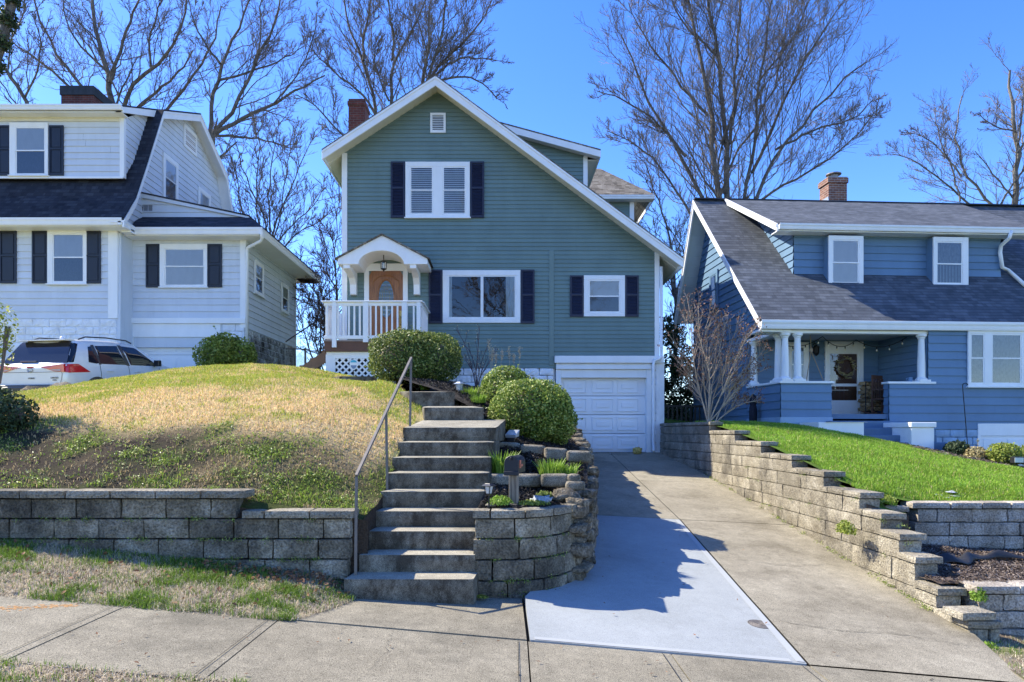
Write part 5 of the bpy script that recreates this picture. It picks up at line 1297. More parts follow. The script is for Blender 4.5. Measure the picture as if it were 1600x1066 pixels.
# ================================================================== the blue house on the right
RY = R(3.5)
RH = Frame(7.01, 17.0, 1.10, RY)
blue_house = thing('house', 'blue lapped house with grey shingle roof, long front dormer and deep porch', 'house', (RH.x, RH.y, RH.z), RY)
rp = RH.pick
FR = front(0)
UVg = -.55                                    # verge plane of the left gable
pe, pr, pb = rp(1188, 499, u=UVg), rp(1083.5, 311.5, u=UVg), rp(1054, 502, u=UVg)
ve, ze = pe[1], pe[2]; vr, zr = pr[1], pr[2]; vb, zb = pb[1], pb[2]
UX = 13.0
mz = lambda v: ze + (zr - ze) * (v - ve) / (vr - ve)          # main front slope
bz = lambda v: zr + (zb - zr) * (v - vr) / (vb - vr)
uhip = rp(1500, 312, v=vr)[0]
def on_slope(px, py):
    lo, hi = ve, vr
    best = min(np.linspace(lo, hi, 800), key=lambda v: abs(rp(px, py, v=v)[2] - mz(v))); return rp(px, py, v=best)
db = on_slope(1240, 428.5); vdm = db[1]; zdb = db[2]; udl = db[0]; udr = rp(1563, 430, v=vdm)[0]
zde = rp(1300, 351, v=vdm - .4)[2]; ude = rp(1216, 350, v=vdm - .4)[0]
print('RIGHT', 've', ve, ze, 'ridge', vr, zr, 'back', vb, zb, 'dormer', vdm, zdb, udl, udr, zde)
mb = MB(); vpw = 1.95; zfl = rp(1320, 650, v=vpw)[2]                    # porch floor
up1 = rp(1372, 600, v=vpw)[0]; up2 = up1 + .06; uo0 = rp(1299, 600, v=0)[0]; uo1 = rp(1389, 600, v=0)[0]
zled = rp(1260, 597, v=0)[2]; zbase = rp(1260, 652, v=0)[2]
E = .205
# front wall right of the porch, low porch walls, porch back and side, left side, dormer
clapboard(mb, [(0, zbase), (uo0, zbase), (uo0, zled - .03), (0, zled - .03)], FR, E); clapboard(mb, [(uo1, zbase - .3), (up2 + .5, zbase - .3), (up2 + .5, zled - .03), (uo1, zled - .03)], FR, E)
ufr = rp(1450, 560, v=0)[0]
clapboard(mb, [(up2 + .5, zbase - .3), (UX, zbase - .3), (UX, zled - .03), (up2 + .5, zled - .03)], FR, E)
clapboard(mb, [(ufr, zled - .03), (UX, zled - .03), (UX, ze - .1), (ufr, ze - .1)], FR, E, zled - .03)
clapboard(mb, [(0, zbase), (vpw, zbase), (vpw, zled - .03), (0, zled - .03)], side_l(0), E)
clapboard(mb, [(0.0, zfl), (up1, zfl), (up1, ze), (0.0, ze)], front(vpw), E * .85)
clapboard(mb, [(.02, zled), (vpw, zled), (vpw, ze), (.02, ze)], lambda a, z, o: (up1 + (ufr - up1) * (1 - a / vpw) - o * .9, a, z), E * .85, zled - .2)
clapboard(mb, [(.02, zfl - .1), (vpw, zfl - .1), (vpw, zled + .3), (.02, zled + .3)], lambda a, z, o: (up1 + (ufr - up1) * (1 - a / vpw) - o * .9, a, z), E * .85)
vlast = vb - .35
clapboard(mb, [(vpw, .0), (vlast, .0), (vlast, bz(vlast) - .1), (vr, zr - .1), (vpw - .0, mz(vpw) - .1)], side_l(0), E)
clapboard(mb, [(ve + .5, ze + .1), (vpw, ze - .2), (vpw, mz(vpw) - .1), (ve + .5, mz(ve + .5) - .1)], side_l(0), E)
mb.prism([(vpw + .02, -.5), (vlast, -.5), (vlast, bz(vlast) - .15), (vr, zr - .15), (vpw + .02, mz(vpw) - .15)], side_r(UX - .2), -(UX - .25), 0)
mb.box(ufr + .02, UX - .2, .02, vpw, .0, ze - .02)
for (a0, a1) in ((0.0, uo0), (uo1, up2 + .52)): mb.box(a0 + .01, a1 - .003, .01, .20, .3, zled - .04)
mb.box(.01, .2, .2, vpw, .3, zled - .04)
clapboard(mb, [(uo1, zbase - .2), (uo1 + .001, zbase - .2), (uo1 + .001, zled - .03), (uo1, zled - .03)], FR, E)
mb.build('wall', M['blue_siding'], blue_house)
mb = MB(); clapboard(mb, [(0, zbase - .3), (.2, zbase - .3), (.2, zled - .03), (0, zled - .03)], side_l(uo1), E); mb.build('porch_wall_end', M['blue_siding'], blue_house); mb = MB(); clapboard(mb, [(udl, zdb), (udr, zdb), (udr, zde), (udl, zde)], front(vdm), .20)
clapboard(mb, [(vdm, zdb)] + [(v, mz(v)) for v in np.linspace(vdm, vr - .3, 6)[1:]] + [(vdm, zde + .06)], side_l(udl), .20); mb.box(udl + .02, udr - .02, vdm + .02, vr - .4, zdb - .3, zde)
dorm = mb.build('dormer', M['blue_siding'], blue_house)
# roofs
mb = MB()
roof_poly(mb, [(UVg, ve, ze), (UX + .4, ve, ze), (UX + .4, vr, zr), (UVg, vr, zr)], (1, 0, 0), .08); roof_poly(mb, [(UVg, vb, zb), (UX, vb, zb), (UX, vr, zr), (UVg, vr, zr)], (1, 0, 0), .08)
mb.box(UVg + .0, UX - .5, vr - .14, vr + .14, zr - .03, zr + .010)
roof = mb.build('roof', M['shingle_grey'], blue_house)
mb = MB(); u1 = rp(1135, 312, v=vr - .15)[0]
vde = vdm - .4; zd_top = zr + .03; uer = rp(1600, 352, v=vde)[0] + .35
roof_poly(mb, [(ude, vde, zde + .02), (uer, vde, zde + .02), (uhip, vr, zd_top), (ude, vr, zd_top)], (1, 0, 0), .06)
roof_poly(mb, [(uer, vde, zde + .02), (uer, vr + 1, zde + .02), (uhip, vr, zd_top)], (0, 1, 0), .06)
mb.build('dormer_roof', M['shingle_grey'], dorm)
mb = MB(); ztop = zde + .0
gutter(mb, (ude, vde + .0, zde - .16), (uer, vde + .0, zde - .16), .10, .15); mb.box(ude, uer, vde, vdm, zde - .19, zde - .165)
mb.prism([(vde, zde - .01), (vr - .1, zd_top - .02), (vr - .1, zd_top - .20), (vde, zde - .20)], side_l(ude), 0, .03); mb.prism([(vde, zde - .01), (vr - .1, zd_top - .02), (vr - .1, zd_top - .09), (vde, zde - .09)], side_l(ude), .03, .06)
mb.prism([(vde, zde - .17), (vr - .3, zd_top - .2), (vr - .3, zd_top - .23), (vde, zde - .2)], side_l(ude), -.35, 0)
mb.build('dormer_trim', M['white'], dorm)
mb = MB(); SLV = side_l(UVg)
gutter(mb, (UVg, ve + .02, ze - .24), (UX + .4, ve + .02, ze - .24), .11, .22)
mb.prism([(ve, ze - .02), (vr, zr - .02), (vr, zr - .28), (ve, ze - .28)], SLV, -.05, .0); mb.prism([(ve, ze - .02), (vr, zr - .02), (vr, zr - .10), (ve, ze - .10)], SLV, 0, .025)
mb.prism([(vr, zr - .02), (vb, zb - .02), (vb, zb - .28), (vr, zr - .28)], SLV, -.05, .0); mb.prism([(vr, zr - .02), (vb, zb - .02), (vb, zb - .10), (vr, zr - .10)], SLV, 0, .025)
mb.box(UVg, 0.25, ve + .05, ve + .62, ze - .30, ze - .24)
mb.box(0, ufr + .3, ve + .1, .22, ze - .26, ze - .22)
bz0 = ze - .30
mb.box(.0, ufr + .1, .02, .24, bz0 - .02, bz0 + .06); mb.box(-.03, .22, .25, vpw, bz0 - .02, bz0 + .06)
bevel(mb.build('eave_trim', M['white'], roof), .006, 1)
mb = MB()
mb.box(.02, ufr, .25, vpw, bz0 + .06, bz0 + .09); mb.build('porch_ceiling', paint('porch_ceiling', (.40, .44, .46), .7), blue_house)
mb = MB(); n_ = 26
for (va, vb_, zf) in ((ve + .05, vr, mz), (vr, vb - .02, bz)):
    k_ = int(n_ * (vb_ - va) / 4)
    for i in range(k_):
        a, b = va + (vb_ - va) * i / k_ + .004, va + (vb_ - va) * (i + 1) / k_ - .004; mb.prism([(a, zf(a) - .12), (b, zf(b) - .12), (b, zf(b) - .14), (a, zf(a) - .14)], SLV, UVg, -.05)
    mb.prism([(va, zf(va) - .09), (vb_, zf(vb_) - .09), (vb_, zf(vb_) - .115), (va, zf(va) - .115)], SLV, UVg, -.05)
mb.build('soffit', paint('grey_soffit', (.52, .56, .55), .7), roof)
# chimney
p0, p1 = rp(1286, 311, v=vr + .35), rp(1322, 311, v=vr + .35); zc = rp(1300, 279, v=vr + .35)[2]
mb = MB(); w_ = .26; mb.box(p1[0] - .62, p1[0], vr + .3, vr + .85, zr - .6, zc - .16); mb.box(p1[0] - .66, p1[0] + .03, vr + .26, vr + .89, zc - .16, zc); bch = mb.build('chimney', M['brick_orange'], blue_house)
mb = MB(); mb.box(p1[0] - .64, p1[0] + .01, vr + .28, vr + .87, zc, zc + .04)
mb.lathe([(.13, .04), (.13, .18)], (p1[0] - .31, vr + .55, zc), 12); mb.lathe([(.24, .19), (.24, .22), (.05, .26), (.001, .265)], (p1[0] - .31, vr + .55, zc), 12); mb.build('chimney_cap', M['steel'], bch)
mb = MB(); mb.prism([(vr + .2, zr - .1), (vr + .29, zr + .28), (vr + .9, zr + .28), (vr + .9, zr - .1)], side_l(p1[0] - .625), 0, .02); mb.box(p1[0] - .63, p1[0] + .02, vr + .275, vr + .299, zr - .1, zr + .1); mb.build('flashing', M['silver'], bch)
# dormer windows: their feet run down into the roof, so they stand proud in shallow boxes
FDm = front(vdm); pv = vdm - .24; FB = front(pv)
for (x0, x1, t, b, g0, g1, yt, ym, yb, ins) in ((1293, 1347, 369, 446.5, 1300, 1338.5, 377, 411, 444.5, 'shade'), (1456, 1510.5, 371, 447.5, 1462.5, 1500, 380, 413, 446, 'none')):
    a0, a1 = rp(x0, t, v=pv)[0], rp(x1, t, v=pv)[0]; z1, z0 = rp(x0, t, v=pv)[2], rp(x0, b, v=pv)[2]
    w = window(dorm, FB, a0, a1, z0, z1, [(rp(g0, ym, v=pv)[0] - .03, rp(g1, ym, v=pv)[0] + .03)], (z0 + .06, rp(g0, ym, v=pv)[2], rp(g0, yt, v=pv)[2] + .03), inside='shade' if ins == 'shade' else 'lace', low='screen' if ins != 'shade' else None, sill=False, backing='room')
    mb = MB(); mb.box(a0 + .01, a1 - .01, pv + .004, vdm, z0 + .0, z1 - .01); mb.build('window_box', M['blue_siding'], dorm)
# left gable window
a = rp(1111, 450, u=0)[1]; b = rp(1124, 450, u=0)[1]; zt_ = rp(1117.5, 424, u=0)[2]; zb_ = rp(1117.5, 482, u=0)[2]
window(blue_house, side_l(0), min(a, b), max(a, b), zb_, zt_, [(min(a, b) + .12, max(a, b) - .12)], (zb_ + .08, (zb_ + zt_) / 2, zt_ - .12), inside='lace', low='screen', frame='blue_siding')
# triple window right of the porch
f0 = lambda px, py: rp(px, py, v=0)
a0 = f0(1510, 560)[0]; a1 = f0(1592, 560)[0] + (f0(1548, 560)[0] - f0(1510, 560)[0]); z1 = f0(1520, 515)[2]; z0 = f0(1520, 604)[2]
l1, l2 = (f0(1515.5, 560)[0], f0(1533.5, 560)[0]), (f0(1548.5, 560)[0], f0(1591, 560)[0]); l3 = (l2[1] + (l2[0] - l1[1]), l2[1] + (l2[0] - l1[1]) + (l1[1] - l1[0]))
window(blue_house, FR, a0, a1, z0, z1, [(a_ - .035, b_ + .035) for a_, b_ in (l1, l2, l3)], (f0(1520, 598)[2] - .035, f0(1520, 560)[2], f0(1520, 524)[2] + .035), inside='lace', low=None, backing='room')
# porch back: door and window
FBk = front(vpw); fb = lambda px, py: rp(px, py, v=vpw)
a0, a1 = fb(1287.5, 600)[0], fb(1347, 600)[0]; zt_ = fb(1310, 534)[2]; g0, g1 = fb(1295, 570)[0], fb(1337.5, 570)[0]
mb = MB(); frame_boards(mb, FBk, a0, a1, zfl, zt_, [(g0 - .07, g1 + .07, zfl + .02, fb(0, 540)[2])], .0, .07); dcs = mb.build('door_casing', M['white'], blue_house)
mb = MB(); zr0, zr1, zr2, zr3 = fb(0, 622)[2], fb(0, 598.5)[2], fb(0, 594)[2], fb(0, 544)[2]
frame_boards(mb, FBk, g0 - .07, g1 + .07, zr0 - .05, fb(0, 540)[2], [(g0, g1, zr0, zr1)], .03, .06) if False else None
for (b0, b1, h0, h1) in ((zfl + .02, zr0, 0, 0), (zr1, zr2, 0, 0), (zr3, fb(0, 540)[2], 0, 0)): mb.mbox(FBk, g0 - .07, g1 + .07, b0, b1, .02, .055)
mb.mbox(FBk, g0 - .07, g0, zr0, zr1, .02, .055); mb.mbox(FBk, g1, g1 + .07, zr0, zr1, .02, .055); mb.mbox(FBk, g0 - .07, g0, zr2, zr3, .02, .055); mb.mbox(FBk, g1, g1 + .07, zr2, zr3, .02, .055); mb.mbox(FBk, g0 - .0, g1, zfl + .12, zr0 - .1, .055, .065)
sd_ = mb.build('storm_door', M['white'], blue_house)
mb = MB(); mb.quad(*[FBk(a, z, .04) for a, z in ((g0, zr0), (g1, zr0), (g1, zr1), (g0, zr1))]); mb.quad(*[FBk(a, z, .04) for a, z in ((g0, zr2), (g1, zr2), (g1, zr3), (g0, zr3))]); mb.build('pane', M['glass'], sd_)
mb = MB(); mb.mbox(FBk, g0, g1, zr0, zr3, .0, .030); mb.mbox(FBk, g0 + .05, g0 + .14, zr0, zr3, .030, .034); mb.mbox(FBk, g1 - .2, g1 - .1, zr0, zr3, .030, .034); mb.build('inner_door', M['deckbrown'], sd_)
mb = MB(); mb.tube([FBk(g0 - .035, zr1 + .06, .055), FBk(g0 - .035, zr1 + .06, .09), FBk(g0 + .05, zr1 + .06, .09)], .011, 6); mb.build('handle', M['black_metal'], sd_)
a0, a1 = fb(1228, 560)[0], fb(1262, 560)[0]; z1 = fb(1240, 535)[2]
window(blue_house, FBk, a0, a1, zled + .0, z1, [(a0 + .11, a1 - .11)], (zled + .06, (zled + z1) / 2, z1 - .12), inside='lace', low='screen')
# porch floor, ledges, columns, steps
mb = MB(); mb.box(.05, up2 + .3, .05, vpw, zfl - .12, zfl); mb.build('porch_floor', M['blue_step'], blue_house)
mb = MB(); mb.box(-.05, uo0 + .06, -.05, .24, zled - .035, zled + .02); mb.box(-.05, .24, .24, vpw, zled - .035, zled + .02); lg = mb.build('porch_ledge', M['white'], blue_house); bevel(lg, .006, 1); mb = MB(); mb.box(uo1 - .05, f0(1461, 600)[0], -.05, .24, zled - .035, zled + .02); lg = mb.build('porch_ledge', M['white'], blue_house); bevel(lg, .006, 1); mb = MB()
mb.mbox(FR, -.02, uo0 + .02, zbase - .17, zbase - .0, .0, .03); mb.mbox(side_l(0), -.02, vpw, zbase - .17, zbase, 0, .03)
mb.build('base_board', paint('pale_blue_trim', (.30, .42, .55), .6), blue_house)
zcb, zct = zled + .02, bz0 - .02
def column(px, v):
    c = rp(px, 590, v=v); mb = MB(); mb.box(c[0] - .15, c[0] + .15, c[1] - .15, c[1] + .15, zcb, zcb + .05)
    mb.lathe([(.135, .05), (.14, .075), (.11, .10), (.094, .12), (.09, .5), (.072, zct - zcb - .12), (.088, zct - zcb - .1), (.088, zct - zcb - .08), (.125, zct - zcb - .05), (.125, zct - zcb)], (c[0], c[1], zcb), 20); mb.build('column', M['white'], blue_house, smooth=False)
for px, v in ((1216, .40), (1226.5, .10), (1246, .10), (1178, vpw - .2), (1439.5, .10)): column(px, v)
mb = MB(); ztread = [rp(1340, y, v=-.1)[2] for y in (652, 661)]
su0, su1 = rp(1330, 680, v=-.5)[0], rp(1400, 690, v=-.8)[0]
for i in range(6):
    z1 = zfl - .175 * (i + 1); sh = .16 * i
    mb.box(uo0 - .15, uo1 + .25 + sh * 1.1, -.30 * (i + 1), -.30 * i + .12 if i else .05, z1 - .9, z1)
bevel(mb.build('porch_steps', M['blue_step'], blue_house), .012, 1)
mb = MB()
c0 = rp(1353, 665, v=-1.0); mb.box(c0[0] - 1.15, c0[0] - .05, -1.0, -.1, c0[2] - 1.0, c0[2] + .08); mb.box(c0[0] - 1.0, c0[0] + .02, -1.04, -.06, c0[2] + .08, rp(1340, 660, v=-1)[2])
bevel(mb.build('step_cheek', M['white'], blue_house), .012, 1); mb = MB()
c1 = rp(1460, 664, v=-1.3); mb.box(rp(1424, 664, v=-1.3)[0], c1[0], -1.3, -.1, c1[2] - 1.2, c1[2] - .06); mb.box(rp(1422, 664, v=-1.3)[0], c1[0] + .03, -1.34, -.06, c1[2] - .06, c1[2] + .06)
bevel(mb.build('step_cheek', M['white'], blue_house), .012, 1)
mb = MB(); rock_field(mb, FR, 0, uo0 + .3, -1, zbase - .16, .4, .2, .012); rock_field(mb, side_l(0), 0, vpw + 4, -.6, zbase - .16, .4, .2, .012); mb.build('foundation', M['blue_stone'], blue_house); mb = MB(); rock_field(mb, FR, uo1, f0(1528, 680)[0], -1, zbase - .30, .4, .2, .012); mb.build('foundation', M['blue_stone'], blue_house)
zg = f0(1560, 662)[2]; zg2 = f0(1560, 681)[2]; ug = f0(1527, 670)[0]
mb = MB(); mb.mbox(FR, ug, UX, zg2, zg, 0, .03); mb.mbox(FR, ug, ug + .07, zg - 2.4, zg2, 0, .03); mb.build('garage_surround', M['white'], blue_house)
mb = MB()
for r_ in range(4):
    mb.mbox(FR, ug + .07, UX, zg2 - .5 * (r_ + 1) + .005, zg2 - .5 * r_ - .005, -.06, .005)
    for c in range(6): mb.mbox(FR, ug + .15 + .65 * c, ug + .65 + .65 * c, zg2 - .5 * (r_ + 1) + .09, zg2 - .5 * r_ - .09, .005, .018)
bevel(mb.build('garage_door', M['garage'], blue_house), .005, 1)
mb = MB(); g_ = lambda px, py, v: rp(px, py, v=v)
va, vb_ = vde - .06, vdm - .08
pts = [g_(1580, 361, va), g_(1577, 372, va), g_(1564, 384, vdm - .10), g_(1562.5, 395, vdm - .1), g_(1566, 418, vdm - .1)]
pts += [(on_slope(1575, 428)[0], on_slope(1575, 428)[1], on_slope(1575, 428)[2] + .1), (on_slope(1602, 452)[0], on_slope(1602, 452)[1], on_slope(1602, 452)[2] + .1)]
mb.tube(pts, .05, 8); mb.build('downspout', M['white'], blue_house, smooth=True)
pl = fb(1268, 550); mb = MB(); mb.lathe([(.02, .17), (.09, .12), (.085, .10), (.08, -.05), (.05, -.10), (.01, -.13)], FBk(pl[0] + .05, pl[2], .16), 8); mb.tube([FBk(pl[0] + .05, pl[2] + .2, .0), FBk(pl[0] + .05, pl[2] + .24, .1), FBk(pl[0] + .05, pl[2] + .17, .16)], .012, 6); mb.build('wall_lantern', M['black_metal'], blue_house)
RW = lambda p: RH.wp(p)
# things on the porch
def swing_rope(px_top, pxs, label):
    pass
t0 = RW(rp(1266, 510, v=.9)); kn = RW(rp(1267, 548, v=.9)); e0 = RW(rp(1260, 594, v=.9)); e1 = RW(rp(1286, 594, v=.9))
sw = thing('porch_swing', 'rope hung porch swing behind the blue porch wall', 'porch swing', t0); o_ = Vector(t0)
mb = MB(); mb.tube([(0, 0, 0), Vector(kn) - o_], .012, 5); mb.tube([Vector(kn) - o_, Vector(e0) - o_, Vector(e0) - o_ + Vector((-.05, 0, -.25))], .012, 5); mb.tube([Vector(kn) - o_, Vector(e1) - o_, Vector(e1) - o_ + Vector((.08, 0, -.25))], .012, 5); mb.lathe([(.02, -.06), (.05, -.02), (.05, .03), (.02, .08)], Vector(kn) - o_, 8); mb.build('rope', M['twig_pale'], sw)
mb = MB(); b_ = Vector(e0) - o_
for i in range(5): mb.box(b_.x - .5, b_.x + 1.0, b_.y - .2 + .09 * i, b_.y - .12 + .09 * i, b_.z - .29, b_.z - .265)
mb.build('seat', M['greywood'], sw)
wp_ = RW(FBk((g0 + g1) / 2 + .05, fb(0, 567)[2], .10)); wr_ = thing('door_wreath', 'cream flower wreath hanging on the blue house storm door', 'wreath', wp_, RY)
mb = MB()
for k in range(70):
    t = random.random() * 6.283; r_ = .24 + random.gauss(0, .035); c = (r_ * math.cos(t), random.uniform(-.05, .02), r_ * math.sin(t)); s_ = random.uniform(.025, .05)
    mb.lathe([(.001, -s_ * .5), (s_, -s_ * .2), (s_ * .8, s_ * .3), (.001, s_ * .5)], c, 5)
mb.build('flowers', M['pale_leaf'], wr_); mb = MB(); mb.tube([(.24 * math.cos(t), 0, .24 * math.sin(t)) for t in np.linspace(0, 6.283, 25)], .025, 6, False); mb.build('ring', M['twig'], wr_)
fp = RW((rp(1368, 645, v=1.4)[0], 1.4, zfl)); fr = thing('firewood_rack', 'stack of split firewood on the blue porch', 'firewood', fp, RY)
mb = MB(); endm = stone('cut_wood_ends', (.24, .15, .07), (.40, .27, .14), (.52, .38, .22), 30, 9, .4, .01, .35)
for k in range(7):
    for j in range(5):
        cx = -.24 + .12 * j + (.06 if k % 2 else 0); cz = .18 + .115 * k; n_ = random.choice((3, 4, 5)); a_ = random.random() * 6
        P = [(cx + .062 * math.cos(a_ + i * 6.283 / n_), cz + .06 * math.sin(a_ + i * 6.283 / n_)) for i in range(n_)]; mb.prism(P, lambda a, z, o: (a, -o, z), -.35, random.uniform(-.02, .03))
mb.build('split_logs', endm, fr); mb = MB(); mb.tube([(-.34, -.1, .02), (-.34, -.1, .9), (.34, -.1, .9), (.34, -.1, .02), (-.34, -.1, .06)], .015, 6); mb.build('rack', M['black_metal'], fr)
rcp = RW((rp(1385, 648, v=.95)[0], .95, zfl)); rc = thing('rocking_chair', 'brown wooden rocking chair beside the firewood on the blue porch', 'rocking chair', rcp, RY + .5)
mb = MB(); mb.box(-.25, .25, -.25, .25, .40, .44); mb.build('seat', M['deckbrown'], rc); mb = MB()
for k in range(5): mb.box(-.22 + .1 * k, -.17 + .1 * k, .24, .26, .44, 1.0)
mb.box(-.25, .25, .235, .265, .97, 1.07); mb.build('backrest', M['deckbrown'], rc)
for s_ in (-1, 1):
    mb = MB(); mb.tube([(s_ * .24, -.45, .10), (s_ * .24, -.2, .035), (s_ * .24, .1, .02), (s_ * .24, .35, .05), (s_ * .24, .55, .12)], .02, 6); mb.build('rocker', M['deckbrown'], rc)
    for y_ in (-.22, .24):
        mb = MB(); mb.box(s_ * .24 - .02, s_ * .24 + .02, y_ - .02, y_ + .02, .03, .66 if y_ < 0 else .98); mb.build('leg', M['deckbrown'], rc)
    mb = MB(); mb.box(s_ * .24 - .035, s_ * .24 + .035, -.27, .26, .66, .69); mb.build('armrest', M['deckbrown'], rc)
sl = thing('string_lights', 'dark string of bulb lights draped under the blue porch eave', 'string lights', RW((0, .5, bz0)), RY)
mb = MB(); bu = MB(); u = .1
anch = [(.35, 1.2), (1.35, .5), (2.6, 1.1), (3.6, .5)]
for (ua, va_), (ub, vb__) in zip(anch[:-1], anch[1:]):
    P = []
    for i in range(13):
        t = i / 12; P.append((ua + (ub - ua) * t, va_ + (vb__ - va_) * t - .5, -.03 - .22 * (1 - (2 * t - 1) ** 2)))
    mb.tube(P, .009, 5)
    for i in (2, 5, 8, 11): p = P[i]; mb.lathe([(.014, 0), (.018, -.06), (.008, -.065)], p, 6); bu.lathe([(.008, -.065), (.021, -.09), (.014, -.115), (.002, -.12)], p, 7)
mb.build('wire', M['black_metal'], sl); bu.build('bulbs', M['bulb'], sl)
gxy = rp(1513, 695, v=-.35); hk = thing('shepherd_hook', 'thin black shepherd hook standing against the blue house front', 'garden hook', RW((gxy[0], -.35, gxy[2] - .25)), RY)
mb = MB(); tp = rp(1504, 600, v=-.35); h_ = tp[2] - gxy[2] + .25; dx = tp[0] - gxy[0]
mb.tube([(0, 0, 0), (dx * .5, 0, h_ * .5), (dx, 0, h_ - .05)] + [(dx + .07 - .07 * math.cos(t), 0, h_ - .05 + .07 * math.sin(t)) for t in np.linspace(.4, 2.9, 7)], .010, 6); mb.build('rod', M['black_metal'], hk)
mb = MB(); cp_ = rp(1422, 594, v=.12); 
mg = thing('mug', 'small blue mug standing on the white porch ledge by a column', 'mug', RW((cp_[0], .12, zled + .02)), RY)
mb.lathe([(.05, 0), (.055, .02), (.055, .12), (.048, .12), (.045, .02), (0, .02)], n=14); mb.build('cup', M['blue_siding'], mg); mb = MB(); mb.tube([(-.053, 0, .095), (-.10, 0, .09), (-.10, 0, .04), (-.053, 0, .03)], .009, 6); mb.build('handle', M['blue_siding'], mg)
# ------------------------------------------------------------------ plants
def unit(v): return v / (np.linalg.norm(v, axis=-1, keepdims=True) + 1e-9)
def tubes(P, Rd, sides):
    """P (n,k,3) polylines, Rd (n,k) radii -> verts, quads"""
    n, k, _ = P.shape
    T = np.empty_like(P); T[:, 1:-1] = P[:, 2:] - P[:, :-2]; T[:, 0] = P[:, 1] - P[:, 0]; T[:, -1] = P[:, -1] - P[:, -2]; T = unit(T)
    ref = np.zeros((n, 1, 3)); main = unit(P[:, -1] - P[:, 0]); ref[:, 0] = np.where(np.abs(main[:, 2:3]) < .8, [[0, 0, 1.]], [[1., 0, 0]])
    X = unit(np.cross(T, np.broadcast_to(ref, T.shape))); Yv = np.cross(T, X)
    a = np.arange(sides) * 2 * np.pi / sides
    V = P[:, :, None] + (X[:, :, None] * np.cos(a)[None, None, :, None] + Yv[:, :, None] * np.sin(a)[None, None, :, None]) * Rd[:, :, None, None]
    base = (np.arange(n) * k * sides)[:, None, None] + (np.arange(k - 1) * sides)[None, :, None]
    s0 = np.arange(sides)[None, None]; s1 = (s0 + 1) % sides
    Fq = np.stack([base + s0, base + s1, base + sides + s1, base + sides + s0], -1).reshape(-1, 4)
    return V.reshape(-1, 3), Fq
def resample(pts, k):
    pts = np.asarray(pts, float); d = np.concatenate([[0], np.cumsum(np.linalg.norm(np.diff(pts, axis=0), axis=1))])
    # smooth through the points
    s = np.linspace(0, d[-1], k); Q = np.stack([np.interp(s, d, pts[:, i]) for i in range(3)], 1)
    for _ in range(2): Q[1:-1] = .25 * Q[:-2] + .5 * Q[1:-1] + .25 * Q[2:]
    return Q
def sprout(P, Rd, nper, lf, ang, up, k, t0=.15, rmin=.006, wob=.10, rf=.55, g=None, lmin=.0, taper=.35):
    g = g or rng; n, K, _ = P.shape; par = np.repeat(np.arange(n), nper); m = len(par)
    t = t0 + (1 - t0) * ((np.tile(np.arange(nper), n) + g.random(m)) / nper)
    f = t * (K - 1); i = np.clip(f.astype(int), 0, K - 2); w = (f - i)[:, None]
    O = P[par, i] * (1 - w) + P[par, i + 1] * w; Tn = unit(P[par, i + 1] - P[par, i]); rad = Rd[par, i] * (1 - w[:, 0]) + Rd[par, i + 1] * w[:, 0]
    L = np.linalg.norm(P[:, -1] - P[:, 0], axis=1)[par] * lf * (1.15 - .65 * t) * g.uniform(.55, 1.25, m) + lmin
    rv = unit(g.normal(size=(m, 3))); side = unit(rv - Tn * np.sum(rv * Tn, 1, keepdims=True)); a = np.radians(g.uniform(ang[0], ang[1], m))[:, None]
    d = unit(Tn * np.cos(a) + side * np.sin(a) + np.array([0, 0, up * .5])); s = np.linspace(0, 1, k)[None, :, None]
    bend = unit(g.normal(size=(m, 3)))[:, None] * wob * g.uniform(.3, 1.3, (m, 1, 1))
    Q = O[:, None] + d[:, None] * (s * L[:, None, None]) + (np.array([0, 0, up])[None, None] * .35 + bend) * (s ** 2) * L[:, None, None]
    Q[:, 1:-1] += g.normal(size=(m, k - 2, 3)) * .013 * L[:, None, None]
    r0 = np.minimum(np.maximum(rad * rf, rmin * 1.4), rad * .95 + rmin); R_ = r0[:, None] * (1 - (1 - taper) * s[:, :, 0]); return Q, np.maximum(R_, rmin)
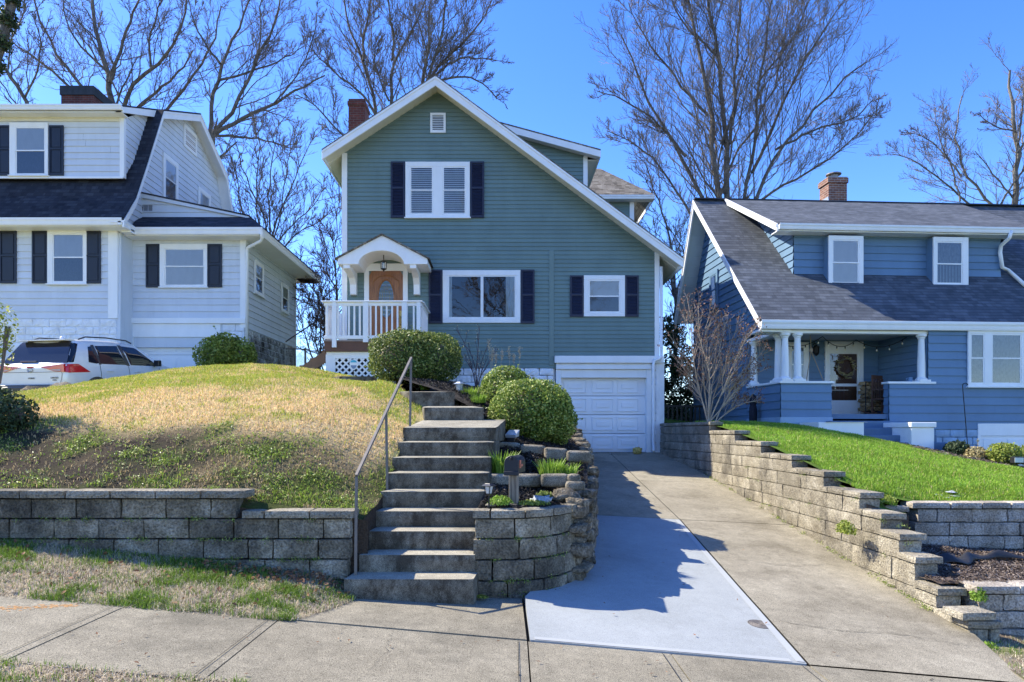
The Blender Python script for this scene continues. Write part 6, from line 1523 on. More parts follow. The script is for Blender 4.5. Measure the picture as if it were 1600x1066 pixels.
def bare_tree(name, label, D, base, limbs, barkm, twigm, n1=11, n2=7, n3=5, group='bare winter trees behind the houses', rmin=.0075, lf=(.42, .47, .52), up=.25, seed=1, depth=.12, lenm=.0, wob=.1):
    g = np.random.default_rng(seed); t = thing(name, label, 'tree', at(base[0], base[1], D), 0, group); o = np.array(t.location)
    K = 12; Ps = []; Rs = []; th = MB()
    for li, (w0, w1, pts) in enumerate(limbs):
        dd = g.uniform(-1, 1) * depth * D * .35; q = []
        for j, p in enumerate(pts):
            f = j / max(1, len(pts) - 1); root = min(1.0, math.hypot(pts[0][0] - base[0], pts[0][1] - base[1]) / 120)
            q.append(np.array(at(p[0], p[1], D + dd * (f + .0) * (1.0))) - o)
        Q = resample(q, K); L = np.linalg.norm(Q[-1] - Q[0]); Q[1:-1] += g.normal(size=(K - 2, 3)) * .006 * L
        Ps.append(Q); Rs.append((np.linspace(w0, w1, K) * D / F / 2) * (.85 if w0 > 12 else .66) * (.75 if barkm is M['bark_pale'] else 1))
    P = np.array(Ps); Rr = np.array(Rs); th.np_add(*tubes(P, Rr, 8))
    P1, R1 = sprout(P, Rr, n1, lf[0], (22, 55), up, 8, .12, rmin * 1.5, wob, .38, g)
    th.np_add(*tubes(P1, R1, 5)); th.build('trunk', barkm, t, smooth=True)
    cr = MB(); P2, R2 = sprout(P1, R1, n2, lf[1], (22, 58), up, 6, .15, rmin * 1.1, wob, .45, g, lenm); cr.np_add(*tubes(P2, R2, 4))
    P3, R3 = sprout(P2, R2, n3 + 4, lf[2], (20, 60), up * .8, 5, .15, rmin * .85, wob, .7, g, lenm); cr.np_add(*tubes(P3, R3, 3))
    # twigs springing straight from the main limbs
    P4, R4 = sprout(P, Rr, n1 * 2, .16, (30, 75), up, 6, .1, rmin, wob, .25, g); cr.np_add(*tubes(P4, R4, 3))
    P5, R5 = sprout(P4, R4, 3, .5, (25, 60), up, 5, .2, rmin * .9, wob, .7, g); cr.np_add(*tubes(P5, R5, 3))
    cr.build('crown', twigm, t); return t
bare_tree('bare_tree', 'wide spreading bare tree rising behind the white house chimney', 36, (190, 430), [
    (24, 20, [(190, 430), (189, 300), (188, 190)]), (13, 4, [(186, 215), (174, 162), (170, 115), (149, 57), (140, 0), (133, -50)]), (9, 3, [(172, 130), (192, 68), (203, 27), (223, -5), (230, -40)]),
    (11, 3, [(188, 200), (199, 138), (236, 105), (277, 74), (284, 24), (300, -30)]), (9, 3, [(192, 205), (216, 165), (243, 145), (284, 111), (302, 78)]), (9, 3, [(205, 230), (263, 172), (270, 156), (304, 118), (324, 95), (333, 68), (346, 10)]),
    (10, 3, [(186, 215), (128, 135), (91, 98), (71, 44), (54, 10), (40, -40)]), (8, 2, [(160, 175), (108, 135), (54, 91), (20, 64), (-20, 40)]), (6, 2, [(172, 115), (120, 70), (100, 20), (95, -30)]), (6, 2, [(236, 105), (232, 60), (250, 10), (262, -40)])],
    M['bark'], M['twig'], 10, 7, 5, seed=2)
bare_tree('bare_tree', 'dark bare tree leaning over the gable of the white house', 34, (328, 440), [
    (20, 15, [(328, 440), (327, 300), (330, 207)]), (11, 3, [(327, 215), (331, 152), (344, 125), (344, 98), (365, 61), (382, 30), (396, -20)]), (10, 3, [(330, 213), (358, 182), (375, 149), (392, 115), (419, 64), (436, 17), (446, -40)]),
    (11, 3, [(332, 213), (382, 182), (425, 165), (473, 137), (508, 118)]), (7, 2, [(334, 212), (385, 214), (432, 223), (458, 234)]), (6, 2, [(344, 125), (392, 113), (439, 95), (476, 72)]), (6, 2, [(344, 100), (320, 68), (303, 38), (295, 0)]), (5, 2, [(392, 115), (410, 60), (405, 10), (412, -30)]), (4, 2, [(425, 165), (470, 110), (490, 60), (495, 20)])],
    M['bark'], M['twig'], 9, 7, 5, seed=3)
bare_tree('bare_tree', 'bare tree standing next to the ivy covered trunk', 31, (60, 430), [
    (14, 10, [(60, 430), (55, 260), (46, 170)]), (10, 6, [(48, 185), (44, 162), (30, 138), (10, 111), (-4, 88), (-40, 60)]), (5, 2, [(40, 150), (60, 110), (66, 60), (50, 20)]), (4, 2, [(12, 112), (14, 60), (40, 20), (36, -30)])],
    M['bark'], M['twig'], 8, 6, 5, seed=4)
bare_tree('bare_tree', 'slender many stemmed bare tree in the gap beside the white house', 30, (420, 520), [
    (9, 7, [(420, 520), (420, 440), (420, 380)]), (4.5, 1.5, [(419, 400), (419, 351), (398, 305), (376, 258), (362, 205)]), (5, 1.5, [(420, 400), (423, 355), (419, 298), (426, 251), (436, 190)]), (5, 1.5, [(421, 400), (426, 358), (448, 312), (465, 269), (492, 210)]), (4.5, 1.5, [(424, 410), (437, 369), (480, 330), (512, 290)]),
    (4, 1.5, [(417, 410), (380, 340), (373, 298), (366, 250)]), (4.5, 1.5, [(419, 400), (401, 348), (399, 305), (407, 240), (400, 190)]), (4, 1.5, [(421, 400), (440, 330), (447, 270), (460, 200)]), (4, 1.5, [(424, 420), (455, 370), (492, 350), (520, 330)]), (4, 1.5, [(416, 420), (395, 390), (362, 330), (350, 270)])],
    M['bark'], M['twig'], 9, 6, 4, seed=5, up=.4, lf=(.36, .42, .5))
bare_tree('bare_tree', 'tall bare tree directly behind the green house roof ridge', 34, (620, 470), [
    (24, 18, [(620, 470), (620, 330), (618, 240)]), (10, 3, [(612, 260), (584, 176), (575, 119), (566, 88), (550, 61), (541, 29), (533, -30)]), (7, 2, [(568, 95), (568, 56), (577, 22), (584, -40)]), (10, 3, [(618, 250), (608, 162), (610, 117), (616, 83), (643, 52), (656, 29), (672, -20)]),
    (6, 2, [(613, 95), (618, 68), (609, 34), (605, -40)]), (5, 2, [(608, 158), (593, 124), (584, 95), (584, 70)]), (7, 2, [(590, 190), (575, 155), (526, 115), (503, 97), (478, 66)]), (7, 2, [(600, 250), (533, 212), (514, 187), (492, 162), (462, 148)]),
    (11, 3, [(624, 250), (655, 170), (670, 119), (681, 95), (690, 59), (694, 23), (702, -40)]), (8, 2, [(664, 135), (694, 92), (724, 70), (755, 29), (772, -5)]), (6, 2, [(666, 130), (706, 95), (739, 88), (776, 95)]), (7, 2, [(655, 160), (662, 110), (672, 79), (654, 45), (648, 10)]), (6, 2, [(668, 132), (721, 117), (751, 126), (777, 155)]), (6, 2, [(640, 200), (658, 140), (672, 70), (668, 10), (680, -30)])],
    M['bark'], M['twig'], 12, 8, 5, seed=6, up=.36, wob=.06)
bare_tree('bare_tree', 'huge many trunked bare tree between the green house and the blue house chimney', 36, (1140, 560), [
    (22, 16, [(1140, 560), (1138, 440), (1136, 350)]), (12, 3, [(1132, 420), (1097, 309), (1069, 240), (1034, 203), (994, 122), (970, 55)]), (13, 3, [(1134, 400), (1125, 309), (1116, 219), (1106, 150), (1100, 109), (1087, 47), (1069, -10), (1060, -60)]), (13, 3, [(1138, 400), (1141, 309), (1141, 219), (1125, 156), (1122, 78), (1106, 0), (1100, -70)]),
    (8, 3, [(1141, 225), (1150, 150), (1153, 69), (1159, 0), (1166, -80)]), (10, 3, [(1140, 400), (1156, 309), (1181, 241), (1184, 125), (1200, 31), (1212, -50)]), (11, 3, [(1142, 400), (1181, 309), (1212, 234), (1259, 187), (1306, 134), (1352, 98)]), (8, 2, [(1175, 270), (1228, 150), (1262, 91), (1291, 37), (1325, -5)]),
    (7, 2, [(1170, 320), (1244, 281), (1300, 247), (1358, 187)]), (7, 2, [(1072, 245), (1025, 187), (962, 150), (934, 143)]), (7, 2, [(1106, 180), (1056, 125), (1025, 81), (1000, 50), (982, 5)]), (7, 2, [(1100, 370), (1062, 306), (1025, 250), (987, 219), (950, 205)]), (6, 2, [(1212, 234), (1275, 200), (1337, 187), (1364, 156)]),
    (6, 2, [(1110, 330), (1160, 230), (1220, 120), (1235, 30), (1230, -30)]), (6, 2, [(1122, 90), (1060, 30), (1040, -30)]), (5, 2, [(1184, 130), (1240, 60), (1265, 0)])],
    M['bark'], M['twig'], 13, 9, 5, seed=7, up=.42, wob=.05)
bare_tree('bare_tree', 'bare tree low in the gap between the green and blue houses', 29, (1052, 600), [
    (12, 9, [(1052, 600), (1056, 520), (1058, 450)]), (7, 2, [(1056, 470), (1040, 400), (1000, 350), (955, 300)]), (7, 2, [(1057, 470), (1050, 380), (1030, 320), (1008, 255)]), (5, 2, [(1057, 460), (1075, 400), (1040, 350)]), (5, 2, [(1052, 420), (1010, 400), (975, 345)])], M['bark'], M['twig'], 9, 6, 4, seed=8)
bare_tree('bare_tree', 'pale barked bare tree behind the blue house beyond its chimney', 40, (1580, 560), [
    (24, 20, [(1580, 560), (1582, 420), (1584, 341)]), (17, 5, [(1583, 400), (1584, 341), (1586, 285), (1590, 229), (1587, 189), (1575, 160), (1578, 110)]), (7, 3, [(1590, 225), (1597, 178), (1600, 144), (1608, 100)]), (10, 3, [(1580, 370), (1556, 333), (1534, 299), (1500, 274), (1494, 215), (1500, 172), (1503, 150)]),
    (8, 2, [(1540, 340), (1500, 310), (1472, 279), (1441, 260), (1413, 243), (1386, 240)]), (6, 2, [(1502, 276), (1475, 240), (1455, 218), (1416, 206)]), (6, 2, [(1500, 315), (1489, 263), (1466, 218), (1461, 178)]), (7, 2, [(1559, 327), (1582, 285), (1599, 268), (1640, 230)]), (5, 2, [(1588, 205), (1556, 200), (1528, 178)]), (6, 2, [(1588, 240), (1630, 190), (1660, 150)])],
    M['bark_pale'], M['twig'], 9, 7, 5, seed=9, up=.3)
bare_tree('bare_tree', 'tangled reddish thicket tree beside the porch of the green house', 27, (515, 640), [
    (9, 6, [(515, 640), (514, 590), (513, 560)]), (5, 1.5, [(513, 590), (512, 520), (498, 460), (470, 425)]), (5, 1.5, [(514, 590), (522, 500), (528, 440), (520, 380), (531, 310)]), (5, 1.5, [(500, 600), (484, 550), (470, 500), (462, 470)]), (4, 1.5, [(518, 580), (505, 500), (482, 465)]), (4, 1.5, [(520, 560), (530, 470), (525, 400), (512, 340)]), (4, 1.5, [(510, 590), (490, 530), (500, 480), (515, 440)])],
    M['bark'], M['twig_red'], 10, 7, 5, seed=10, up=.15, wob=.22, lf=(.42, .5, .55))

# leaf clouds
def leaf_quads(C, Nn, size, g, aspect=.55, jit=.7):
    n = len(C); Nn = unit(Nn + g.normal(size=(n, 3)) * jit); a = unit(np.cross(Nn, g.normal(size=(n, 3)))); b = np.cross(Nn, a)
    s = size * g.uniform(.6, 1.3, (n, 1)); V = np.stack([C - a * s, C - b * s * aspect + Nn * s * .15, C + a * s, C + b * s * aspect + Nn * s * .15], 1)
    return V.reshape(-1, 3), np.arange(n * 4).reshape(-1, 4)
def blob_points(blobs, n, g, lump=.10, lf=3.0, shell=.25, sq=2.0):
    vol = np.array([b[3] * b[4] * b[5] for b in blobs]) ** (2 / 3); pick = g.choice(len(blobs), n, p=vol / vol.sum()); B = np.array(blobs, float)[pick]
    d = unit(g.normal(size=(n, 3))); d = d / (np.sum(np.abs(d) ** sq, 1, keepdims=True) ** (1 / sq))
    r = 1 - shell * g.random(n) ** 1.6; P = B[:, :3] + d * B[:, 3:6] * r[:, None]
    P += d * ((fbm(P + 50, lf) - .5) * 2 * lump)[:, None] * B[:, 3:6].mean(1, keepdims=True)
    keep = np.ones(n, bool)
    for k, b in enumerate(blobs):
        q = (P - np.array(b[:3])) / np.array(b[3:6]); keep &= ~((np.linalg.norm(q, axis=1) < .72) & (pick != k))
    return P[keep], d[keep]
def bush(name, label, cat, base, blobs, n, size, mat, group=None, lump=.10, lf=3.0, shell=.25, core=True, stems=0, seed=0, aspect=.55, sq=2.0):
    g = np.random.default_rng(100 + seed); t = thing(name, label, cat, base, 0, group); o = np.array(t.location)
    bl = [tuple(np.array(b[:3]) - o) + tuple(b[3:]) for b in blobs]; mb = MB(); P, d = blob_points(bl, n, g, lump, lf, shell, sq); mb.np_add(*leaf_quads(P, d, size, g, aspect))
    k = max(6, len(P) // 260); sel = g.integers(0, len(P), k); S0 = P[sel]; sd = unit(d[sel] + np.array([0, 0, .6]) + g.normal(size=(k, 3)) * .3); Ls = size * g.uniform(2, 5.5, (k, 1))     # stray shoots
    for f in (.15, .35, .55, .75, .95, 1.0): mb.np_add(*leaf_quads(S0 + sd * Ls * f, sd, size * .9, g, aspect))
    mb.build('foliage', mat, t)
    if core:
        mb = MB()
        for b in bl:
            def fn(u, v, b=b):
                th, ph = u * 2 * math.pi, (v - .5) * math.pi; q = np.array([math.cos(ph) * math.cos(th), math.cos(ph) * math.sin(th), math.sin(ph)]); return np.array(b[:3]) + q * np.array(b[3:6]) * min(.80, 1.0 - shell * .95) * (1 + .18 * (fbm(q[None] * b[3] + 5, 4)[0] - .5))
            mb.grid(fn, 20, 12)
        mb.build('twig_core', M['twig'], t, smooth=True)
    if stems:
        P0 = np.zeros((stems, 5, 3)); tip = np.stack([g.uniform(-.5, .5, stems) * bl[0][3], g.uniform(-.5, .5, stems) * bl[0][4], np.full(stems, bl[0][2])], 1)
        for k in range(5): P0[:, k] = tip * (k / 4)
        mb = MB(); mb.np_add(*tubes(P0, np.full((stems, 5), .012), 5)); mb.build('stem', M['twig'], t)
    return t
def wblob(px, py, D, rx, rz, ry=None): c = at(px, py, D); return (c[0], c[1], c[2], rx, ry or rx, rz)
bush('boxwood_bush', 'broad clipped boxwood hedge bush in front of the white lattice porch', 'bush', at(650, 600, 14.2), [wblob(634, 560, 14.0, .74, .54, .6), wblob(664, 560, 14.1, .74, .54, .62)], 26000, .026, M['box_dark'], lump=.15, lf=4, shell=.30, seed=1, sq=2.8)
bush('boxwood_bush', 'big round bright green boxwood beside the driveway and steps', 'bush', at(833, 698, 10.6), [wblob(830, 644, 10.5, .64, .52, .54), wblob(853, 652, 10.5, .46, .44, .46)], 26000, .024, M['box_leaf'], lump=.18, lf=4.5, shell=.34, seed=2, sq=2.2)
bush('boxwood_bush', 'smaller boxwood half hidden behind the big round bush', 'bush', at(795, 630, 11.6), [wblob(792, 612, 11.5, .46, .42, .42), wblob(765, 620, 11.6, .2, .34, .3)], 12000, .024, M['box_leaf'], lump=.18, lf=4.5, shell=.34, seed=3)
bush('garden_bush', 'yellow green bush at the corner of the white house garage', 'bush', at(352, 575, 19.8), [wblob(340, 555, 19.6, .62, .52), wblob(375, 556, 19.8, .52, .50), wblob(352, 545, 19.7, .5, .45)], 7000, .05, M['yellow_leaf'], lump=.25, lf=2.5, shell=.55, seed=4, core=True)
bush('garden_bush', 'tall loose yellow green bush in front of the white car', 'bush', at(0, 600, 9.2), [wblob(-12, 510, 9.2, .26, .34), wblob(-22, 550, 9.2, .30, .30), wblob(5, 525, 9.2, .14, .2)], 1500, .026, M['yellow_leaf'], lump=.3, lf=4, shell=.8, core=False, stems=6, seed=5)
bush('garden_bush', 'dense dark green bush above the shaded lawn bank', 'bush', at(5, 672, 8.6), [wblob(-12, 640, 8.6, .36, .30), wblob(25, 648, 8.6, .22, .22), wblob(-50, 640, 8.6, .45, .5)], 8500, .026, M['ever_leaf'], lump=.3, lf=4, shell=.6, seed=6)
bush('garden_bush', 'large evergreen bush on the neighbouring drive shading the lawn bank', 'bush', (-8.0, 8.7, 1.5), [(-8.0, 8.6, 2.2, .8, .7, .8), (-8.6, 9.3, 2.3, .9, .7, 1.0)], 9000, .04, M['ever_leaf'], lump=.3, shell=.6, seed=7)
bush('evergreen_tree', 'shaggy evergreen in the narrow gap between green and blue houses', 'tree', at(1062, 640, 24), [wblob(1048, 520, 24, .5, .7), wblob(1062, 580, 24, .8, .9), wblob(1080, 610, 24, .7, .7), wblob(1040, 600, 24, .5, .9), wblob(1056, 640, 24.5, 1.0, .6), wblob(1085, 640, 24.5, .8, .5)], 10500, .06, M['ever_leaf'], lump=.45, lf=2, shell=.9, core=False, stems=5, seed=8)
RB = 'low shrubs in front of the blue house'
bush('garden_bush', 'small dark green shrub beside the white step block of the blue house', 'shrub', at(1496, 715, 15.6), [wblob(1496, 702, 15.6, .25, .20)], 1600, .035, M['ever_leaf'], RB, lump=.3, lf=5, shell=.5, seed=9)
bush('garden_bush', 'pale tan shrub between two green shrubs at the blue house', 'shrub', at(1526, 720, 15.2), [wblob(1526, 711, 15.2, .20, .19), wblob(1520, 716, 15.2, .18, .12)], 1300, .035, M['pale_leaf'], RB, lump=.3, lf=5, shell=.5, seed=10)
bush('garden_bush', 'round yellow green shrub near the blue house garage', 'shrub', at(1572, 724, 14.8), [wblob(1570, 710, 14.8, .32, .26)], 2200, .035, M['yellow_leaf'], RB, lump=.2, lf=5, shell=.4, seed=11)
bush('garden_bush', 'yellow green shrub directly behind the grey flood lamp', 'shrub', at(1600, 722, 14.9), [wblob(1598, 714, 15.0, .2, .15), wblob(1618, 710, 15, .3, .28)], 1700, .035, M['yellow_leaf'], RB, lump=.2, lf=5, shell=.4, seed=12)
# ivy climbing the far left trunk
iv = thing('ivy_trunk', 'tree trunk thickly covered in dark ivy above the white house', 'tree', at(-60, 430, 29)); g = np.random.default_rng(5); o = np.array(iv.location)
Q = resample([np.array(at(*p, 29)) - o for p in ((-60, 430), (-45, 220), (-8, 90), (12, 45), (26, -40))], 14); mb = MB(); mb.np_add(*tubes(Q[None], np.linspace(.30, .18, 14)[None], 8)); mb.build('trunk', M['bark'], iv, smooth=True)
idx = g.integers(9, 14, 2600); d = unit(g.normal(size=(2600, 3))); P = Q[idx] + d * g.uniform(.12, .34, (2600, 1)) + g.normal(size=(2600, 3)) * .12; mb = MB(); mb.np_add(*leaf_quads(P, d, .09, g)); mb.build('ivy', M['ever_leaf'], iv)

def shrub_stems(name, label, cat, base, D, stems, sm, n1, n2, tips=None, r0=.014, seed=0, group=None, lf=(.4, .5), tipsize=.02, ntip=3):
    g = np.random.default_rng(seed); t = thing(name, label, cat, at(base[0], base[1], D), 0, group); o = np.array(t.location); Ps = []
    for pts in stems:
        dd = g.uniform(-.5, .5); Ps.append(resample([np.array(at(p[0], p[1], D + dd * k / max(1, len(pts) - 1))) - o for k, p in enumerate(pts)], 9))
    P = np.array(Ps); Rr = np.tile(np.linspace(r0, r0 * .4, 9), (len(P), 1)); mb = MB(); mb.np_add(*tubes(P, Rr, 6)); mb.build('stem', sm, t, smooth=True)
    P1, R1 = sprout(P, Rr, n1, lf[0], (15, 45), .35, 7, .2, .0045, .12, .6, g); P2, R2 = sprout(P1, R1, n2, lf[1], (15, 45), .3, 5, .25, .0025, .12, .7, g)
    mb = MB(); mb.np_add(*tubes(P1, R1, 4)); mb.np_add(*tubes(P2, R2, 3)); mb.build('twigs', sm, t)
    if tips is not None:
        E = np.concatenate([P1[:, -1], P2[:, -1]]); E = np.repeat(E, ntip, 0) + g.normal(size=(len(E) * ntip, 3)) * tipsize * 1.3; mb = MB(); mb.np_add(*leaf_quads(E, g.normal(size=E.shape), tipsize, g, .8)); mb.build('seed_heads', tips, t)
    return t
Zs = lambda *pp: [(1020 + a * .2628, 400 + b * .2628) for a, b in pp]
shrub_stems('bare_shrub', 'leafless pale branched shrub with dried seed heads atop the driveway wall', 'shrub', (1107, 662), 15.7, [Zs((330, 985), (320, 880), (290, 700), (300, 500), (330, 360)), Zs((328, 985), (300, 860), (240, 760), (170, 650)), Zs((332, 985), (340, 850), (360, 700), (400, 550), (430, 400)), Zs((335, 985), (380, 880), (420, 800), (480, 640), (545, 500), (580, 450)), Zs((338, 985), (400, 920), (450, 850), (560, 720), (630, 690)),
    Zs((380, 985), (420, 945), (540, 870), (610, 865)), Zs((326, 985), (290, 850), (240, 650), (225, 340)), Zs((330, 985), (330, 850), (350, 680), (260, 480), (270, 370)), Zs((334, 985), (360, 800), (440, 640), (470, 470), (500, 430)), Zs((372, 985), (400, 900), (500, 740), (600, 600), (650, 580))], M['twig_pale'], 17, 5, M['seed'], seed=21, tipsize=.022, r0=.018)
Zd = lambda *pp: [(690 + a * .1126, 500 + b * .1126) for a, b in pp]
shrub_stems('dry_shrub', 'bare purple stemmed shrub against the white foundation of the green house', 'shrub', (743, 606), 17.6, [Zd((470, 920), (450, 760), (390, 620), (330, 560)), Zd((480, 920), (470, 700), (500, 520), (510, 300), (530, 80)), Zd((490, 920), (510, 740), (560, 560), (650, 320)), Zd((500, 920), (540, 760), (600, 600), (640, 520)), Zd((475, 920), (430, 700), (380, 500), (300, 260), (200, 130)), Zd((485, 920), (490, 720), (440, 560), (370, 360), (290, 340)), Zd((495, 920), (560, 720), (700, 560), (760, 380))], paint('purple_stems', (.10, .075, .085), .8, .3, 8), 6, 3, M['straw'], seed=22, r0=.016, lf=(.25, .4), tipsize=.018, ntip=1)
og = thing('ornamental_grass', 'dry ornamental grass with pale feathery plumes behind the boxwood', 'grass clump', at(775, 612, 17.2)); o = np.array(og.location); g = np.random.default_rng(31); mb = MB(); m2 = MB()
for (x, y0, bx) in ((715, 395, 705), (700, 440, 690), (845, 425, 800), (930, 385, 960), (1000, 470, 1010), (1080, 370, 1085), (650, 270, 690), (760, 470, 740)):
    tip = np.array(at(690 + x * .1126, 500 + y0 * .1126, 17.2)) - o; b_ = np.array(at(690 + bx * .1126, 500 + 900 * .1126, 17.2)) - o; mid = (tip + b_) / 2 + np.array([0, 0, .1])
    Q = resample([b_, mid, tip], 8); mb.np_add(*tubes(Q[None], np.linspace(.006, .003, 8)[None], 4)); n_ = 120; f = g.random(n_); P = tip + (Q[5] - tip) * f[:, None] * 1.0 + g.normal(size=(n_, 3)) * .025 * (1 - .5 * f[:, None]); m2.np_add(*leaf_quads(P, g.normal(size=(n_, 3)), .022, g, .35))
P0 = np.stack([g.uniform(-.35, .6, 160), g.uniform(-.3, .3, 160), np.zeros(160)], 1); tp = P0 + np.stack([g.normal(0, .16, 160), g.normal(0, .16, 160), g.uniform(.25, .6, 160)], 1); mb.np_add(*tubes(np.stack([P0, (P0 + tp) / 2 + [0, 0, .05], tp], 1), np.tile([[.004, .003, .001]], (160, 1)), 3))
mb.build('stalks', M['straw'], og); m2.build('plumes', paint('plume', (.58, .48, .34), .9, .2, 20), og)

# grass: blades with their own colour, lying where the lawn grows them
def blades(name, X, Y, zf, h, w, col, lean=.5, seg2=False, label=None, g=rng):
    n = len(X); Z = zf(X, Y); hh = h * g.uniform(.5, 1.35, n) if np.isscalar(h) else h * g.uniform(.6, 1.3, n); a = g.random(n) * 2 * np.pi
    ld = np.stack([np.cos(a), np.sin(a)], 1) * (g.random(n) * lean * hh if np.isscalar(lean) else g.random(n) * lean * hh)[:, None]; b = a + np.pi / 2 + g.normal(0, .5, n)
    s = np.stack([np.cos(b), np.sin(b), 0 * b], 1) * (w * g.uniform(.6, 1.3, n))[:, None] / 2
    O = np.stack([X, Y, Z - .005], 1); M1 = O + np.stack([ld[:, 0] * .35, ld[:, 1] * .35, hh * .6], 1); Tp = O + np.stack([ld[:, 0], ld[:, 1], hh * np.sqrt(np.clip(1 - (np.linalg.norm(ld, axis=1) / np.maximum(hh, 1e-4)) ** 2 * .6, .08, 1))], 1)
    V = np.stack([O - s, O + s, M1 + s * .75, M1 - s * .75, Tp], 1).reshape(-1, 3); k = np.arange(n)[:, None] * 5
    mb = MB(); mb.np_add(V, k + np.array([[0, 1, 2, 3]])); mb.np_add(np.zeros((0, 3)), np.zeros((0, 3), np.int64))
    mb.A[1] = (np.zeros((0, 3)), (k + np.array([[3, 2, 4]])) - 0)
    # triangles index the first chunk: shift is undone because chunk two starts after it
    mb.A[1] = (np.zeros((0, 3)), k + np.array([[3, 2, 4]]) - len(V))
    c = np.repeat(np.clip(col, 0, 1), 5, 0); o = mb.build(name, M['blade'], None, col=c); tag(o, kind='stuff'); return o
g = np.random.default_rng(77)
def scatter(n, x0, x1, y0, y1, p=None):
    y = y0 + (y1 - y0) * g.random(n) ** 1.25; x = g.uniform(x0, x1, n); return x, y
# left lawn and bank
x, y = scatter(230000, -9.0, -1.2, 7.14, 17.2); keep = (x > -(CX + 60) * y / F) & (x < np.where(y < 9.8, st_l(y) + .03, np.interp(y, [9.8, 10.6, 12, 13, 18], [-.97, -1.21, -2.01, -2.3, -2.35]))); x, y = x[keep], y[keep]
V = np.stack([x, y, 0 * x], 1); bank, green, bare, bgreen = lawn_mix(V); u = g.random(len(x)); p = np.where(bank > .5, .5 - .42 * bare + .30 * bgreen, .97); keep = u < p; x, y, bank, green, bare, bgreen = (q[keep] for q in (x, y, bank, green, bare, bgreen)); n = len(x)
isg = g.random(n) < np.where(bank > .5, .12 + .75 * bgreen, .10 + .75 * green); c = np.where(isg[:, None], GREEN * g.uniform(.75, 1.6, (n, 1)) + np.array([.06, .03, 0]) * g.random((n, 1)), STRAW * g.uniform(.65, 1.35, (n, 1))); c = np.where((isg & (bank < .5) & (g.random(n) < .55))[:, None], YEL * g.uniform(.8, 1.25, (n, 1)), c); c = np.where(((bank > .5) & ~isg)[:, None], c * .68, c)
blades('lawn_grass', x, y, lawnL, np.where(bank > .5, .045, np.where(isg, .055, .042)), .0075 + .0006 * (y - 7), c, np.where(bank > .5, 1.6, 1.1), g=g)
# weeds: small leaf tufts on the bank
xs_, ys_ = g.uniform(-8, -1.5, 900), g.uniform(7.15, 8.9, 900); b_, _, _, bg_ = lawn_mix(np.stack([xs_, ys_, 0 * xs_], 1)); kk = (b_ > .4) & (g.random(900) < .12 + .6 * bg_); xs_, ys_ = xs_[kk], ys_[kk]; C = np.repeat(np.stack([xs_, ys_, lawnL(xs_, ys_) + .03], 1), 22, 0) + g.normal(size=(len(xs_) * 22, 3)) * np.array([.055, .055, .018])
mb = MB(); mb.np_add(*leaf_quads(C, np.tile([[0, -.3, 1.]], (len(C), 1)), .014, g, .6)); tag(mb.build('bank_weeds', M['box_leaf']), kind='stuff')
# right lawn: thick and bright
x, y = scatter(210000, 4.84, 11.6, 8.8, 17.0); keep = (x < (1600 - CX + 40) * y / F) & (x > np.array([xw(q) for q in y]) + .28) & ((y > 9.86) | ((x < 5.3) & (y > 9.1))) & ~((y > 14.2) & (x > 9.35 + .35 * (16.6 - y))); x, y = x[keep], y[keep]; n = len(x)
nn = fbm(np.stack([x, y, 0 * x], 1), 2.2); c = LUSH * g.uniform(.55, 1.45, (n, 1)) * (.65 + .7 * fbm(np.stack([x, y, 0 * x], 1) + 9, 1.4))[:, None] + np.array([.12, .10, .0]) * (g.random((n, 1)) ** 2) * (.5 + nn[:, None]); c = np.where((g.random(n) < .05)[:, None], STRAW * .8, c)
blades('lawn_grass', x, y, lawnR, .062 * (.55 + .95 * fbm(np.stack([x, y, 0 * x], 1), 4.5)), .0078 + .0005 * (y - 9), c, .9, g=g)
# verges: thin, half dead, with green clumps
def verge_grass(n, x0, x1, y0, y1, zf, side=None, hs=1.0, green_=.30):
    x, y = g.uniform(x0, x1, n), g.uniform(y0, y1, n); P = np.stack([x, y, 0 * x], 1); n1 = fbm(P + 7, 2.2); n2 = fbm(P + 70, 7)
    cl = smooth(.44, .66, n1 * .65 + n2 * .35); keep = g.random(n) < .42 + .58 * cl
    if side is not None: keep &= x < side(y)
    x, y, cl = x[keep], y[keep], cl[keep]; m = len(x); isg = g.random(m) < green_ * .35 + .75 * cl; c = np.where(isg[:, None], np.array([.16, .25, .035]) * g.uniform(.6, 1.5, (m, 1)), np.array([.66, .56, .40]) * g.uniform(.45, 1.3, (m, 1)))
    return blades('verge_grass', x, y, zf, np.where(isg, .062, .045) * hs, .0055, c, np.where(isg, .9, 2.2), g=g)
vx1 = np.vectorize(VX1); verge_grass(62000, -5.4, -1.40, 5.725, 6.92, verge, lambda y: vx1(y) + .02); verge_grass(26000, -3.6, -1.6, 3.3, 4.40, lambda x, y: zsw(x) - .01, None, .9); verge_grass(6000, 4.5, 6.2, 5.78, 7.1, lambda x, y: zsw(x) + .02 + .04 * (y - 5.76), None, .8, .15)
